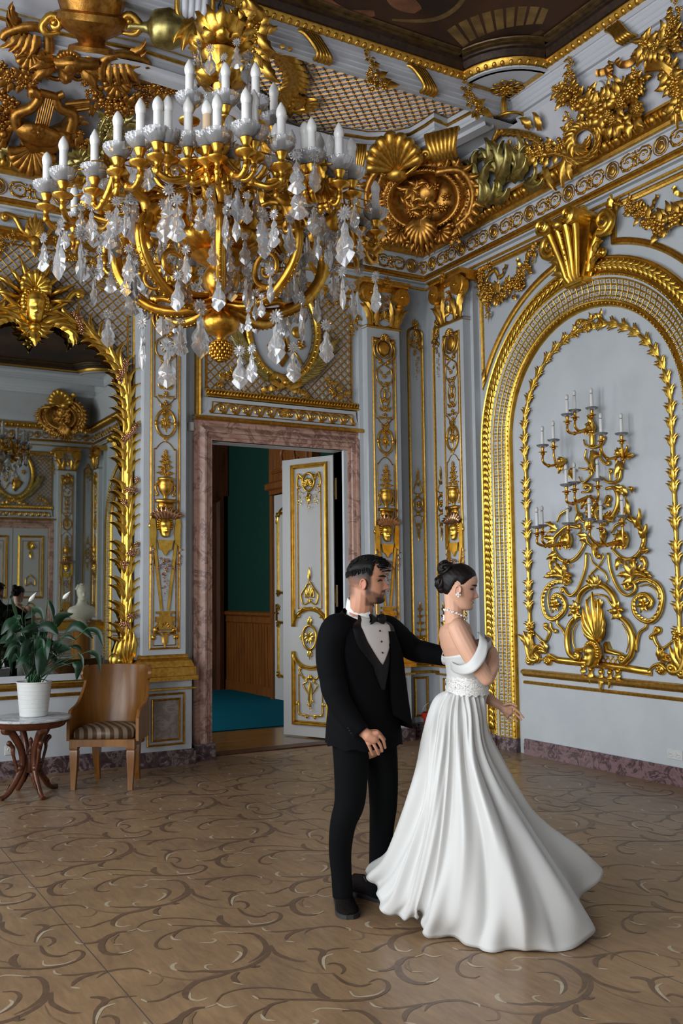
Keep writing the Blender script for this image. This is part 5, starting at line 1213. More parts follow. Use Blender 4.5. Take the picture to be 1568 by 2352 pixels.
# ---- corner cartouche
def dirframe(u,v,t,n):
    n=np.array(n,float); n/=np.linalg.norm(n); a=np.cross((0,0,1),n); a/=np.linalg.norm(a); b=np.cross(n,a); return Fr(at(u,v,t),a,b,n)
KF=dirframe(965,455,10.15,(-.62,-.62,-.48))
def cartouche():
    q=lambda u,v,c=0:(*KF.px(u,v,c),c); p=lambda u,v:KF.px(u,v,0)
    root=thing('corner_cartouche','large dark gilded oval cartouche with shell in the cove corner','ceiling ornament',tuple(KF.o))
    cx,cy=p(972,458); rx=abs(p(1062,455)[0]-cx); ry=abs(p(972,385)[1]-cy); w_=[]
    mb=MB(KF); P=[]
    for r,c in ((.0,-.10),(.55,-.09),(.80,-.04),(.86,.03),(.93,.045),(1.0,.03),(1.04,-.02),(1.2,.0),(1.34,.06),(1.42,.05),(1.45,-.05),(1.4,-.16)):
        P.append([(cx+r*rx*cos(t)*(1+.05*cos(6*t)*(r>1.1)),cy+r*ry*sin(t)*(1+.05*cos(6*t)*(r>1.1)),c+(.015*cos(24*t) if r>1.1 else 0)) for t in np.linspace(0,2*PI,72,endpoint=False)])
    mb.grid(P,False,True,flip=True); mb.build('oval_dish',M['goldo'],root,180)
    mb=MB(KF)
    for k in range(60): 
        t=k*2*PI/60; mb.ball((cx+.965*rx*cos(t),cy+.965*ry*sin(t),.045),.016,0,SPHS)
        mb.ball((cx+1.12*rx*cos(t+.05),cy+1.12*ry*sin(t+.05),.0),.014,0,SPHS)
    for k in range(26): leaf(mb,(cx+RN.uniform(-.35,.2)*rx*1.2,cy+RN.uniform(-.55,.4)*ry,-.06),RN.uniform(0,6),.16,.045,.7,RN.uniform(-1,1),0,3)
    for k in range(14): flower(mb,(cx+RN.uniform(-.5,.6)*rx,cy+RN.uniform(-.5,.4)*ry,-.04),.05)
    mb.ball((cx+.1*rx,cy+.15*ry,-.06),(.12,.12,.05)); mb.build('relief',M['goldo'],root,180)
    mb=MB(KF); shell(mb,q(912,392,.12),PI/2+.05,.40,9,2.5,0,.35); mb.ball(q(912,398,.10),(.13,.10,.10))
    for s in (-1,1): cscroll(mb,[p(912+s*22,400),p(912+s*52,375),p(912+s*62,350)],.035,0,.045,-s,0,.14)
    mb.build('crest_shell',M['gold'],root,180)
    mb=MB(KF)
    for k in range(9): leaf(mb,q(965,512,.06),-PI/2+(k-4)*.36,.30-.02*abs(k-4),.06,.8,-(k-4)*.2,0,3)
    for k in range(5): leaf(mb,q(968,540,.02),-PI/2+(k-2)*.45,.24,.055,.8,-(k-2)*.3,0,3)
    for s in (-1,1):
        shell(mb,q(965+s*45,528,.03),-PI/2+s*.6,.16,6,2.2); garland(mb,[p(965+s*60,520),p(965+s*85,545),p(965+s*70,560)],.06,16,0,.0,60+s,1.,.4)
        C=catmull([p(965+s*35,395),p(965+s*95,392),p(965+s*122,440),p(965+s*112,490),p(965+s*80,520)],6); mb.tube([(a,b,.02) for a,b in C],np.linspace(.05,.03,len(C)),8)
        for k in range(2,len(C)-2,2):
            d=C[k+1]-C[k]; leaf(mb,(C[k][0],C[k][1],.03),math.atan2(d[1],d[0])+s*.9,.15,.04,.8,.6*s,0,3)
    mb.build('acanthus_border',M['goldo'],root,180)
cartouche()
# ---- fluted brackets and shells on the lower riser
def bracket(u,v,t,n,W,H,label):
    fr=dirframe(u,v,t,n); root=thing('fluted_bracket',label,'ceiling ornament',tuple(fr.o),'fluted gilded brackets under the trellis panel'); mb=MB(fr)
    for k in range(7):
        o=(k-3)/6*W; mb.tube([(o*1.1,H*.5,-.03),(o*1.15,H*.45,.03),(o,H*.1,.045),(o*.8,-H*.3,.03),(o*.75,-H*.5,-.03)],W*.105,6)
    mb.build('flutes',M['gold'],root,180)
bracket(1018,332,9.0,(-.8,-.5,-.2),.26,.24,'fluted gilded bracket between the cartouche shell and the room corner'); bracket(818,362,9.25,(-.3,-.95,-.2),.14,.26,'fluted gilded bracket between the cartouche shell and the chandelier candles')
# ---- acanthus and garlands on the cove of the arch wall
def covespray():
    p=lambda u,v:CB.px(u,v,.03); q=lambda u,v,c=.04:(*CB.px(u,v,c),c)
    root=O('acanthus_spray','pale greenish gilded acanthus spray springing from the corner cartouche','ceiling ornament',CB,p(1150,420)); mb=MB(CB)
    stem=[(1085,500),(1110,450),(1150,415),(1190,400)]
    for u,v,an,L,W in ((1095,490,.4,.42,.07),(1100,480,1.9,.35,.06),(1115,450,1.2,.45,.07),(1125,440,2.2,.40,.06),(1140,425,.2,.50,.08),(1150,420,.9,.45,.07),(1160,410,1.6,.40,.06),(1170,408,-.3,.40,.07),(1185,402,.5,.42,.06),(1195,400,1.2,.34,.06),(1205,420,-.7,.34,.06),(1130,455,-.5,.36,.07),(1110,470,-.1,.38,.07),(1090,400,1.2,.3,.06),(1120,390,.6,.34,.06)):
        leaf(mb,q(u,v,.06),an,L,W,.9,.9 if an<1 else -1.0,0,4); leaf(mb,q(u,v,.05),an+.35,L*.8,W*.8,.8,1.3,0,3)
    for L_ in ([(1080,395),(1095,365),(1120,358),(1150,375),(1165,410)],[(1160,410),(1200,385),(1225,350),(1245,355)],[(1100,480),(1090,500),(1075,505)]): C=catmull([p(*a) for a in L_],6); mb.tube([(a,b,.05) for a,b in C],np.linspace(.05,.02,len(C)),8)
    mb.build('acanthus_leaves',M['goldg'],root,180)
    root=O('scroll_garland','gilded scroll and flower garland on the cove above the arch wall','ceiling ornament',CB,p(1270,330)); mb=MB(CB)
    garland(mb,[p(1300,258),p(1312,290),p(1295,325),p(1250,350),p(1195,345),p(1165,330)],[.03,.05,.07,.09,.06,.03],130,0,.03,71,1.,.35)
    mb.build('flower_garland',M['gold'],root,180); mb=MB(CB)
    for L_,r0,R1,sd in (([(1130,335),(1145,305),(1180,300),(1220,308),(1245,320)],.025,.0,1),([(1250,350),(1275,345),(1305,350),(1330,362)],.035,0,1),([(1295,345),(1320,362),(1352,358),(1372,332),(1368,302),(1345,290),(1322,305),(1320,328),(1338,338),(1350,322)],.04,.0,1)):
        C=catmull([p(*a) for a in L_],6); mb.tube([(a,b,.04) for a,b in C],np.linspace(r0,r0*.6,len(C)),7)
        for k in range(1,len(C)-2,2): d=C[k+1]-C[k]; leaf(mb,(C[k][0],C[k][1],.05),math.atan2(d[1],d[0])-.5*sd,.14,.035,.8,.6,0,3)
    for u,v,an,L in ((1300,355,-2.2,.3),(1305,360,-1.8,.22),(1240,300,1.2,.18),(1220,295,1.8,.16),(1250,380,-1.5,.3),(1255,395,-1.4,.2),(1370,310,.3,.25),(1385,315,.6,.12),(1390,320,.1,.14)): leaf(mb,q(u,v),an,L,.05,.8,.5,0,3)
    mb.build('acanthus_scroll',M['gold'],root,180)
    root=O('rose_garland','heavy gilded rose garland on the cove hanging next to the smoke detector','ceiling ornament',CB,p(1430,220)); mb=MB(CB)
    garland(mb,[p(1275,205),p(1300,225),p(1350,240),p(1400,255),p(1440,225),p(1462,185),p(1468,160)],[.05,.06,.10,.14,.16,.10,.05],150,0,.03,72,1.,.3)
    mb.build('garland',M['gold'],root,180); mb=MB(CB)
    for u,v,r in ((1445,208,.12),(1425,235,.09),(1462,250,.08),(1395,262,.07),(1405,275,.07),(1368,243,.06)):
        for k in range(3): flower(mb,q(u,v,.10+.03*k),r*(1-.28*k),0,7)
    mb.build('roses',M['gold'],root,180); mb=MB(CB)
    for u,v,an in ((1440,275,-1.6),(1455,272,-.9),(1425,270,-2.0),(1372,268,-1.5)): leaf(mb,q(u,v,.05),an,.16,.06,.6,.2,0,2)
    mb.build('hanging_leaves',M['gold'],root,180)
    root=O('quiver_trophy','gilded quiver and leaf trophy on the cove beyond the rose garland','ceiling ornament',CB,p(1530,180)); mb=MB(CB)
    for k in range(7): mb.tube([q(1482,150-5*k+12,.06),q(1525,140-2*k+16,.09),q(1568,200-3*k,.05)],.022,6)
    garland(mb,[p(1480,95),p(1520,110),p(1568,60)],.08,60,0,.03,73,1.,.6); garland(mb,[p(1535,150),p(1560,200),p(1575,250)],.09,60,0,.03,74,1.,.35)
    for k in range(4): leaf(mb,q(1568,205,.04),PI+.9+.3*k,.30,.04,.8,.5,0,4); leaf(mb,q(1500,100,.04),2.4+.5*k,.22,.04,.8,.5,0,4)
    mb.build('trophy',M['gold'],root,180)
    root=O('ribbon_knot','dark gilded ribbon knot hanging below the ceiling moulding near the smoke detector','ceiling ornament',CB,p(1400,160)); mb=MB(CB)
    for pts in ([(1405,140),(1400,155),(1385,165),(1370,168)],[(1400,150),(1402,170),(1396,178)],[(1418,135),(1425,148),(1445,145),(1460,128),(1458,118)]): ribbon(mb,[p(*a) for a in pts],.03,0,.04,.01,3)
    mb.build('ribbon',M['goldo'],root,180)
    a,b=CB.px(1382,200,.02); root=O('smoke_detector','round white smoke detector on the cove beside the rose garland','smoke detector',CB,(a,b)); mb=MB(CB)
    mb.lathe([(0,.0),(.058,.0),(.062,.02),(.05,.035),(.05,.045),(.045,.06),(.02,.066),(0,.066)],(a,b,0),24,0,2); mb.build('housing',M['plastic'],root,40)
    mb=MB(CB); mb.lathe([(.0512,.036),(.0512,.043)],(a,b,0),24,0,2); mb.build('vent_slot',M['bulb_collar'],root)
covespray()
# ---- door-wall cove: lyre trophy, urn, volutes, swags
def coveA():
    p=lambda u,v:CA.px(u,v,.05); q=lambda u,v,c=.06:(*CA.px(u,v,c),c)
    root=O('lyre_trophy','gilded lyre trophy with shell base on the cove above the mirror','ceiling ornament',CA,p(95,290)); mb=MB(CA)
    for L_,r in (([(40,285),(35,255),(70,240),(88,215),(72,200),(70,215)],.06),([(160,290),(165,255),(135,240),(128,218),(145,208)],.06)): C=catmull([p(*a) for a in L_],6); mb.tube([(a,b,.10) for a,b in C],np.linspace(r,r*.55,len(C)),8)
    P=[p(*a) for a in ((48,300),(45,270),(70,285),(105,300),(140,285),(155,265),(150,320),(120,340),(75,338))]; mb.slab(P[::-1],.02,.14); mb.ball(q(90,310,.14),(.22,.12,.06)); mb.ball(q(135,318,.10),(.13,.13,.06))
    mb.tube([q(92,212,.12),q(130,222,.12)],.035,8); flower(mb,q(88,302,.20),.07,0,7)
    mb.build('lyre_body',M['goldo'],root,60); mb=MB(CA)
    for k in range(7): mb.tube([q(98+5*k,216+1.3*k,.11),q(82+5*k,285+.8*k,.13)],.0075,5)
    mb.build('lyre_string',M['goldo'],root,60); mb=MB(CA)
    for k in range(4): mb.tube([q(150,238+6*k,.06),q(205,232+5*k,.06)],.022,6)
    mb.build('pipes',M['goldo'],root,60); mb=MB(CA)
    for k in range(3): mb.tube([q(30-12*k,280+12*k,.06),q(2-12*k,330+3*k,.07)],[.03,.06],8)
    mb.lathe([(.10,.0),(.06,.02),(.05,.06)],q(70,335,.02),12)
    mb.build('horns',M['goldo'],root,60); mb=MB(CA); shell(mb,q(75,335,.08),-PI/2+.05,.28,9,2.6); mb.tube([q(68,318,.09),q(75,345,.08)],[.08,.05],8)
    mb.build('shell_base',M['goldo'],root,60); mb=MB(CA)
    garland(mb,[p(155,280),p(190,300),p(178,335)],.08,24,0,.04,81,1.,.4); mb.build('flower_spray',M['goldo'],root,180); mb=MB(CA); garland(mb,[p(5,300),p(-10,250),p(20,220)],.10,30,0,.04,82,1.,.3)
    mb.build('flower_spray',M['goldo'],root,180)
    fu=dirframe(215,60,7.55,(-.25,-.8,-.5)); r=lambda u,v,c=0:(*fu.px(u,v,c),c)
    root=thing('ceiling_urn','large gilded urn with scroll handles standing out from the cove above the lion mask','ceiling ornament',tuple(fu.o)); mb=MB(fu)
    cx=fu.px(210,60)[0]; z=lambda v:fu.px(210,v)[1]
    mb.lathe([(0,z(122)),(.18,z(120)),(.17,z(108)),(.10,z(100)),(.12,z(88)),(.22,z(72)),(.28,z(50)),(.27,z(34)),(.23,z(28)),(.26,z(-5)),(.2,z(-30)),(0,z(-32))],(cx,0,0),28,0,1,14,.03); mb.build('body',M['goldo'],root,50)
    for s in (-1,1):
        mb=MB(fu); cscroll(mb,[r(210+s*70,75)[:2],r(210+s*100,78)[:2],r(210+s*112,60)[:2],r(210+s*98,40)[:2]],.035,.0,.06,s,0,.05); mb.build('handle',M['gold'],root,180)
    mb=MB(fu); cv_=r(385,72,.05)
    C=catmull([r(290,60,.05),r(330,62,.05),r(365,65,.06),r(430,72,.06)],5); mb.tube(C,np.interp(np.linspace(0,1,len(C)),[0,.2,.45,.55,.8,1],[.03,.035,.045,.13,.16,.10]),14); mb.build('pale_horn',M['goldg'],root,180)
    root=O('lion_mask','dark gilded lion mask console under the ceiling urn','ceiling ornament',CA,p(160,160)); mb=MB(CA)
    mb.slab([q(118,118)[:2],q(222,122)[:2],q(214,138)[:2],q(126,134)[:2]][::-1],.0,.22); mask(mb,q(155,152,.12),.26,0,0,True,-.4)
    for s in (-1,1):
        cscroll(mb,[p(155+s*30,150),p(155+s*50,170),p(155+s*25,182),p(155+s*8,175)],.02,0,.03,s,0,.05)
        for k in range(3): leaf(mb,q(155+s*30,140+8*k,.1),PI/2-s*(1.2+.4*k),.22,.06,.8,-.5*s,0,3)
    mb.build('mask',M['goldo'],root,180)
    for u,v,s,lab in ((65,85,-1,'gilded leaf volute with shell between lion mask and picture edge'),(275,150,1,'gilded leaf volute with shell between lion mask and chandelier')):
        root=O('leaf_volute',lab,'ceiling ornament',CA,p(u,v),'gilded leaf volutes beside the lion mask'); mb=MB(CA)
        C=catmull([p(u-s*45,v+20),p(u-s*40,v-25),p(u,v-38),p(u+s*50,v-25),p(u+s*62,v-10)],6); mb.tube([(a,b,.14) for a,b in C],np.linspace(.045,.035,len(C)),8)
        for k in range(6): leaf(mb,q(u-s*25+s*8*k,v+20-9*k,.10),(0 if s>0 else PI)+s*(-.9+.3*k),.24,.045,.9,.9*s,0,4)
        for k in range(4): leaf(mb,q(u-s*20+s*12*k,v-5,.14),-PI/2+s*.2*k,.20,.045,.9,.5*s,0,3)
        shell(mb,q(u-s*5,v+32,.10),-PI/2,.16,8,3.2); flower(mb,q(u-s*5,v+36,.17),.06)
        mb.build('acanthus',M['goldo'],root,180)
    root=O('flower_swag','gilded flower swag hanging between lion mask and chandelier on the cove','ceiling ornament',CA,p(280,240)); mb=MB(CA)
    garland(mb,[p(200,172),p(205,205),p(235,235),p(280,248),p(325,235),p(350,215)],[.04,.06,.09,.10,.07,.04],110,0,.03,83,1.,.3); garland(mb,[p(310,185),p(350,195),p(395,215)],.07,44,0,.03,84,1.,.3)
    mb.build('blossoms',M['goldo'],root,180)
    root=O('flower_swag','gilded flower swag hanging above the lyre trophy on the cove','ceiling ornament',CA,p(30,180)); mb=MB(CA)
    garland(mb,[p(100,160),p(60,185),p(20,175),p(-20,165)],[.05,.08,.09,.06],70,0,.03,85,1.,.3); mb.build('blossoms',M['goldo'],root,180)
    root=O('acanthus_spray','pale greenish gilded leafy vine on the cove below the lyre trophy','ceiling ornament',CA,p(250,340)); mb=MB(CA)
    for L_ in ([(0,345),(40,370),(90,380),(140,390),(200,380)],[(150,395),(190,390),(200,365),(180,350)],[(225,360),(240,330),(250,300),(270,275)]):
        C=catmull([p(*a) for a in L_],6); mb.tube([(a,b,.03) for a,b in C],.022,6)
        for k in range(0,len(C)-1,2):
            d=C[k+1]-C[k]
            for e in (-1,1): leaf(mb,(C[k][0],C[k][1],.03),math.atan2(d[1],d[0])+e*.8,.2,.045,.8,-e*.8,0,3)
    garland(mb,[p(240,300),p(265,285),p(285,300)],.10,26,0,.02,86,1.,.6); mb.build('leaves',M['goldg'],root,180)
    for u,v,lab in ((445,20,'gilded bracket with white flutes above the chandelier'),):
        fr=dirframe(u,v,7.6,(-.2,-.9,-.35)); root=thing('fluted_bracket',lab,'ceiling ornament',tuple(fr.o),'fluted gilded brackets under the trellis panel'); mb=MB(fr)
        for k in range(4): mb.tube([((k-1.5)*.055,.22,.05),((k-1.5)*.05,-.02,.06),((k-1.5)*.045,-.09,.03)],.03,6)
        mb.build('flutes',M['white'],root,180); mb=MB(fr)
        for s in (-1,1): cscroll(mb,[(s*.12,.25),(s*.14,0),(s*.1,-.12),(s*.02,-.22)],.03,0,.04,-s,0,.05)
        for k in range(5): leaf(mb,(0,-.10,.06),-PI/2+(k-2)*.5,.26,.05,.8,-(k-2)*.3,0,3)
        mb.build('acanthus_frame',M['gold'],root,180)
    root=O('acanthus_crest','gilded acanthus crest on the ceiling moulding behind the chandelier stem','ceiling ornament',CE,(3.3,-7.3)); fr=dirframe(565,75,7.75,(-.25,-.85,-.45)); mb=MB(fr); r2=lambda u,v:fr.px(u,v)
    for k in range(12): leaf(mb,(*r2(560+RN.uniform(-25,45),95+RN.uniform(-45,45)),.03),RN.uniform(0,6),.26,.06,.9,RN.uniform(-1,1),0,3)
    garland(mb,[r2(540,40),r2(565,60),r2(590,100),r2(545,150)],.09,40,0,.02,88,1.,.4); mb.build('acanthus',M['gold'],root,180)
    root=O('scroll_crest','gilded acanthus S-scroll lying on the trellis panel behind the candles','ceiling ornament',CE,(4.0,-7.6)); mb=MB(CE); p2=lambda u,v:CE.px(u,v,.02)
    C=catmull([p2(*a) for a in ((600,95),(640,110),(668,150),(672,180),(650,205),(640,225),(660,240),(690,235),(700,225),(685,222))],6); mb.tube([(a,b,.03) for a,b in C],np.linspace(.07,.03,len(C)),8)
    for k in range(1,len(C)-2,2): d=C[k+1]-C[k]; leaf(mb,(C[k][0],C[k][1],.05),math.atan2(d[1],d[0])+.5,.2,.05,.8,.6,0,3); leaf(mb,(C[k][0],C[k][1],.05),math.atan2(d[1],d[0])-.5,.16,.04,.8,-.6,0,3)
    mb.build('acanthus',M['gold'],root,180)
coveA()
# ================================================================== ROOM BEYOND THE DOORWAY
def nextroom():
    y0,y1,x0,x1=YA+.22,15.45,1.5,6.62
    NB=Fr((x1,0,0),(0,-1,0),(0,0,1),(-1,0,0)); NF=Fr((0,y1,0),(1,0,0),(0,0,1),(0,-1,0))
    mb=MB(NB); mb.box(-y1-.2,-y0,0,5.0,-.2,0); w=struct(mb.build('wall_east',M['green_wall'],smooth=0))
    mb=MB(NF); mb.box(x0,x1,0,5.0,-.2,0); struct(mb.build('wall_north',M['green_wall'],smooth=0))
    mb=MB(); mb.box(x0-.2,x0,y0,11.3,0,5); mb.box(x0-.2,x0,13.2,y1,0,5); mb.box(x0-.2,x0,11.3,13.2,0,.8); mb.box(x0-.2,x0,11.3,13.2,3.6,5); struct(mb.build('wall_west',M['green_wall'],smooth=0))
    mb=MB(); mb.box(x0-.2,x1+.2,y0,y1+.2,5.0,5.1); struct(mb.build('ceiling_beyond',M['cove'],smooth=0))
    mb=MB(); mb.box(x0-.2,x1+.2,YA-.0,y1+.2,-.1,-.0005); struct(mb.build('floor_beyond',M['parquet'],smooth=0))
    # wainscot
    mb=MB(NB); mb.box(-y1,-13.35,.12,1.20,0,.03); mb.box(-y1,-13.35,0,.16,0,.06)
    for k in range(int((y1-13.35)/.11)): mb.box(-y1+k*.11,-y1+k*.11+.095,.16,1.14,.03,.04)
    mb.grid([[(a,z,c) for z,c in ((1.12,.03),(1.15,.06),(1.2,.05),(1.24,.05),(1.27,.09),(1.31,.09),(1.33,.02))] for a in (-y1,-13.35)])
    mb.fr=NF; mb.box(x0,5.55,0,1.25,0,.05)
    struct(mb.build('trim_6',M['oak2'],smooth=25))
    # oak doorway at the far end
    mb=MB(NF); mb.sweep([(6.52,0),(6.52,3.3),(5.3,3.3),(5.3,0)],[(0,0),(0,.16),(.08,.18),(.12,.12),(.2,.10),(.24,.02)],False); mb.box(5.2,6.6,3.3,4.4,0,.16); mb.box(5.54,6.28,0,3.06,0,.03)
    for a,b in ((5.6,5.88),(5.94,6.22)):
        for z0,z1 in ((.2,1.2),(1.4,2.9)): gframe(mb,rect(a,b,z0,z1),.04,.03,0,.03)
    tag(mb.build('door_3',M['oak'],smooth=25),kind='structure')
    # white gilded leaf in an oak casing on the right
    r=thing('door_2',None,None,(x1,13.0,0)); r['kind']='structure'
    mb=MB(NB); mb.box(-13.36,-13.28,0,3.12,0,.16); mb.box(-12.2,-12.1,0,3.12,0,.16); mb.box(-13.42,-12.0,3.14,4.1,0,.14)
    mb.sweep([(-13.45,3.2),(-12.0,3.2)],[(0,.14),(.02,.2),(.1,.2),(.14,.14)],False); gframe(mb,rect(-13.3,-12.1,3.45,4.0),.07,.04,0,.14)
    for s in (0,1): cscroll(mb,[(-12.9+s*.4,3.55),(-12.95+s*.4,3.75),(-12.7+s*.2,3.9)],.03,.06,.04,1-2*s,0,.15)
    mb.build('oak_casing',M['oak2'],r,30)
    mb=MB(NB); mb.box(-13.28,-12.2,.02,3.12,.06,.12); lf=mb.build('door_leaf',M['door_white'],r,0)
    mb=MB(NB)
    gframe(mb,rect(-13.16,-12.34,1.6,2.85),.05,.03,0,.12); gframe(mb,rect(-13.16,-12.34,.35,1.2),.05,.03,0,.12)
    for z in (2.8,1.62,1.4,1.15,.4): flower(mb,(-13.13,z,.14),.06)
    cscroll(mb,[(-13.14,2.7),(-13.08,2.85),(-12.9,2.92)],.02,.03,.03,1,0,.13)
    mb.build('gilt_moulding',M['goldb'],lf)
    mb=MB(NB); mb.tube([(-13.2,1.32,.12),(-13.2,1.32,.17),(-13.12,1.32,.18)],.014,6); mb.slab(rect(-13.24,-13.17,1.2,1.45),.12,.128); mb.build('door_handle',M['brass'],lf)
    mb=MB(); mb.box(x0+.1,x1-.07,10.65,y1-.35,0,.012); o=mb.build('carpet',M['carpet_teal'],smooth=0); tag(o,'teal carpet on the floor of the dim room beyond the doorway','carpet')
    l=bpy.data.lights.new('daylight of the far room',type='AREA'); l.shape='RECTANGLE'; l.size=1.8; l.size_y=2.6; l.energy=150; l.color=(.9,.95,1)
    o=bpy.data.objects.new('far_window_daylight',l); COL.objects.link(o); o.location=(x0-.25,12.25,2.2); o.rotation_euler=(0,math.radians(-90),0)
M['parquet']=wood('glossy tan parquet','5c4022','8a6236',.5,.18,0)
nextroom()
# ================================================================== CHANDELIER
M['candle_beige']=plain('yellowed candle tube','cdb292',.4)
def chandelier():
    T0=5.08; c0=at(507,600,T0); cx,cy=c0[0],c0[1]; er=np.array([CR[0],CR[1],0]); er/=np.linalg.norm(er); ed=np.array([CF[0],CF[1],0]); ed/=np.linalg.norm(ed)
    zv=lambda v:at(507,v,T0)[2]
    root=thing('chandelier','large ormolu chandelier with white candles and hanging crystal pendants','chandelier',(cx,cy,zv(832)))
    def lathe(name,prof,mat='brass',seg=24,ribs=0,amp=0,sm=60):
        mb=MB(); mb.lathe(prof,(cx,cy,0),seg,0,2,ribs,amp); return mb.build(name,M[mat],root,sm)
    Z=zv
    lathe('stem',[(0,Z(690)),(.05,Z(688)),(.09,Z(660)),(.10,Z(640)),(.07,Z(615)),(.13,Z(600)),(.16,Z(590)),(.09,Z(575)),(.06,Z(520)),(.07,Z(500)),(.05,Z(480)),(.045,Z(440)),(.07,Z(425)),(.05,Z(400)),(.04,Z(330)),(.06,Z(320)),(.045,Z(300)),(.038,Z(220)),(.045,Z(180)),(.07,Z(172)),(.05,Z(160)),(.04,Z(140)),(.10,Z(112)),(.105,Z(104)),(.05,Z(98)),(.045,Z(30)),(.02,Z(10)),(0,Z(10))])
    lathe('gadrooned_bowl',[(0,Z(592)),(.10,Z(590)),(.21,Z(572)),(.235,Z(556)),(.22,Z(545)),(.17,Z(538)),(.0,Z(536))],'brass',72,24,.05)
    lathe('finial_vase',[(0,Z(786)),(.022,Z(785)),(.03,Z(775)),(.075,Z(768)),(.10,Z(750)),(.095,Z(735)),(.05,Z(722)),(.045,Z(705)),(.07,Z(696)),(.04,Z(688)),(0,Z(688))])
    mb=MB(); r0=.062
    for i in range(9):
        for j in range(14):
            ph=-PI/2+PI*(i+.5)/9; th=(j+.5*(i%2))*2*PI/14; zc_=(Z(832)+Z(788))/2; hh=(Z(788)-Z(832))/2
            mb.ball((cx+r0*cos(ph)*cos(th)*.95,cy+r0*cos(ph)*sin(th)*.95,zc_+hh*sin(ph)),(.013,.013,.013),0,SPHS)
    mb.ball((cx,cy,(Z(832)+Z(788))/2),(.055,.055,.05)); mb.build('pine_cone',M['brass'],root,180)
    LFm=lambda th,z:Fr((cx,cy,z),(cos(th),sin(th),0),(0,0,1),(sin(th),-cos(th),0))
    for z,L,r,an in ((Z(98),.12,.06,.7),(Z(70),.16,.04,1.15),(Z(180),.12,.05,.9),(Z(440),.20,.05,1.2),(Z(500),.18,.05,.9)):
        mb=MB()
        for k in range(10):
            f=Fr((cx+r*cos(k*PI/5),cy+r*sin(k*PI/5),z),(-sin(k*PI/5),cos(k*PI/5),0),(cos(k*PI/5)*cos(an),sin(k*PI/5)*cos(an),sin(an)),(cos(k*PI/5)*sin(an),sin(k*PI/5)*sin(an),-cos(an)))
            mb.fr=f; leaf(mb,(0,0,0),PI/2,L,.045,.7,0,0,3,ns=6,nt=3)
        mb.build('leaf_collar',M['brass'],root,180)
    mb=MB()
    z=Z(12)
    for k in range(int((6.60-z)/.05)): 
        for s in (0,):
            pts=[(cx+(.016*cos(q) if k%2 else 0),cy+(0 if k%2 else .016*cos(q)),z+k*.05+.034*sin(q)) for q in np.linspace(0,2*PI,9)[:-1]]; mb.tube(pts,.005,4,closed=True)
    mb.build('chain',M['bulb_collar'],root,180)
    # big lower scroll arms
    NA=8
    prof_outer=[(.06,Z(700)),(.14,Z(715)),(.24,Z(722)),(.36,Z(712)),(.46,Z(680)),(.525,Z(640)),(.545,Z(600)),(.53,Z(568))]
    for k in range(NA):
        th=math.atan2(-er[1],-er[0])+k*2*PI/NA+.12; fr=LFm(th,0); mb=MB(fr)
        C=catmull(prof_outer,7); C=np.array(volute([tuple(p) for p in C],.045,1.1,1)); s=np.linspace(0,1,len(C))
        mb.tube([(a,b,0) for a,b in C],.028*(1-.35*s),8,flat=1.15)
        mb.tube([(a,b,0) for a,b in C[6:46]],.033,5,flat=.5)
        for j in range(4,46,2): mb.ball((C[j][0]+.016,C[j][1]-.026,0),.008,0,SPHS)
        L_=spir((.335,Z(648)),.105,1.35,-PI/2+.3,-1,30,.3); mb.tube([(a,b,0) for a,b in L_],np.linspace(.018,.009,len(L_)),7)
        D=catmull([(.10,Z(690)),(.20,Z(700)),(.30,Z(692)),(.345,Z(696))],5); mb.tube([(a,b,0) for a,b in D],.018,6)
        # leaf and upper branch that carries the candle cluster
        U=catmull([(.52,Z(590)),(.50,Z(560)),(.52,Z(530)),(.58,Z(515)),(.66,Z(505)),(.72,Z(480))],6); mb.tube([(a,b,0) for a,b in U],np.linspace(.034,.02,len(U)),8)
        U=catmull([(.06,Z(560)),(.20,Z(520)),(.34,Z(500)),(.48,Z(520)),(.52,Z(545))],6); mb.tube([(a,b,0) for a,b in U],.018,7)
        U=catmull([(.05,Z(420)),(.18,Z(445)),(.30,Z(430)),(.36,Z(390))],6); mb.tube([(a,b,0) for a,b in U],np.linspace(.022,.016,len(U)),7)
        for a,b,an,L in ((.52,Z(560),1.9,.2),(.55,Z(520),.8,.16),(.70,Z(490),1.3,.14),(.12,Z(540),1.0,.2),(.30,Z(500),1.6,.13),(.34,Z(400),1.4,.12)):
            leaf(mb,(a,b,.01),an,L,.04,.7,.5,0,3); leaf(mb,(a,b,-.01),an+.4,L*.8,.035,-.7,.5,0,3)
        mb.build('scroll_arm',M['brass'],root,180)
    # candles (feet measured on the photo, tier heights 3.66 m and 3.97 m)
    z1,z2=3.66,3.97
    vis=[(107,440,1),(145,412,1),(217,403,1),(270,357,1),(322,335,1),(362,322,1),(385,327,1),(432,335,1),(475,332,1),(499,325,1),(527,362,1),(565,310,1),(583,320,1),(634,382,1),(646,344,1),(700,375,1),(716,372,1),(734,410,1),(758,406,1),(779,386,1),(808,410,1),(827,517,1),(861,543,1),(255,440,1),(435,240,2),(518,238,2),(629,286,2),(587,248,2)]
    pos=[]
    for u,v,t in vis:
        z=z1 if t==1 else z2; d=ray(u,v); k=(z-CC[2])/d[2]; p=CC+d*k; pos.append((p[0],p[1],z))
    for k in range(9): a=PI*.05+k*PI/9; p=np.array([cx,cy,z1])+er*cos(a)*.84+ed*sin(a)*.84; pos.append((p[0],p[1],z1-.02*(k%2)))
    for k in range(4): a=.5+k*PI/4; p=np.array([cx,cy,z2])+er*cos(a)*.42+ed*sin(a)*.42; pos.append((p[0],p[1],z2))
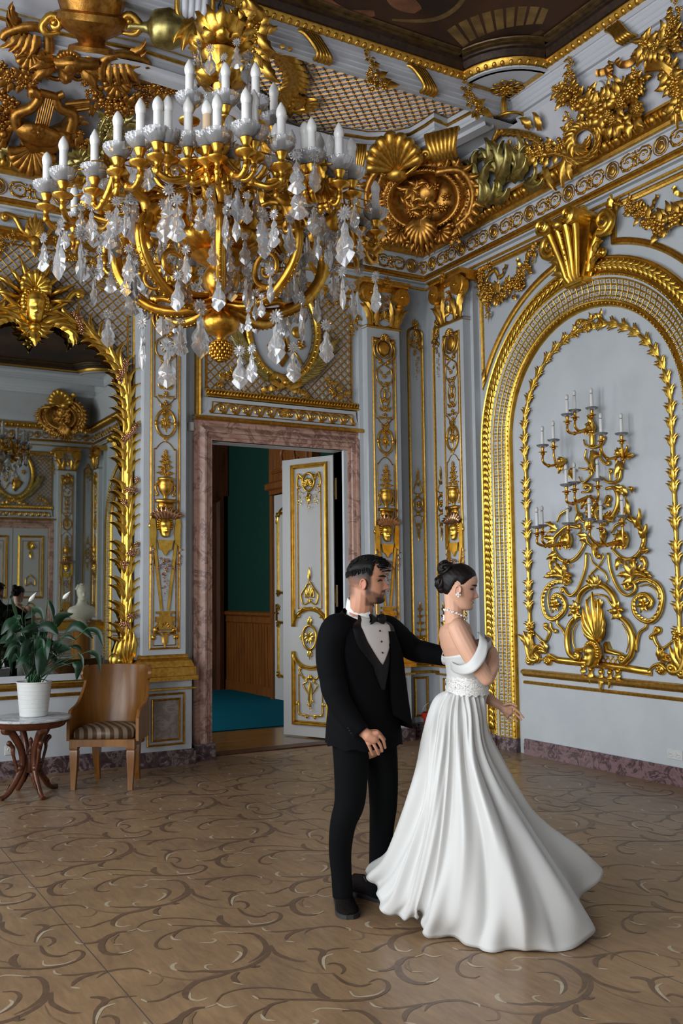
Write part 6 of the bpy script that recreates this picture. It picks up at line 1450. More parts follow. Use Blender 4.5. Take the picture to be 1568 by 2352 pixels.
    def lat(prof,name,mat,par,p,seg=12,ribs=0,amp=0.,sm=60): mb=MB(); mb.lathe(prof,p,seg,0,2,ribs,amp); return mb.build(name,M[mat],par,sm,loc=p) if False else mb.build(name,M[mat],par,sm)
    for i,p in enumerate(pos):
        up=p[2]>3.8; H=.215*(1+.06*((i*37)%5-2)/2); r=.0205; h=H*.66
        c=lat([(0,0),(r,0),(r,h),(r*.8,h+.004),(0,h+.004)],'candle','candle_beige' if i==8 else 'candle',root,p)
        lat([(r*.8,h),(r*1.12,h+.008),(r*1.27,h+.026),(r*1.12,h+.044),(r*.70,h+.062),(r*.25,H+.004),(0,H+.006)],'bulb','bulb',c,p,10)
        lat([(r*1.05,-.012),(.042,-.004),(.060,.018),(.068,.042),(.063,.043),(.052,.018),(.036,.004),(r*1.05,-.002)],'drip_pan','crystal',root,p,36,18,.05)
        lat([(0,-.115),(.012,-.115),(.016,-.10),(.048,-.09),(.052,-.08),(.022,-.07),(.016,-.05),(.022,-.035),(.030,-.018),(.022,-.008),(0,-.008)],'candle_cup','brass',root,p,14)
        v=np.array([p[0]-cx,p[1]-cy]); rr=np.hypot(*v); th=math.atan2(v[1],v[0]); base=math.atan2(-er[1],-er[0])+.12; kk=round((th-base)/(2*PI/NA)); ta=base+kk*2*PI/NA
        nr,nz=(.70,Z(490)) if not up else (.34,Z(400)); n=np.array([cx+cos(ta)*nr,cy+sin(ta)*nr,nz]); e=np.array(p)-np.array([0,0,.11])
        m1=n+(e-n)*.3-np.array([0,0,.06]); m2=n+(e-n)*.75-np.array([0,0,.085])
        mb=MB(); C=catmull([n,m1,m2,e+np.array([0,0,-.035]),e],6); mb.tube(C,np.linspace(.019,.012,len(C)),7); mb.ball(C[9],(.022,.022,.022)); mb.ball(e-np.array([0,0,.03]),(.018,.018,.022)); mb.build('candle_branch',M['brass'],root,180)
    # crystal pendants: rosette + leaf shaped drop, copied
    def drop_mesh(kind):
        mb=MB(); out=[[(0,.5),(.06,.42),(.10,.34),(.07,.27),(.11,.18),(.20,.05),(.235,-.06),(.20,-.16),(.25,-.24),(.20,-.32),(.10,-.42),(.0,-.5)],[(0,.5),(.05,.40),(.08,.25),(.05,.12),(.10,.0),(.14,-.15),(.12,-.3),(.0,-.5)],[(0,.5),(.07,.40),(.13,.30),(.09,.20),(.17,.10),(.22,-.05),(.16,-.15),(.24,-.25),(.27,-.33),(.17,-.40),(.12,-.45),(0,-.5)]][kind]
        pts=out+[(-a,b) for a,b in out[-2:0:-1]]; n=len(pts)
        v=[(a,0,b) for a,b in pts]+[(a*.55,.05,b*.62) for a,b in pts]+[(a*.55,-.05,b*.62) for a,b in pts]+[(0,.075,-.12),(0,-.075,-.12)]
        f=[]
        for i in range(n):
            j=(i+1)%n; f+=[(i,j,n+j,n+i),(j,i,2*n+i,2*n+j),(n+i,n+j,3*n),(2*n+j,2*n+i,3*n+1)]
        mb.add(v,f)
        for k in range(12):     # rosette above the drop
            t=k*PI/6; q=SPHS[0]*np.array([.10,.03,.035]); x,z=rot2(q[:,0],q[:,2],t); mb.add(np.stack([x+.10*cos(t),q[:,1],z+.66+.10*sin(t)],1),SPHS[1])
        mb.ball((0,0,.66),(.05,.05,.05),0,SPHS)
        return mb
    protos=[]
    A=[((125,500),(125,770)),((240,410),(240,840)),((390,470),(400,860)),((485,370),(490,600)),((650,240),(650,510)),((770,190),(790,580)),((1015,150),(1040,470)),((1085,220),(1090,560)),((1230,250),(1270,480)),((1330,260),(1330,500)),((1510,260),(1515,560)),((710,750),(725,950)),((1090,770),(1090,1060)),((1170,830),(1175,1000)),((490,740),(490,1020)),((830,1100),(845,1490)),((1010,1270),(1020,1610)),((1260,990),(1250,1400)),((1380,770),(1390,1060)),((1110,1080),(1110,1380)),((590,1050),(590,1320)),((960,440),(970,690))]
    B=[((50,170),(80,480)),((250,250),(270,560)),((400,110),(420,400)),((340,200),(330,430)),((520,330),(540,600)),((640,360),(650,650)),((780,290),(790,640)),((890,330),(890,730)),((940,480),(930,750)),((1040,310),(1040,740)),((1150,470),(1145,680)),((1040,740),(1010,1050)),((1275,780),(1250,1070)),((120,770),(130,1040)),((500,740),(510,1000)),((730,930),(730,1290)),((545,1060),(550,1440)),((350,1020),(340,1200)),((290,1310),(280,1620)),((370,1300),(370,1570)),((660,950),(660,1140)),((440,930),(440,1100)),((910,1130),(905,1430)),((675,1290),(670,1570)),((1100,850),(1095,1090)),((320,490),(320,720))]
    items=[(60+a[0]/3.136,380+a[1]/3.136,60+b[0]/3.136,380+b[1]/3.136) for a,b in A]+[(460+a[0]/3.136,380+a[1]/3.136,460+b[0]/3.136,380+b[1]/3.136) for a,b in B]
    rr=random.Random(5); mesh=[]
    out=[]
    for u0,v0,u1,v1 in items:
        lat_=(u0-507)/2201*5.; f=math.sqrt(max(0.02,1-min(1,abs(lat_)/.92)**2)); rmax=.80*f if v1<700 else .45*f
        t=T0-rmax*rr.choice([1,.9,.75,.3,-.2]) if v0<720 else T0-rmax*rr.choice([1,.6,.1])
        a,b=at(u0,v0,t),at(u1,v1,t); L=a[2]-b[2]; out.append(((a[0]+b[0])/2,(a[1]+b[1])/2,b[2],L/1.24))
    for k in range(120):
        th=rr.random()*2*PI; q=rr.random(); r=.30+.58*q; z=Z(430)-rr.random()*.38-.30*(1-q); p=np.array([cx,cy,0])+er*cos(th)*r+ed*sin(th)*r; out.append((p[0],p[1],z-.14,.12+.06*rr.random()))
    for k in range(14):
        th=k*2*PI/14; p=np.array([cx,cy,0])+er*cos(th)*.16+ed*sin(th)*.16; out.append((p[0],p[1],Z(170)-.05*(k%3),.13))
    for kind in (0,1,2):
        o=drop_mesh(kind).build('crystal_pendant',M['crystal'],None,0); o['_k']=kind; mesh.append(o)
    face=math.atan2(-CC[1]+cy,-CC[0]+cx)-PI/2
    inv=Matrix.Translation(-Vector(root.location))
    st=MB(); sv=[np.array([v.co for v in m.data.vertices]) for m in mesh]; sf=[[tuple(p.vertices) for p in m.data.polygons] for m in mesh]
    used=set()
    for i,(x,y,zb,L) in enumerate(out):
        k=rr.choice([0,0,1,2]); rz=face+rr.uniform(-1.0,1.0); S=L
        if i<96:
            o=mesh[k] if k not in used else mesh[k].copy()
            if k in used: COL.objects.link(o)
            used.add(k); o.parent=root; o.matrix_parent_inverse=inv; o.location=(x,y,zb+.5*S); o.rotation_euler=(0,0,rz); o.scale=(S,S,S)
        else:
            v=sv[k]*S; vx,vy=rot2(v[:,0],v[:,1],rz); st.add(np.stack([vx+x,vy+y,v[:,2]+zb+.5*S],1),sf[k])
    for m in mesh: 
        if '_k' in m: del m['_k']
    for o in root.children: 
        if '_k' in o: del o['_k']
    o=st.build('crystal_garnish',M['crystal'],root,0); o['kind']='stuff'
    # fine wires that carry the outer drops
    mb=MB()
    for th in np.linspace(0,2*PI,40,endpoint=False):
        mb.tube([(cx+cos(th)*r,cy+sin(th)*r,z) for r,z in ((.30,Z(470)),(.5,Z(455)),(.70,Z(462)),(.80,Z(478)))],.0035,4)
    for r,z in ((.50,Z(455)),(.66,Z(466)),(.30,Z(470))): mb.tube([(cx+cos(q)*r,cy+sin(q)*r,z) for q in np.linspace(0,2*PI,48,endpoint=False)],.005,4,closed=True)
    mb.build('wire_frame',M['brass'],root,180)
chandelier()
# ================================================================== CHAIR, TABLE, PLANT, BUCKET, BUST
M['chair_wood']=wood('honey birch veneer','6f4317','96652a',.7,.3); M['table_wood']=wood('reddish walnut','3f2012','6b3b24',1.2,.3)
M['white_marble']=marble('white grey marble','b9bcbd','c6c8c8','9a9ea2',5,.6,.15); M['pot']=plain('white ceramic pot','d8d8d4',.4)
def stripes():
    t=NT('striped seat satin'); g=t.n('ShaderNodeTexCoord'); s=t.n('ShaderNodeSeparateXYZ'); t.l(g.outputs['Object'],s.inputs[0])
    m=t.n('ShaderNodeMath',operation='MULTIPLY'); m.inputs[1].default_value=16.; t.l(s.outputs[0],m.inputs[0]); f=t.n('ShaderNodeMath',operation='FRACT'); t.l(m.outputs[0],f.inputs[0])
    t.col(t.ramp(f.outputs[0],[(0,lin('857460')),(.5,lin('4f3826'))],'CONSTANT')); t.set(Roughness=.45,Specular_IOR_Level=.4); return t.mat
M['stripes']=stripes(); M['piping']=plain('red piping','8e2a22',.6)
def chair():
    FL=onz(160,1815)[:2]; FR_=onz(305,1815)[:2]; ax=(FR_-FL); w=np.linalg.norm(ax); ax/=w; bk=np.array([-ax[1],ax[0]]); 
    o=(FL+FR_)/2; rz=math.atan2(ax[1],ax[0])
    root=thing('armchair','honey-coloured gondola armchair with striped seat beside the round table','chair',(o[0],o[1],0),None,rz)
    F=Fr((o[0],o[1],0),(ax[0],ax[1],0),(bk[0],bk[1],0),(0,0,1)); hw=w/2+.01; D=.50
    # wrap-around back
    mb=MB(F); n=61; TH=.026
    def plan(s,off=0.):
        a=abs(s); sg=1 if s>0 else -1
        if a>.60: t=(1-a)/.40; x,y=sg*(hw+.005),.02+t*.26; nx,ny=sg,0.
        else: t=a/.60*PI/2; x,y=sg*(hw+.005)*sin(t)**.85,.28+(D-.28+.03)*cos(t)**.9 if cos(t)>0 else .28; nx,ny=sg*sin(t),cos(t)
        return x+nx*off,y+ny*off
    def top(s):
        a=abs(s); return float(np.interp(a,[0,.40,.44,.455,.47,.50,.55,.62,.72,.85,.95,1],[1.005,1.0,.99,.93,.875,.82,.76,.71,.685,.67,.655,.59]))
    G=[]
    for i in range(n):
        s=-1+2*i/(n-1); zt=top(s); row=[]; lean=.05
        for z,off in ((.40,0),(.40+(zt-.40)*.5,0),(zt-.006,0),(zt,TH*.4),(zt-.006,TH),(.40+(zt-.40)*.5,TH),(.40,TH)):
            x,y=plan(s,off); row.append((x,y+max(0,z-.45)*.16*(1-abs(s))**.5,z))
        G.append(row)
    mb.grid(G,False,True); mb.add(G[0],[tuple(range(7))]); mb.add(G[-1],[tuple(range(7))[::-1]]); mb.build('backrest',M['chair_wood'],root,35)
    mb=MB(F)
    for s in (-1,1):
        G=[]
        for k in range(10):
            f=k/9; a=(.44+.10*f)*s; zc=.938; hh=.064*math.sqrt(max(.02,1-f**3)); row=[]
            for z,off in ((zc-hh,0),(zc,-.002),(zc+hh,0),(zc+hh+.004,TH*.5),(zc+hh,TH),(zc,TH+.004),(zc-hh,TH),(zc-hh-.004,TH*.5)):
                x,y=plan(a,off+.012*f); row.append((x,y+(z-.45)*.16*(1-abs(a))**.5,z))
            G.append(row)
        mb.grid(G,False,True,flip=(s<0)); mb.add(G[-1],[tuple(range(8))])
    mb.build('back_scroll',M['chair_wood'],root,60)
    P=[(-hw,0),(hw,0),(hw,.28)]+[plan(s) for s in np.linspace(.6,-.6,15)]+[(-hw,.28)]
    mb=MB(F); mb.slab(P,.355,.415); mb.build('seat_rail',M['chair_wood'],root,25)
    for s,yb in ((-1,0),(1,0),(-1,1),(1,1)):
        mb=MB(F); x=s*(hw-.035) if not yb else s*(hw-.10); y=.035 if not yb else D-.06
        d=-1 if not yb else 1
        G=[]
        for z,w_,dy in ((.36,.034,0),(.34,.036,0),(.325,.030,0),(.31,.034,0),(.22,.030,.0),(.10,.023,.012),(0,.019,.035)):
            k=dy*(1.6 if yb else .5)*d
            G.append([(x-w_,y-w_+k,z),(x+w_,y-w_+k,z),(x+w_,y+w_+k,z),(x-w_,y+w_+k,z)])
        mb.grid(G,False,True); mb.add(G[-1],[(0,1,2,3)]); mb.build('leg',M['chair_wood'],root,30)
    mb=MB(F); Pc=[(-hw+.03,.03),(hw-.03,.03),(hw-.035,.28)]+[(q[0]*.90,q[1]*.90+.01) for q in [plan(s) for s in np.linspace(.58,-.58,13)]]+[(-hw+.035,.28)]
    n=len(Pc); c=np.mean(Pc,axis=0); G=[]
    for z,k in ((.415,.97),(.43,1.0),(.47,1.0),(.495,.96),(.507,.85),(.515,.5),(.518,.02)): G.append([(c[0]+(p[0]-c[0])*k,c[1]+(p[1]-c[1])*k,z) for p in Pc])
    mb.grid(G,False,True); s_=mb.build('seat_cushion',M['stripes'],root,180)
    mb=MB(F); q=[(c[0]+(p[0]-c[0])*1.0,c[1]+(p[1]-c[1])*1.0,.492) for p in Pc[3:-1]]; mb.tube(q,.006,5); mb.build('red_piping',M['piping'],s_,180)
chair()
TC=(1.79,8.22); TZ=.635
def table():
    root=thing('side_table','round side table with marble top and curved carved walnut legs','table',(TC[0],TC[1],0))
    o=(TC[0],TC[1],0)
    mb=MB(); mb.lathe([(0,TZ-.028),(.300,TZ-.028),(.322,TZ-.022),(.325,TZ-.012),(.318,TZ-.003),(.305,TZ),(0,TZ)],o,56); mb.build('marble_top',M['white_marble'],root,35)
    mb=MB(); mb.lathe([(0,TZ-.085),(.255,TZ-.085),(.27,TZ-.075),(.285,TZ-.05),(.295,TZ-.03),(0,TZ-.028)],o,48); mb.build('apron',M['table_wood'],root,35)
    mb=MB(); mb.lathe([(0,.175),(.028,.18),(.04,.2),(.036,.30),(.05,.305),(.05,.33),(.03,.335),(.028,.345),(.03,.355),(.018,.37),(.010,.40),(.019,.43),(.016,.45),(.0,.47)],o,16); mb.build('central_finial',M['table_wood'],root,40)
    ft=[onz(0,1840)[:2],onz(100,1838)[:2],onz(130,1810)[:2],onz(40,1815)[:2]]
    for f in ft:
        v=f-np.array(TC); th=math.atan2(v[1],v[0]); th=th; R=np.hypot(*v); fr=Fr((TC[0],TC[1],0),(cos(th),sin(th),0),(0,0,1),(sin(th),-cos(th),0)); mb=MB(fr)
        C=catmull([(.215,.555),(.165,.50),(.10,.40),(.075,.30),(.09,.21),(.16,.10),(.22,.035),(R,.012)],6); s=np.linspace(0,1,len(C))
        mb.tube([(a,b,0) for a,b in C],np.interp(s,[0,.15,.5,.8,.93,1],[.03,.034,.03,.026,.02,.024]),8,flat=.8)
        for sg in (-1,1): mb.lathe([(0,sg*.028),(.034,sg*.026),(.036,0)],(.235,.545,0),12,0,2)
        C2=catmull([(.20,.44),(.17,.40),(.17,.36),(.14,.27),(.12,.20)],5); mb.tube([(a,b,0) for a,b in C2],np.linspace(.018,.010,len(C2)),6); mb.ball((.205,.44,0),(.024,.024,.02)); mb.ball((.10,.23,0),.03)
        for k in range(3): leaf(mb,(.13+.03*k,.13-.03*k,.02),2.3,.07,.018,.6,.4,0,2,ns=4,nt=3)
        mb.build('leg',M['table_wood'],root,60)
table()
M['leaf']=noisy('glossy dark green leaf','0b2112','173a20',6,.36,0,.1,30,spec=.35); M['stem']=plain('green stem','2b5330',.5); M['spathe']=plain('white flower spathe','dcdcd0',.5); M['soil']=noisy('dark potting soil','1c140e','33261b',60,.9)
def plant():
    px_,py_=TC[0]+.02,TC[1]-.0; z0=TZ
    root=thing('potted_peace_lily','peace lily with white flowers in a ribbed white pot on the round table','plant',(px_,py_,z0))
    prof=[(0,z0+.001),(.105,z0+.001),(.112,z0+.008)]
    for k in range(8):
        z=z0+.012+k*.033; r=.112+.026*k/8; prof+=[(r,z),(r+.003,z+.028),(r+.0005,z+.031)]
    prof+=[(.144,z0+.275),(.145,z0+.285),(.137,z0+.285),(.132,z0+.26),(0,z0+.26)]
    mb=MB(); mb.lathe(prof,(px_,py_,0),48); mb.build('pot',M['pot'],root,30)
    mb=MB(); mb.lathe([(.131,z0+.255),(.09,z0+.265),(0,z0+.268)],(px_,py_,0),24); mb.build('soil',M['soil'],root)
    t0=float((np.array([px_,py_,z0])-CC)@CF); rr=random.Random(11); q=lambda x,y,dd=0: at(x/3.136,1280+y/3.136,t0+dd)
    LV=[((140,470),(60,480),(5,560),60),((120,440),(100,360),(80,290),28),((150,430),(100,450),(30,500),45),((180,440),(230,400),(270,385),40),((230,370),(290,390),(315,450),40),((345,300),(375,380),(385,450),24),((400,510),(430,430),(530,405),50),((470,540),(560,495),(670,590),55),((620,515),(705,540),(745,650),38),((450,575),(500,572),(550,600),20),((400,690),(450,655),(510,660),50),((510,640),(560,650),(590,680),24),((630,680),(700,710),(725,830),38),((520,760),(560,790),(550,890),45),((560,690),(590,730),(600,800),22),((310,640),(300,730),(275,860),75),((330,560),(300,590),(250,650),60),((200,600),(120,595),(20,650),55),((220,640),(130,655),(60,720),50),((210,680),(140,695),(70,770),45),((230,700),(165,730),(110,800),55),((260,520),(350,500),(420,560),60),((270,560),(220,515),(140,540),50),((300,520),(240,475),(170,480),50),((330,700),(385,730),(420,780),45),((340,650),(400,630),(450,600),45),((100,560),(40,590),(-10,620),50),((260,760),(240,800),(175,880),25),((352,900),(358,960),(350,1030),14),((380,770),(450,760),(510,780),20),((160,520),(90,520),(40,600),50),((240,600),(190,640),(150,720),60),((350,580),(330,650),(340,740),55),((90,660),(75,740),(85,840),24),((290,480),(310,540),(290,600),60)]
    for k in range(16):
        an=rr.uniform(.1,3.0); x,y=245+150*cos(an)*rr.uniform(.4,1),700-190*sin(an)*rr.uniform(.3,1); LV.append(((x*.5+122,y*.5+380),(x,y-30),(x+(x-245)*.5,y+60),rr.uniform(40,62)))
    for i,(a,b,c,w) in enumerate(LV):
        dd=rr.uniform(-.16,.14); 
        if i in (15,20,31,32): dd=-.17
        C=catmull([q(*a,dd*.7),q(*b,dd),q(*c,dd*1.2)],6); T=np.gradient(C,axis=0); T/=np.linalg.norm(T,axis=1)[:,None]
        view=CF; S=np.cross(T,view); S/=np.linalg.norm(S,axis=1)[:,None]+1e-9; U=np.cross(S,T)
        S=S*.9+U*.45*(1 if i%2 else -1); W=w*.5/3.136*t0/FPX*1.45; n=len(C); s=np.linspace(0,1,n); wd=W*np.sin(PI*s**.8)**.8*(1-.15*s)+.0005
        G=np.stack([C+S*(k*wd)[:,None]+U*(abs(k)**1.5*wd*.35)[:,None]*(1) for k in (-1,-.5,0,.5,1)],1)
        mb=MB(); mb.grid(G); base=np.array([px_+rr.uniform(-.05,.05),py_+rr.uniform(-.05,.05),z0+.26]); mid=(base+C[0])/2+np.array([0,0,.03]); st=catmull([base,mid,C[0],C[2]],5)
        mb.tube(st,np.linspace(.0045,.0025,len(st)),5,1); mb.build('leaf',[M['leaf'],M['stem']],root,180)
    for (x,y,dx,dy),(bx,by) in (((205,320,262,250),(160,450)),((450,300,505,245),(400,500)),((170,600,155,530),(180,640))):
        a,b=q(x,y,-.05),q(dx,dy,-.05); mb=MB(); T=(b-a); L=np.linalg.norm(T); T/=L; S=np.cross(T,CF); S/=np.linalg.norm(S); U=np.cross(S,T); s=np.linspace(0,1,9)
        G=[[a+T*L*si+S*(k*.017*sin(PI*si**.7)*(1-.2*si))+U*(abs(k)**2*.014*sin(PI*si)) for k in (-1,-.5,0,.5,1)] for si in s]; mb.grid(G)
        mb.tube([a+U*.006,a+T*L*.5+U*.01],.004,6); st=catmull([np.array([px_,py_,z0+.26]),q(bx,by,-.03),a],6); mb.tube(st,.0028,5,1); mb.build('flower',[M['spathe'],M['stem']],root,180)
plant()
M['red']=plain('red plastic','a52a1a',.4)
def bucket():
    c=(6.20,8.72); root=thing('bucket','red bucket with raised wire handle on the floor behind the skirt','bucket',(c[0],c[1],0))
    mb=MB(); mb.lathe([(0,.0),(.09,.0),(.092,.02),(.118,.24),(.135,.242),(.135,.30),(.126,.30),(.11,.24),(.088,.02),(0,.015)],(c[0],c[1],0),32); mb.build('body',M['red'],root,40)
    mb=MB(); e=np.array([CR[0],CR[1],0]); mb.tube([np.array([c[0],c[1],.27])+e*.13*cos(t)+np.array([0,0,.15*sin(t)]) for t in np.linspace(0,PI,17)],.004,5); mb.build('wire_handle',M['steel'],root,180)
M['steel']=plain('grey steel','8b8d90',.3,1.)
bucket()
def bust():
    d=ray(187,1400); p=CC+d*19.; x,y=p[0],2*YA-p[1]
    root=thing('pedestal','round honey-coloured wooden pedestal column seen reflected in the mirror','pedestal',(x,y,0))
    mb=MB(); mb.lathe([(0,0),(.26,0),(.26,.10),(.22,.13),(.19,.16),(.18,.9),(.20,.93),(.24,.96),(.24,1.0),(0,1.0)],(x,y,0),32); mb.build('column',M['chair_wood'],root,35)
    t=tag(None or bpy.data.objects.new('_',None)) if 0 else None
    mb=MB(); G=[]
    for z,a,b in ((1.0,.10,.10),(1.04,.11,.11),(1.06,.08,.08),(1.12,.09,.09),(1.16,.20,.12),(1.24,.27,.15),(1.32,.28,.16),(1.38,.24,.13),(1.42,.12,.10),(1.48,.085,.085),(1.56,.08,.085)): G.append([(x+a*cos(q),y+b*sin(q)*1.0,z) for q in np.linspace(0,2*PI,24,endpoint=False)])
    mb.grid(G,False,True); H=.32; V=head_grid(36,32).reshape(-1,3)*H; mb.add(np.stack([V[:,0]+x,V[:,1]+y+.02,V[:,2]+1.66],1),grid_faces(32,36))
    for k in range(40): a=RN.uniform(0,2*PI); e=RN.uniform(.2,1.4); mb.ball((x+.115*cos(a)*cos(e),y-.01+.14*sin(a)*cos(e)-.02,1.69+.14*sin(e)),.03,0,SPHS)
    o=mb.build('marble_bust',M['bust'],None,60); tag(o,'pale marble bust of a man on the wooden pedestal, reflected in the mirror','bust')
M['bust']=plain('pale cream marble','cfc8b4',.4)
bust()
# ================================================================== PEOPLE
def remesh(mb,name,voxel,mat,parent,smooth=4,colfn=None,fac=.5):
    tmp=mb.build('tmp',mat,None,0); m=tmp.modifiers.new('r','REMESH'); m.mode='VOXEL'; m.voxel_size=voxel; m.adaptivity=0
    s=tmp.modifiers.new('s','SMOOTH'); s.factor=fac; s.iterations=smooth
    dg=bpy.context.evaluated_depsgraph_get(); me=bpy.data.meshes.new_from_object(tmp.evaluated_get(dg)); me.name=name
    old=tmp.data; bpy.data.objects.remove(tmp); bpy.data.meshes.remove(old)
    me.polygons.foreach_set('use_smooth',np.ones(len(me.polygons),dtype=bool))
    if not me.materials: me.materials.append(mat)
    if colfn:
        n=len(me.vertices); co=np.zeros(n*3); me.vertices.foreach_get('co',co); c=colfn(co.reshape(-1,3))
        a=me.color_attributes.new('Col','FLOAT_COLOR','POINT'); a.data.foreach_set('color',np.c_[c,np.ones(n)].ravel())
    o=bpy.data.objects.new(name,me); COL.objects.link(o)
    if parent is not None: o.parent=parent; o.matrix_parent_inverse=Matrix.Translation(-Vector(parent.location))
    return o
def skin_mat(name,rough=.5):
    t=NT(name); a=t.n('ShaderNodeAttribute',attribute_name='Col'); t.col(a.outputs['Color']); t.set(Roughness=rough,Specular_IOR_Level=.35,Subsurface_Weight=.08,Subsurface_Scale=.01); t.b.inputs['Subsurface Radius'].default_value=(1,.35,.2)
    return t.mat
M['skin']=skin_mat('skin')
def hairmat(name,c,rough=.38):
    t=NT(name); v=t.obj((90,90,14)); f=t.noise(v,3,3); t.col(t.ramp(f,[(.3,lin(c[0])),(.7,lin(c[1]))])); t.set(Roughness=rough,Specular_IOR_Level=.22); t.bump(f,.25,.003); return t.mat
M['hair']=hairmat('near-black hair',('080706','100d0b'),.6); M['hair_b']=hairmat('dark brown hair',('0b0706','160e0c'),.48)
M['suit']=noisy('black suit wool','060708','09090c',300,.85,0,.1,500,spec=.1); M['lapel']=plain('black satin lapel','08090b',.5,0,.25); M['trouser']=noisy('black trouser wool','060707','08090b',300,.88,0,.1,500,spec=.1)
M['shirt']=plain('white shirt cotton','d2d0cc',.7); M['shoe']=noisy('dark brown suede','0f0b0a','171110',80,.9,0,.2,200,spec=.1); M['sole']=plain('dark rubber sole','242322',.7); M['lace']=plain('grey shoe lace','4f4d49',.7)
def dressmat():
    t=NT('ivory satin'); t.set(Base_Color=lin('c4c3bf'),Roughness=.5,Specular_IOR_Level=.35,Sheen_Weight=.15); v=t.obj(); t.bump(t.noise(v,18,3),.05,.01); return t.mat
M['dress']=dressmat(); M['lacebelt']=noisy('beaded white lace','bfbdb8','e6e4df',160,.4,0,.6,180,lo=.4,hi=.6,dist=.004); M['pearl']=plain('pearl','e4dfd8',.2); M['jewel']=plain('gold jewellery','d2a548',.25,1.)
ER=np.array([CR[0],CR[1],0.]); ER/=np.linalg.norm(ER); ED=np.array([CF[0],CF[1],0.]); ED/=np.linalg.norm(ED); EZ=np.array([0,0,1.])
class HeadF:
    """head placement: centre, facing angle (deg, 0 = image right, + towards camera), pitch down, height"""
    def __init__(s,c,face,pitch,H,roll=0.):
        a=math.radians(face); f=ER*cos(a)-ED*sin(a); s.c=np.array(c); s.H=H
        p=math.radians(pitch); s.y=f*cos(p)-EZ*sin(p); s.x=np.cross(s.y,EZ); s.x/=np.linalg.norm(s.x); s.z=np.cross(s.x,s.y)
    def w(s,v): v=np.asarray(v,float).reshape(-1,3)*s.H; return s.c+v[:,[0]]*s.x+v[:,[1]]*s.y+v[:,[2]]*s.z
    def l(s,p): q=(np.asarray(p)-s.c)/s.H; return np.stack([q@s.x,q@s.y,q@s.z],1)
def ball(mb,p,r,t=None): mb.ball(p,r,0,t or SPHB)
def ear(mb,hf,s,dz=-.09):
    for (y,z,r) in ((-.02,.0,(.03,.075,.105)),(-.015,-.08,(.028,.045,.05))):
        v=SPHB[0]*np.array(r)+np.array([s*.325,y,z+dz]); mb.add(hf.w(v),SPHB[1],raw=True)
    t=np.linspace(-.8*PI,.75*PI,14); mb.tube(hf.w([(s*(.345+.02*(q<1)),-.03-.07*sin(q)*.9-.0,dz+.10*cos(q)) for q in t]),.018*hf.H,6)
def rim_ear(mb,hf,s): pass
def limb(mb,pts,rad,seg=14,n=5):
    C=catmull(pts,n); R=np.interp(np.linspace(0,1,len(C)),np.linspace(0,1,len(rad)),rad); mb.tube(C,R,seg); ball(mb,C[0],R[0]*.98); ball(mb,C[-1],R[-1]*.98)
def finger(mb,pts,r): 
    C=catmull(pts,4); mb.tube(C,np.linspace(r,r*.8,len(C)),10); ball(mb,C[-1],r*.82); ball(mb,C[0],r)
def hair_shell(hf,mask,thick,nu=96,nv=90,fem=0.):
    G=head_grid(nu,nv,fem); V=G.reshape(-1,3); N=V-np.array([0,-.03,.05]); N/=np.linalg.norm(N,axis=1)[:,None]
    m=mask(V); t=thick(V)*np.clip(m/.12,0,1); P=V+N*(t-.012*(m<=0))[:,None]
    f=[q for q in grid_faces(nv,nu,True) if max(m[i] for i in q)>0 or len(q)>4 and m[q[0]]>0]
    return P,f
def face_lines(hf,V,root,mat,lash,brow):
    F=V.reshape(-1,3); F=F[F[:,1]>.1]
    def s(x,z,o): 
        i=np.argmin((F[:,0]-x)**2+(F[:,2]-z)**2); return F[i]*np.array([1,1,1])+np.array([0,o,0])
    for sg in (-1,1):
        mb=MB()
        C=catmull([s(sg*.070,-.012,.004),s(sg*.105,.004,.008),s(sg*.145,.004,.008),s(sg*.185,-.008,.006),s(sg*.215,-.020,.010)],4); mb.tube(hf.w(C),np.interp(np.linspace(0,1,len(C)),[0,.5,.85,1],[.004,lash*.7,lash*.8,.003])*hf.H,6)
        mb.build('eyelash',mat,root,180)
        mb=MB(); C=catmull([s(sg*.045,.075,.002),s(sg*.10,.092,.004),s(sg*.16,.098,.004),s(sg*.225,.075,.002)],5); mb.tube(hf.w(C),np.interp(np.linspace(0,1,len(C)),[0,.25,.7,1],[.5,1,.9,.2])*brow*hf.H,6)
        mb.build('eyebrow',mat,root,180)
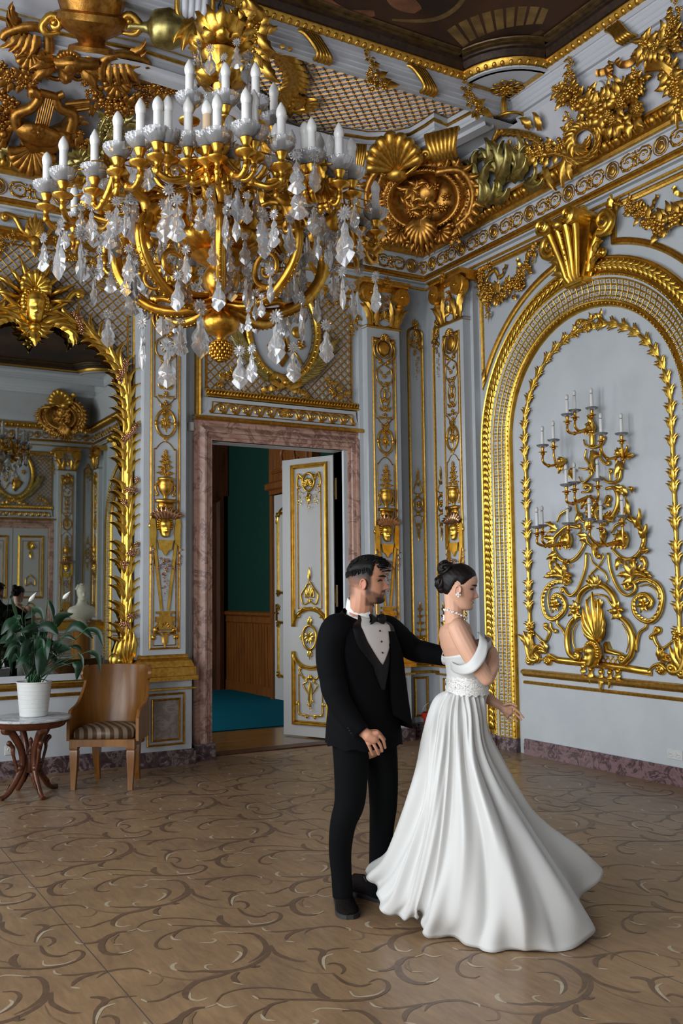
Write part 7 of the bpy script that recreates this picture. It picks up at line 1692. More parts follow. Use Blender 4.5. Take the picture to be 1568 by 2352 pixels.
# ------------------------------------------------------------------ groom
def groom():
    t0=4.87; P=lambda u,v,dd=0.:at(u,v,t0+dd)
    root=thing('person','man in a black dinner suit with bow tie resting a hand on the bride','person',tuple(np.r_[onz(830,2085)[:2],0]))
    hf=HeadF(P(843,1332,0),10,3,.240); mb=MB()
    V=head_grid(96,90,0.,0.,1.04); mb.add(hf.w(V.reshape(-1,3)),grid_faces(90,96),raw=True)
    for s in (-1,1): ear(mb,hf,s)
    nk=P(826,1425,.02); limb(mb,[hf.w([(0,-.10,-.15)])[0],hf.w([(0,-.10,-.45)])[0],nk,P(826,1470,.02)],[.058,.060,.066,.09])
    # hidden trunk and legs keep the body in one piece
    limb(mb,[P(826,1450,.02),P(830,1560,.02),P(838,1690,.04)],[.10,.11,.12])
    for pts in ([P(806,1705,-.02),P(802,1850,-.05),P(784,1960,-.04),P(787,2040,-.05)],[P(872,1705,.115),P(880,1850,.13),P(873,1960,.15),P(868,2030,.17)]): limb(mb,pts,[.058,.05,.042,.038]); limb(mb,[P(838,1668,.04),pts[0]],[.07,.05])
    limb(mb,[P(815,1450,-.04),P(772,1460,-.12)],[.06,.05]); limb(mb,[P(772,1462,-.12),P(772,1590,-.17),P(834,1682,-.23)],[.045,.038,.026])
    limb(mb,[P(850,1440,.08),P(893,1445,.17)],[.06,.05]); limb(mb,[P(893,1446,.17),P(950,1492,.25),P(1026,1508,.12)],[.045,.036,.026])
    # right hand
    W=P(834,1680,-.235); limb(mb,[W,P(846,1690,-.245),P(858,1697,-.25)],[.025,.030,.024],14,4)
    limb(mb,[P(846,1690,-.245),P(866,1684,-.25)],[.022,.013]); limb(mb,[P(842,1690,-.24),P(847,1708,-.245)],[.02,.013]); limb(mb,[P(846,1690,-.245),P(855,1702,-.25)],[.02,.014])
    for pts in ([(865,1684,-.25),(879,1699,-.245),(884,1717,-.22)],[(860,1692,-.252),(873,1711,-.245),(877,1725,-.222)],[(853,1700,-.25),(864,1720,-.24),(869,1732,-.218)],[(845,1707,-.245),(851,1722,-.232),(856,1733,-.212)]): finger(mb,[P(*q) for q in pts],.0092)
    finger(mb,[P(848,1680,-.22),P(866,1680,-.20),P(882,1698,-.20)],.0105)
    # left hand on the bride's back
    limb(mb,[P(1026,1508,.12),P(1038,1512,.09)],[.026,.028])
    for k in range(4): finger(mb,[P(1038,1502+6*k,.08),P(1052,1503+6*k,.075),P(1062,1506+6*k,.085)],.009)
    finger(mb,[P(1032,1498,.07),P(1042,1490,.06),P(1050,1488,.06)],.0095)
    sk=np.array(lin('b98468')[:3]); lip=np.array(lin('a0665a')[:3]); brd=np.array(lin('2a1d18')[:3]); stb=np.array(lin('2c2624')[:3]); hr=np.array(lin('14100e')[:3]); red=np.array(lin('c07560')[:3])
    def col(co):
        q=hf.l(co); x,y,z=q.T; ax=np.abs(x); inh=(np.abs(x)<.45)&(np.abs(y)<.6)&(z>-.62)&(z<.6); n=len(co); c=np.tile(sk,(n,1))
        def mix(c,k,d): k=np.clip(k,0,1)[:,None]*inh[:,None]; return c*(1-k)+d*k
        c=mix(c,.35*np.exp(-((y-.45)/.08)**2-((z+.12)/.08)**2),red); c=mix(c,.55*((ax>.33)&(y<.1)),red)
        nz=np.array([noise.noise(Vector(p*160)) for p in q]) if n<1 else np.sin(x*170+np.sin(z*130)*2)*np.sin(y*150+z*90)
        # clipped sides, fading upward into the hair
        side=np.clip((z+.22)/.15,0,1)*np.clip((.16-y)/.06,0,1)*np.clip((.24-y+ (z<.05)*0)/.05,0,1)
        side*=np.where((ax>.338)&(y<.10)&(y>-.14)&(z<.02)&(z>-.20),0,1)
        nape=np.clip((-.18-y)/.08,0,1)*np.clip((z+.42)/.12,0,1); k=np.maximum(side*(.72+.4*np.clip((z+.02)/.14,0,1)),nape*.6)
        c=mix(c,k*(.93+.07*nz),stb); sb=np.exp(-(((y-.075)/.055)**4))*np.clip((z+.34)/.06,0,1)*np.clip((.16-z)/.05,0,1)*(ax>.2); c=mix(c,sb*.72,brd); c=mix(c,np.clip((z-.08)/.14,0,1)*np.clip((.20-y)/.05,0,1),hr)
        # beard along the jaw, moustache, goatee
        line=-.20+ .16*np.clip((.10-y)/.12,0,1)-.06*np.clip((y-.16)/.14,0,1)
        jb=np.clip((line-z)/.05,0,1)*np.clip((y+.02)/.05,0,1)*np.clip((z+.56)/.04,0,1)*np.clip((.37-ax)/.03,0,1)
        chin=np.clip((-.335-z)/.03,0,1)*np.clip((y-.2)/.06,0,1)
        c=mix(c,np.clip(jb*.78,0,1)*(.88+.12*nz),brd); c=mix(c,chin*.92,hr)
        mou=np.exp(-(((ax-.06)/.085)**4))*np.exp(-(((z+.217+.12*ax)/.024)**4))*np.clip((y-.28)/.04,0,1); c=mix(c,mou*.95,hr)
        mb_=np.exp(-(((ax-.135)/.03)**2))*np.exp(-(((z+.30)/.06)**2))*np.clip((y-.25)/.05,0,1); c=mix(c,mb_*.5,brd)
        ll=np.exp(-((ax/.085)**4))*np.exp(-(((z+.275)/.030)**4))*np.clip((y-.33)/.03,0,1); c=mix(c,ll*.8,lip)
        br=np.exp(-(((ax-.14)/.095)**4))*np.exp(-(((z-.088+.25*(ax-.14)**2)/.022)**4))*np.clip((y-.22)/.05,0,1); c=mix(c,br*.95,hr)
        ey=np.exp(-(((ax-.135)/.06)**4))*np.exp(-(((z-.0)/.020)**4))*np.clip((y-.25)/.04,0,1); c=mix(c,ey*.85,hr)
        return c
    body=remesh(mb,'body',.0028,M['skin'],root,3,col)
    face_lines(hf,V,root,M['hair'],.016,.020)
    # hair: longer dark top swept up at the front
    def mk(V):
        x,y,z=V.T; ax=np.abs(x); front=.315+.10*np.exp(-((ax-.17)/.08)**2)-.02*(ax<.07); hl=np.where(y>.17,front+.06*np.exp(-((y-.20)/.04)**2),np.interp(y,[-.45,-.3,-.1,.05,.13,.17],[.07,.12,.17,.19,.14,.21])); return z-hl
    def tk(V): x,y,z=V.T; return .028+.045*np.clip((y+.1)/.4,0,1)*np.clip((z-.25)/.2,0,1)+.006*np.sin(x*40+y*22)
    p_,f=hair_shell(hf,mk,tk); mb=MB(); mb.add(hf.w(p_),f,raw=True)
    rr=random.Random(3)
    for k in range(260):
        x=rr.uniform(-.24,.24); y=rr.uniform(-.36,.34); zz=.5*math.sqrt(max(.05,1-(x/.40)**2-((y+.03)/.50)**2)); n=np.array([x*1.6,y+.05,zz]); n/=np.linalg.norm(n); b=np.array([x,y,zz-.03]); L=.07+.04*rr.random()
        C=[b,b+n*L*.5+np.array([0,.03,0]),b+n*L*.75+np.array([rr.uniform(-.02,.02),.08+.05*(y>.1),.0])]; mb.tube(hf.w(C),[.016*hf.H,.014*hf.H,.003*hf.H],4)
    G=head_grid(96,90).reshape(-1,3); mk0=mk(G); sel=np.where((np.abs(mk0)<.035)&(G[:,1]<.16))[0]
    for k in range(260):
        b=G[rr.choice(list(sel))]; n=b/np.linalg.norm(b); d=np.array([0,-.012+rr.uniform(-.02,.02),-.028-.025*rr.random()]); mb.tube(hf.w([b+n*.022+np.array([0,0,.03]),b+n*.02+d*.4,b+n*.004+d]),[.008*hf.H,.008*hf.H,.002*hf.H],4)
    mb.build('hair',M['hair'],root,180)
    # ---- jacket
    a=math.radians(45); fw=ER*cos(a)*1.-ED*sin(a); lt=ER*cos(PI/2-a)+ED*sin(PI/2-a)
    rows=[(1408,826,.072,.070,.03),(1417,826,.095,.085,.03),(1426,827,.15,.10,.025),(1438,827,.195,.112,.02),(1455,828,.205,.122,.02),(1490,829,.205,.130,.02),(1530,830,.195,.132,.02),(1570,832,.188,.128,.02),(1610,834,.19,.13,.02),(1650,836,.20,.138,.03),(1690,838,.21,.145,.03),(1708,838,.212,.147,.03)]
    def ring(v,off=0.,n=72,th=None):
        R=np.array([[r[0],r[1],r[2],r[3],r[4]] for r in rows]); g=[np.interp(v,R[:,0],R[:,k]) for k in range(1,5)]; c=P(g[0],v,g[3])
        th=np.linspace(0,2*PI,n,endpoint=False) if th is None else th
        # th 0 = front, + to his left
        cx,sx=np.cos(th),np.sin(th); e=.85
        return c+np.outer(np.sign(cx)*np.abs(cx)**e*(g[2]+off),fw)+np.outer(np.sign(sx)*np.abs(sx)**e*(g[1]+off),lt)
    mb=MB(); vs_=list(np.linspace(1412,1440,6))+list(np.linspace(1455,1706,16))
    G=[]
    for v in vs_:
        r=ring(v,0.004); th=np.linspace(0,2*PI,72,endpoint=False); dr=-.060*np.cos(th)*np.clip((1440-v)/25,0,1)+ .010*np.sin(th*9+v*.05)*np.clip((v-1560)/120,0,1); r[:,2]+=dr*.6; r[:,2]-= .015*np.cos(th)*np.clip((v-1660)/40,0,1); G.append(r)
    mb.grid(np.array(G),False,True,flip=True)
    # swinging left front panel and back vent
    def sheet(px,th=.008):
        g=np.array([[P(*q) for q in r] for r in px]); C=np.array([catmull(r,5) for r in g]); C=np.array([catmull(C[:,j],4) for j in range(C.shape[1])]).transpose(1,0,2); n=np.cross(C[1,1]-C[0,0],C[1,0]-C[0,1]); n/=np.linalg.norm(n); mb.grid(C); mb.grid(C+n*th,flip=True)
    pv=[1450,1500,1550,1600,1640,1668]; rg=lambda v,t,o: ring(v,o,th=np.array([t]))[0]
    ou=[(902,1450,.10),(921,1500,.09),(928,1550,.08),(935,1600,.07),(941,1640,.06),(946,1673,.05)]
    C0_=np.array([rg(v,.30-.25*(v-1450)/220,.010+.03*(v-1450)/220) for v in pv]); C2_=np.array([P(*q) for q in ou]); C1_=(C0_+C2_)/2+fw*.02+lt*.01; C0_[-1]+=EZ*.07; C0_[-2]+=EZ*.04; C1_[-1]+=EZ*.03
    C3_=np.array([rg(v,1.7,.004) for v in pv]); g4=[catmull(c,5) for c in (C0_,C1_,C2_,C3_)]; g5=np.array([catmull(np.array([a[i] for a in g4]),6) for i in range(len(g4[0]))]); mb.grid(g5); mb.grid(g5-fw*.006,flip=True)
    sheet([[(765,1580,-.06),(758,1640,-.06),(754,1708,-.06)],[(758,1600,0),(750,1650,.02),(746,1704,.02)],[(775,1600,.08),(770,1650,.09),(765,1700,.09)]])
    jk=mb.build('jacket',M['suit'],root,60)
    mb=MB(); C=catmull([P(793,1434,-.09),P(768,1450,-.125),P(757,1500,-.15),P(763,1555,-.165),P(776,1605,-.185),P(803,1650,-.21),P(830,1683,-.235)],6); s=np.linspace(0,1,len(C))
    rad=np.interp(s,[0,.12,.3,.5,.62,.8,1],[.062,.076,.071,.067,.066,.056,.043])*(1+.018*np.sin(s*46)*np.exp(-((s-.58)/.13)**2)*1.6); mb.tube(C,rad,22); mb.build('sleeve',M['suit'],jk,180)
    mb=MB(); C=catmull([P(868,1438,.10),P(895,1448,.16),P(925,1472,.21),P(950,1492,.235),P(985,1500,.19),P(1024,1508,.125)],6); s=np.linspace(0,1,len(C))
    rad=np.interp(s,[0,.15,.4,.6,1],[.06,.073,.064,.062,.050])*(1+.02*np.sin(s*60)*np.exp(-((s-.45)/.16)**2)*1.6); mb.tube(C,rad,22); mb.build('sleeve',M['suit'],jk,180)
    mb=MB()
    for k in range(3): ball(mb,P(800+3.5*k,1672+6*k,-.285),(.006,.006,.006),SPHS)
    mb.build('cuff_button',M['lapel'],jk,180)
    # shirt front, waistcoat edge, lapels
    ha=lambda v:math.radians(float(np.interp(v,[1405,1415,1440,1470,1500,1526],[46,40,29,22,11,0.5])))
    mb=MB(); G=[]
    for v in np.linspace(1408,1526,24): th=np.linspace(-ha(v),ha(v)*.92,11)+.02; r=ring(v,.007,th=th); r[:,2]+=-.018*np.cos(th)*max(0,(1440-v)/25); G.append(r)
    mb.grid(np.array(G),flip=False); mb.build('shirt_front',M['shirt'],root,180)
    mb=MB()
    for v in (1448,1472,1497): p=ring(v,.011,th=np.array([.02]))[0]; ball(mb,p,(.005,.005,.005),SPHS)
    mb.build('shirt_stud',M['lapel'],root,180)
    for sg in (-1,1):
        mb=MB(); G=[]
        for v in np.linspace(1404,1580,30):
            w=float(np.interp(v,[1404,1430,1480,1540,1580],[.16,.26,.34,.20,.03])); t_in=ha(min(v,1526))*(1 if sg<0 else .92)+(.0 if v<1526 else 0); th=sg*np.array([t_in-.02,t_in+w*.5,t_in+w])+.02
            r=ring(v,0.0,th=th); n=r-ring(v,-.05,th=th); n/=np.linalg.norm(n,axis=1)[:,None]; r=r+n*np.array([.010,.016,.009])[:,None]; r[:,2]+=-.018*np.cos(th)*max(0,(1440-v)/25); G.append(r)
        mb.grid(np.array(G),flip=(sg>0)); mb.build('lapel',M['lapel'],jk,180)
    # collar and bow tie
    mb=MB(); G=[]; ax=P(829,1412,.022)
    for h,rx,ry in ((-.085,.10,.088),(-.05,.088,.080),(-.012,.072,.072),(.012,.068,.069),(.038,.065,.066),(.056,.063,.065),(.059,.066,.068),(.044,.071,.073),(.004,.078,.080)):
        th=np.linspace(.16,2*PI-.16,40); r=ax+np.outer(np.cos(th)*ry,fw)+np.outer(np.sin(th)*rx,lt); r[:,2]+=h-.028*np.cos(th)+.010; G.append(r)
    mb.grid(np.array(G)); mb.build('collar',M['shirt'],root,180)
    bt=ring(1424,.020,th=np.array([.03]))[0]+EZ*.005; B=Fr(bt,lt,EZ,fw); mb=MB(B)
    for s in (-1,1):
        G=[[(s*x,y*h,c) for y,c in ((-1,-.008),(-.5,.006),(0,.010),(.5,.006),(1,-.008))] for x,h in ((.004,.011),(.015,.016),(.035,.026),(.05,.028),(.054,.026))]; mb.grid(G,flip=(s<0))
        G=[[(s*x,y*h,c-.012) for y,c in ((-1,-.006),(0,.004),(1,-.006))] for x,h in ((.004,.010),(.03,.024),(.048,.025))]; mb.grid(G)
    mb.ball((0,0,.008),(.011,.013,.011),0,SPHB); mb.build('bow_tie',M['lapel'],root,60)
    mb=MB(); C=catmull([P(1018,1508,.13),P(1031,1509,.112)],3); mb.tube(C,.043,18); mb.build('shirt_cuff',M['shirt'],root,60)
    # trousers
    mb=MB()
    def leg(pts,rad): C=catmull([P(*q) for q in pts],6); s=np.linspace(0,1,len(C)); mb.tube(C,np.interp(s,np.linspace(0,1,len(rad)),rad)*(1+.012*np.sin(s*70)*np.clip((s-.75)/.2,0,1)),24); ball(mb,C[0],rad[0])
    leg([(806,1690,-.01),(806,1760,-.03),(803,1840,-.05),(788,1890,-.06),(781,1950,-.05),(784,2010,-.05),(787,2060,-.06)],[.10,.088,.078,.066,.058,.052,.052])
    leg([(866,1690,.11),(877,1760,.12),(880,1840,.13),(877,1890,.14),(873,1950,.15),(869,2010,.17),(866,2055,.18)],[.10,.083,.074,.066,.058,.052,.050])
    limb(mb,[P(838,1640,.04),P(838,1672,.04)],[.125,.125],20); 
    remesh(mb,'trousers',.006,M['trouser'],root,6)
    # shoes
    def shoe(toe,heel,name):
        tp,hp=onz(*toe),onz(*heel); d=tp-hp; L=max(.29,np.linalg.norm(d)); d/=np.linalg.norm(d); e=np.cross(EZ,d); S=Fr(tp-d*L,d,e,EZ)
        G=[]; 
        for s,w,h in ((0,.020,.07),(.03,.034,.09),(.10,.040,.105),(.30,.043,.11),(.42,.045,.095),(.58,.052,.070),(.75,.056,.056),(.88,.051,.047),(.97,.034,.038),(1.0,.014,.028)):
            x=s*L; G.append([(x,w*cos(q)*(1 if sin(q)<.3 else 1),.018+(h-.018)*max(0,sin(q))**.8) for q in np.linspace(0,PI,13)])
        mb=MB(S); mb.grid(G,flip=True); mb.add(G[0],[tuple(range(13))]); up=mb.build(name,M['shoe'],root,180)
        mb=MB(S); o=[(s*L,w+.004) for s,w in ((-.01,.022),(.03,.037),(.10,.043),(.42,.048),(.58,.055),(.75,.059),(.88,.054),(.97,.037),(1.015,.014))]; pl=[(x,w) for x,w in o]+[(x,-w) for x,w in o[::-1]]; mb.slab(pl[::-1],0,.022); mb.build('sole',M['sole'],up,30)
        mb=MB(S)
        for k in range(4): x=(.36+.05*k)*L; z=.098-.010*k-.004*k*k*.5; mb.tube([(x-.01,-.022,z-.012),(x,0,z+.004),(x+.01,.022,z-.012)],.0022,5)
        for s in (-1,1): mb.tube([(.37*L,0,.10),(.40*L,s*.03,.108),(.47*L,s*.035,.085),(.42*L,s*.012,.098)],.002,5)
        mb.build('lace',M['lace'],up,180)
    shoe((803,2112),(784,2062),'shoe'); shoe((905,2072),(852,2060),'shoe')
groom()
# ------------------------------------------------------------------ bride
def bride():
    t0=4.78; P=lambda u,v,dd=0.:at(u,v,t0+dd)
    root=thing('person','woman in a white off-shoulder wedding gown with dark hair in a bun','person',tuple(np.r_[onz(1090,2120)[:2],0]))
    hf=HeadF(P(1054,1347,0),4,12,.222); mb=MB(); V=head_grid(96,90,1.,.9,.94); mb.add(hf.w(V.reshape(-1,3)),grid_faces(90,96),raw=True)
    for s in (-1,1): ear(mb,hf,s)
    limb(mb,[hf.w([(0,-.12,-.12)])[0],P(1042,1392,.0),P(1043,1425,.0),P(1047,1450,.0)],[.046,.046,.049,.062])
    limb(mb,[P(1064,1640,-.03),P(1082,1850,-.06),P(1100,2082,-.08)],[.06,.05,.03]); limb(mb,[P(1076,1640,.04),P(1100,1850,.06),P(1120,2060,.08)],[.06,.05,.03])
    # trunk
    fw=ER*cos(math.radians(-10))-ED*sin(math.radians(-10)); lt=np.cross(EZ,fw)
    def ringpts(u,v,hf_,hw,dd=0.,n=40): c=P(u,v,dd); th=np.linspace(0,2*PI,n,endpoint=False); return c+np.outer(np.cos(th)*hf_,fw)+np.outer(np.sin(th)*hw,lt)
    tr=[(1426,1043,.030,.040),(1434,1043,.052,.10),(1444,1044,.066,.145),(1460,1047,.078,.155),(1485,1055,.088,.150),(1510,1065,.092,.132),(1545,1071,.088,.106),(1580,1072,.086,.100),(1640,1070,.06,.07),(1700,1070,.05,.06)]
    G=np.array([ringpts(u,v,a,b) for v,u,a,b in tr]); mb.grid(G,False,True,flip=True); n=len(G[0]); k=mb.n-G.size//3; mb.F.append(tuple(range(k,k+n))); mb.M.append(0); mb.F.append(tuple(range(mb.n-n,mb.n))[::-1]); mb.M.append(0)
    for q in (-1,1): ball(mb,P(1090,1492,.02)+lt*q*.062,(.05,.05,.055))
    # collar-bone and blades
    limb(mb,[P(1050,1432,-.02),P(1052,1438,-.15)],[.03,.036]); limb(mb,[P(1056,1434,.02),P(1062,1440,.15)],[.03,.036])
    # near (right) arm folded to the chest, far arm reaching out
    limb(mb,[P(1050,1444,-.155),P(1068,1480,-.185),P(1092,1522,-.205),P(1118,1558,-.20)],[.046,.047,.043,.036]); limb(mb,[P(1118,1556,-.20),P(1130,1530,-.15),P(1131,1500,-.07),P(1122,1488,-.01)],[.036,.034,.026,.020])
    limb(mb,[P(1122,1488,-.01),P(1112,1482,.04)],[.022,.024])
    for k in range(4): finger(mb,[P(1112,1478+4*k,.04),P(1103,1474+5*k,.07),P(1096,1474+5*k,.085)],.0075)
    finger(mb,[P(1118,1482,.0),P(1112,1472,.02),P(1105,1468,.03)],.0085)
    limb(mb,[P(1063,1446,.155),P(1078,1510,.19),P(1090,1575,.17),P(1118,1602,.13),P(1150,1622,.10)],[.044,.040,.034,.030,.021])
    limb(mb,[P(1150,1622,.10),P(1163,1631,.09),P(1170,1634,.085)],[.021,.026,.021],14,4); limb(mb,[P(1160,1626,.09),P(1175,1624,.085)],[.018,.012]); limb(mb,[P(1158,1632,.09),P(1165,1643,.085)],[.018,.011])
    for pts in ([(1176,1623,.07),(1190,1635,.06),(1202,1648,.055)],[(1173,1630,.082),(1187,1643,.078),(1197,1653,.074)],[(1168,1638,.095),(1179,1649,.094),(1187,1657,.092)],[(1161,1643,.108),(1169,1652,.110),(1175,1658,.110)]): finger(mb,[P(*q) for q in pts],.0066)
    finger(mb,[P(1157,1619,.065),P(1172,1616,.045),P(1186,1622,.035)],.0076)
    sk=np.array(lin('c79a80')[:3]); lip=np.array(lin('a5403f')[:3]); hr=np.array(lin('140d0c')[:3]); red=np.array(lin('cf8a78')[:3]); wht=np.array(lin('e6ddd2')[:3])
    def col(co):
        q=hf.l(co); x,y,z=q.T; ax=np.abs(x); inh=(ax<.45)&(np.abs(y)<.6)&(z>-.56)&(z<.6); c=np.tile(sk,(len(co),1))
        def mix(c,k,d): k=np.clip(k,0,1)[:,None]*inh[:,None]; return c*(1-k)+d*k
        c=mix(c,.45*np.exp(-((ax-.2)/.09)**2-((z+.13)/.08)**2)*(y>.1),red); c=mix(c,.3*((ax>.33)&(y<.1)),red)
        zz=z-.9*.018*np.exp(-((ax-.1)/.045)**2)
        ll=np.exp(-((ax/.135)**4))*np.exp(-(((zz+.270-.35*ax**1.5)/.036)**4))*np.clip((y-.22)/.03,0,1); c=mix(c,ll*.95,lip)
        te=np.exp(-((ax/.115)**4))*np.exp(-(((zz+.266-.35*ax**1.5)/.013)**4))*np.clip((y-.24)/.03,0,1); c=mix(c,te,wht)
        br=np.exp(-(((ax-.14)/.09)**4))*np.exp(-(((z-.082+.3*(ax-.14)**2)/.018)**4))*np.clip((y-.2)/.05,0,1); c=mix(c,br*.95,hr)
        ey=np.exp(-(((ax-.135)/.06)**4))*np.exp(-(((z+.014)/.019)**4))*np.clip((y-.22)/.04,0,1); c=mix(c,ey*.97,hr)
        return c
    remesh(mb,'body',.0028,M['skin'],root,3,col)
    face_lines(hf,V,root,M['hair_b'],.016,.014)
    # hair
    def mk(V):
        x,y,z=V.T; ax=np.abs(x); hl=np.interp(y,[-.5,-.30,-.20,-.12,-.06,.02,.08,.16,.24,.33,.40],[-.42,-.36,-.20,.05,.11,.03,.05,.16,.25,.31,.33]); return z-hl
    p_,f=hair_shell(hf,mk,lambda V:.022+.010*np.clip(V[:,2],0,1)+.002*np.sin(V[:,2]*60+V[:,1]*40),fem=1.); mb=MB(); mb.add(hf.w(p_),f,raw=True); hr_=mb.build('hair',M['hair_b'],root,180)
    mb=MB(); bc=P(1024,1306,.0); bc2=P(1013,1338,.0); rr=random.Random(9)
    for c,R,n in ((bc,.040,16),(bc2,.034,14)):
        ball(mb,c,(R*.85,R*.85,R*.8))
        for k in range(n):
            ax=np.array([rr.uniform(-1,1),rr.uniform(-1,1),rr.uniform(-1,1)]); ax/=np.linalg.norm(ax); u=np.cross(ax,EZ); u/=np.linalg.norm(u); v=np.cross(ax,u); a0=rr.random()*6
            C=[c+ax*R*.35*cos(k)+(u*cos(t)+v*sin(t))*R*.86 for t in np.linspace(a0,a0+3.6,12)]; mb.tube(C,np.r_[.004,np.full(10,.0085),.004],6)
    limb(mb,[P(1032,1312,0),P(1022,1330,0),P(1014,1352,0)],[.03,.03,.024])
    mb.build('bun',M['hair_b'],hr_,180)
    # jewellery
    mb=MB(); e=hf.w([(.38,.0,-.19)])[0]
    for dx,dz in ((-.008,0),(.008,0),(0,-.008),(0,.008)): ball(mb,e+ER*dx+EZ*dz-ED*.004,(.006,.006,.006),SPHS)
    ball(mb,e-ED*.008,(.004,)*3,SPHS); mb.build('earring',M['pearl'],root,180)
    mb=MB(); c=P(1046,1411,.0)
    for k in range(46):
        t=k*2*PI/46; p=c+fw*.056*cos(t)+lt*.062*sin(t)+EZ*(-.022*cos(t)+.003*(k%2)); ball(mb,p,(.0042,)*3 if k%3 else (.006,)*3,SPHS)
    for k in range(5): ball(mb,P(1019,1414+2.4*k,0)+fw*.002*(k%2),(.006,)*3,SPHS)
    mb.build('necklace',M['pearl'],root,180)
    mb=MB(); ball(mb,P(1070,1411,-.01),(.008,.008,.011)); mb.tube([P(1017,1425,0),P(1021,1431,0),P(1016,1437,0)],[.002,.006,.002],5); mb.build('pendant',M['jewel'],root,180)
    mb=MB(); c=P(1124,1497,-.03); mb.tube([c+ER*.022*cos(t)+(EZ*.6+ED*.8)*.024*sin(t) for t in np.linspace(0,2*PI,18,endpoint=False)],.0035,6,closed=True); mb.build('bracelet',M['jewel'],root,180)
    # bodice
    mb=MB(); th=np.linspace(0,2*PI,60,endpoint=False); G=[]
    for v,u,a,b in ((1592,1072,.103,.112),(1575,1072,.097,.112),(1550,1071,.097,.116),(1525,1070,.101,.128),(1500,1068,.108,.144),(1490,1066,.109,.15)):
        r=ringpts(u,v,a,b,0.,60)
        top=np.clip((1525-v)/35,0,1); r[:,2]+=top*(.055*np.clip(np.cos(th),0,1)-.035*np.clip(-np.cos(th),0,1)); r+=np.outer(top*.03*np.clip(np.cos(th),0,1)*(1-np.exp(-(np.sin(th)/.3)**2)*.5),fw); G.append(r)
    Gi=[g+ (P(1068,1500)-g)*np.array([.03,.03,0]) for g in G[-1:]]
    mb.grid(np.array(G+Gi),False,True); mb.build('bodice',M['dress'],root,180)
    # belt of beaded lace
    mb=MB(); G=[]
    for v,a,b in ((1594,.110,.117),(1588,.107,.118),(1572,.102,.117),(1558,.102,.119),(1553,.099,.116)): r=ringpts(1072,v,a,b,0.,72); r[:,2]+=.006*np.sin(np.linspace(0,2*PI,72,endpoint=False)*18)*(v in(1594,1553)); G.append(r)
    mb.grid(np.array(G),False,True)
    for k in range(170): t=rr.uniform(0,2*PI); v=rr.uniform(1556,1592); r=P(1072,v)+fw*.105*cos(t)+lt*.118*sin(t); ball(mb,r,(.0026,.0026,.0026),SPHS)
    mb.build('lace_belt',M['lacebelt'],root,180)
    # off-shoulder band
    mb=MB(); up=[(1026,1502,.06),(1032,1514,-.04),(1042,1524,-.13),(1058,1528,-.215),(1078,1518,-.255),(1094,1494,-.245),(1101,1468,-.20),(1098,1452,-.13),(1100,1456,-.06),(1112,1470,.02)]
    lo=[(1029,1522,.06),(1038,1536,-.05),(1050,1546,-.14),(1068,1549,-.225),(1092,1540,-.268),(1113,1512,-.255),(1118,1480,-.21),(1110,1466,-.13),(1110,1478,-.06),(1122,1495,.02)]
    U=catmull([P(*q) for q in up],6); L=catmull([P(*q) for q in lo],6); md=(U+L)/2; c=P(1075,1500,-.08); o=md-c; o[:,2]=0; o/=np.linalg.norm(o,axis=1)[:,None]; mb.grid(np.array([U-o*.002,U+o*.004,md*.7+U*.3+o*.006,md+o*.008,md*.4+L*.6+o*.009,L+o*.010,L+o*.004,md-o*.002,U-o*.004]))
    far=lambda q:P(q[0]+12,q[1],-q[2]+.03)
    U2=catmull([far(q) for q in up[1:]],4); L2=catmull([far(q) for q in lo[1:]],4); mb.grid(np.array([U2,(U2+L2)/2,L2])); mb.build('shoulder_band',M['dress'],root,180)
    # skirt from guide curves waist -> hem, (u,v,depth offset)
    g=[[(1026,1588,0),(1001,1613,0),(981,1690,0),(960,1782,.02),(900,1952,.06),(846,2012,.08)],
       [(1027,1588,-.04),(1002,1625,-.05),(984,1700,-.09),(966,1840,-.10),(904,1992,-.07),(866,2050,-.0)],
       [(1031,1590,-.06),(1008,1640,-.09),(994,1720,-.15),(972,1870,-.17),(915,2040,-.15),(880,2098,-.12)],
       [(1038,1592,-.075),(1020,1640,-.12),(1008,1730,-.19),(984,1900,-.24),(945,2060,-.22),(925,2112,-.16)],
       [(1045,1593,-.085),(1033,1640,-.14),(1024,1740,-.21),(1000,1920,-.28),(972,2068,-.26),(957,2092,-.18)],
       [(1050,1593,-.09),(1042,1640,-.15),(1036,1745,-.22),(1018,1930,-.31),(984,2090,-.33),(964,2143,-.27)],
       [(1058,1594,-.095),(1055,1640,-.16),(1055,1750,-.235),(1062,1930,-.36),(1048,2090,-.37),(1030,2152,-.29)],
       [(1068,1594,-.10),(1070,1640,-.165),(1074,1750,-.24),(1105,1930,-.39),(1112,2095,-.45),(1100,2187,-.455)],
       [(1080,1594,-.10),(1084,1640,-.16),(1092,1745,-.235),(1145,1920,-.39),(1185,2085,-.46),(1200,2180,-.43)],
       [(1090,1594,-.09),(1096,1640,-.145),(1108,1735,-.20),(1180,1900,-.34),(1260,2080,-.44),(1288,2192,-.485)],
       [(1100,1593,-.075),(1106,1640,-.11),(1120,1725,-.15),(1203,1880,-.25),(1308,2050,-.32),(1353,2138,-.29)],
       [(1110,1592,-.05),(1111,1640,-.06),(1128,1718,-.08),(1218,1870,-.12),(1310,1990,-.12),(1345,2070,-.08)],
       [(1117,1590,0),(1113,1640,.0),(1141,1722,.02),(1228,1872,.06),(1325,1955,.10),(1377,2005,.12)],
       [(1112,1588,.06),(1110,1640,.10),(1136,1715,.14),(1215,1870,.25),(1300,1965,.32),(1345,2010,.36)],
       [(1075,1586,.105),(1075,1640,.16),(1082,1720,.22),(1110,1870,.38),(1130,1950,.46),(1140,1992,.48)],
       [(1034,1587,.07),(1018,1630,.10),(1000,1700,.17),(985,1850,.28),(945,1960,.30),(910,1995,.28)]]
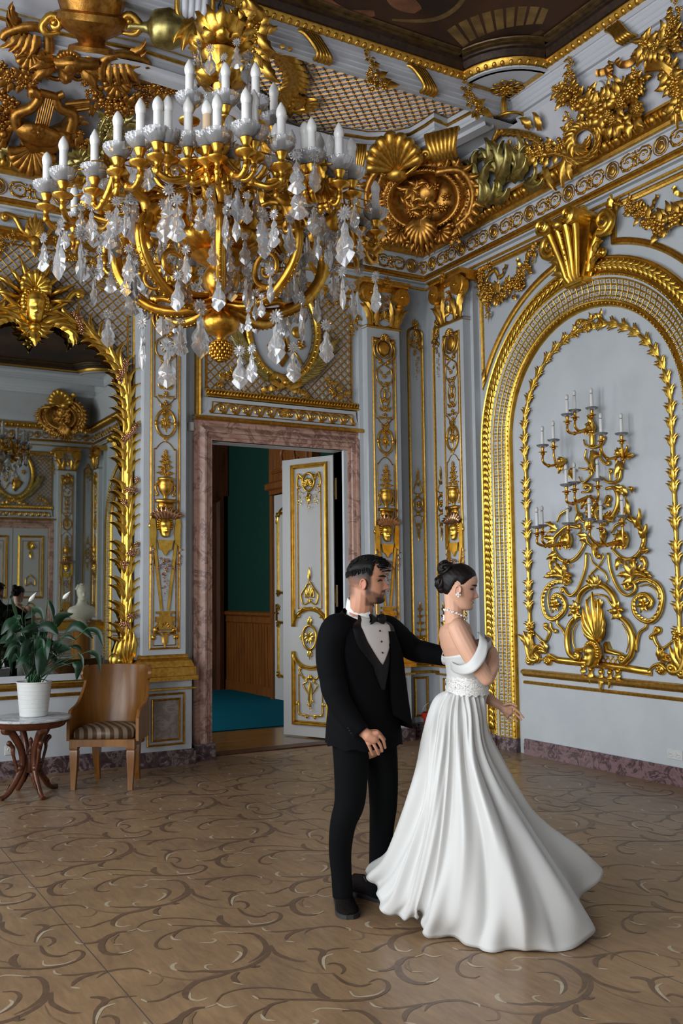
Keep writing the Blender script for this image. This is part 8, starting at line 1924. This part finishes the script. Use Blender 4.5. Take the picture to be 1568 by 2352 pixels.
    K=len(g); rows=[]; NS=9
    cols=[catmull([P(*q) for q in c],NS) for c in g]; A=np.array(cols)      # K x S x 3
    S=A.shape[1]; fine=np.array([catmull(A[:,j],14,True) for j in range(S)]).transpose(1,0,2)   # (K*14) x S x 3
    n=fine.shape[0]; s=np.linspace(0,1,S)[None,:]; ph=(np.arange(n)/14.)[:,None]
    du=np.roll(fine,-1,0)-np.roll(fine,1,0); dv=np.gradient(fine,axis=1); N=np.cross(du,dv); N/=np.linalg.norm(N,axis=2)[:,:,None]+1e-9
    ctr=fine.mean(0,keepdims=True); sg=np.sign(((fine-ctr)*N).sum(2).mean()); N*=sg
    d=np.zeros((n,S)); r2=random.Random(4)
    folds=[(k+r2.uniform(-.3,.3),r2.uniform(.22,.44),r2.uniform(.9,2.0)) for k in np.arange(0,16,1.05)]
    for p0,w,am in folds:
        drift=r2.uniform(.6,2.0); q=ph-(p0+drift*s); q=(q+K/2)%K-K/2; ww=w*(1+.9*s)
        d+=am*(.007*np.exp(-(s/.25)**2)*np.clip(s/.03,0,1)+.030*np.clip(np.sin(PI*np.clip(s,0,1)**1.2),0,1)**.6*(.45+.6*s)+.018*s**3)*np.exp(-(q/ww)**2)
    d+=.007*np.sin(ph*9+s*5)*s+.024*s**3*np.sin(ph*3.1+1.+s*2)+.008*s**4*np.sin(ph*7.1)
    d-=d.mean(0,keepdims=True)*1.05
    F2=fine+N*d[:,:,None]; F2[:,:,2]=np.maximum(F2[:,:,2],.006)
    mb=MB(); mb.grid(F2,True,False,flip=(sg<0)); sk_=mb.build('skirt',M['dress'],root,180); so=sk_.modifiers.new('thickness','SOLIDIFY'); so.thickness=.004; so.offset=-1
bride()
# ================================================================== FAR END OF THE HALL (seen in the mirror)
def far_end():
    by={}
    for o in list(SC.objects):
        if o.parent is None and 'label' in o: by.setdefault(o.name,o)
    dup(by['pilaster.001'],(5.73,YO,0),'white pilaster between closed door and corner, reflected in the mirror',PG,PI)
    dup(by['pilaster'],(3.175,YO,0),'white pilaster on the far side of the closed door, reflected in the mirror',PG,PI)
    p=by['pilaster.002']; dup(p,(XB,-4.20,0),'white pilaster on the arch wall, reflected in the mirror',PG)
    dup(by['gilt_panel'],(6.28,YO,0),'narrow gilt-framed panel at the far corner, reflected in the mirror',None,PI)
    dup(by['overdoor_panel'],(4.545,YO,0),'trellis overdoor panel with oval medallion above the closed door, reflected in the mirror',None,PI)
    dup(by['arch_surround'],(XB,-2.33,0),'gilded round arch near the far corner, reflected in the mirror')
    k=by['corner_cartouche']; a,b=XB-k.location.x,YA-k.location.y
    dup(k,(XB-b,YO+a,k.location.z),'large gilded oval cartouche of the far corner, reflected in the mirror',None,-PI/2)
    root=thing('door_4',None,None,(4.52,YO,0)); root['kind']='structure'
    X=lambda q:-q
    mb=MB(WO); prof=[(0,0),(0,.045),(.03,.055),(.055,.045),(.085,.075),(.125,.08),(.13,.06),(.165,.05),(.2,.03),(.2,0)]
    mb.sweep([(X(5.55),.0),(X(5.55),3.39),(X(3.53),3.39),(X(3.53),.0)],[(-o,c) for o,c in prof],False); mb.build('marble_casing',M['marble_pink'],root,30)
    for a0,a1 in ((X(5.34),X(4.55)),(X(4.53),X(3.73))):
        mb=MB(WO); mb.box(a0,a1,0,3.2,0,.02); lf=mb.build('door_leaf',M['door_white'],root,0); m=(a0+a1)/2
        mb=MB(WO); gframe(mb,rect(a0+.1,a1-.1,1.55,3.02),.055,.03,0,.02); gframe(mb,rect(a0+.1,a1-.1,.25,1.1),.055,.03,0,.02); gframe(mb,rect(a0+.2,a1-.2,1.7,2.9),.015,.012,0,.02)
        shell(mb,(m,2.72,.03),PI/2,.1,7,3.); mb.ball((m,2.78,.03),(.1,.12,.02)); leaf(mb,(m,2.66,.03),-PI/2,.2,.04,.5)
        for s in (-1,1): cscroll(mb,[(m+s*.01,1.9),(m+s*.1,1.85),(m+s*.1,2.0),(m,2.1)],.012,.02,.015,s,0,.03)
        mb.tube([(p[0],p[1],.03) for p in oval(m,1.33,.09,.12)],.015,6,closed=True); mb.build('gilt_moulding',M['goldb'],lf)
far_end()
# a thing built as a single mesh stands by itself
def flatten():
    for r in [o for o in SC.objects if o.type=='EMPTY' and o.parent is None and len(o.children)==1]:
        c=r.children[0]
        if r.get('kind')=='structure': continue
        mw=c.matrix_parent_inverse.copy(); n=r.name; base=Matrix.Translation(r.location)@Matrix.Rotation(r.rotation_euler.z,4,'Z')
        for k in ('label','category','group','kind'):
            if k in r: c[k]=r[k]
        loc=r.location.copy(); rz=r.rotation_euler.z; ch=list(c.children)
        if c.data.users==1: c.data.transform(mw); pre=Matrix.Identity(4)
        c.parent=None; bpy.data.objects.remove(r); c.name=n; c.location=loc; c.rotation_euler.z=rz
        for k in ch: k.matrix_parent_inverse=mw
flatten()
# ================================================================== LIGHT, CAMERA
def lights():
    W=bpy.data.worlds.new('World'); SC.world=W; W.use_nodes=True; bg=W.node_tree.nodes['Background']; bg.inputs[0].default_value=(.8,.89,1,1); bg.inputs[1].default_value=1.6
    for i,yc in enumerate(WINY):
        l=bpy.data.lights.new('daylight through window',type='AREA'); l.shape='RECTANGLE'; l.size=4.2; l.size_y=1.6; l.energy=LP[i]; l.color=(.90,.945,1.0)
        o=bpy.data.objects.new('window_daylight',l); COL.objects.link(o); o.location=(XL-.5,yc,2.7)
        o.rotation_euler=Vector((-1,0,.0)).to_track_quat('Z','Y').to_euler()
        o.rotation_euler=(0,math.radians(-90),0)
LP=(400,360,310,200)
lights()
cam=bpy.data.cameras.new('camera'); co=bpy.data.objects.new('camera',cam); COL.objects.link(co)
cam.sensor_fit='VERTICAL'; cam.sensor_height=36; cam.lens=FPX/2352*36; cam.clip_start=.05
co.matrix_world=Matrix(((CR[0],CU[0],-CF[0],CC[0]),(CR[1],CU[1],-CF[1],CC[1]),(CR[2],CU[2],-CF[2],CC[2]),(0,0,0,1)))
SC.camera=co
vs=SC.view_settings; vs.view_transform='Standard'; vs.look='None'; vs.exposure=.08; vs.gamma=1; vs.use_curve_mapping=False
cy=SC.cycles; cy.use_adaptive_sampling=True; cy.adaptive_threshold=.02; cy.use_denoising=True; cy.max_bounces=7; cy.diffuse_bounces=4; cy.glossy_bounces=4; cy.transmission_bounces=5; cy.transparent_max_bounces=12; cy.sample_clamp_indirect=4; cy.caustics_reflective=False; cy.caustics_refractive=False
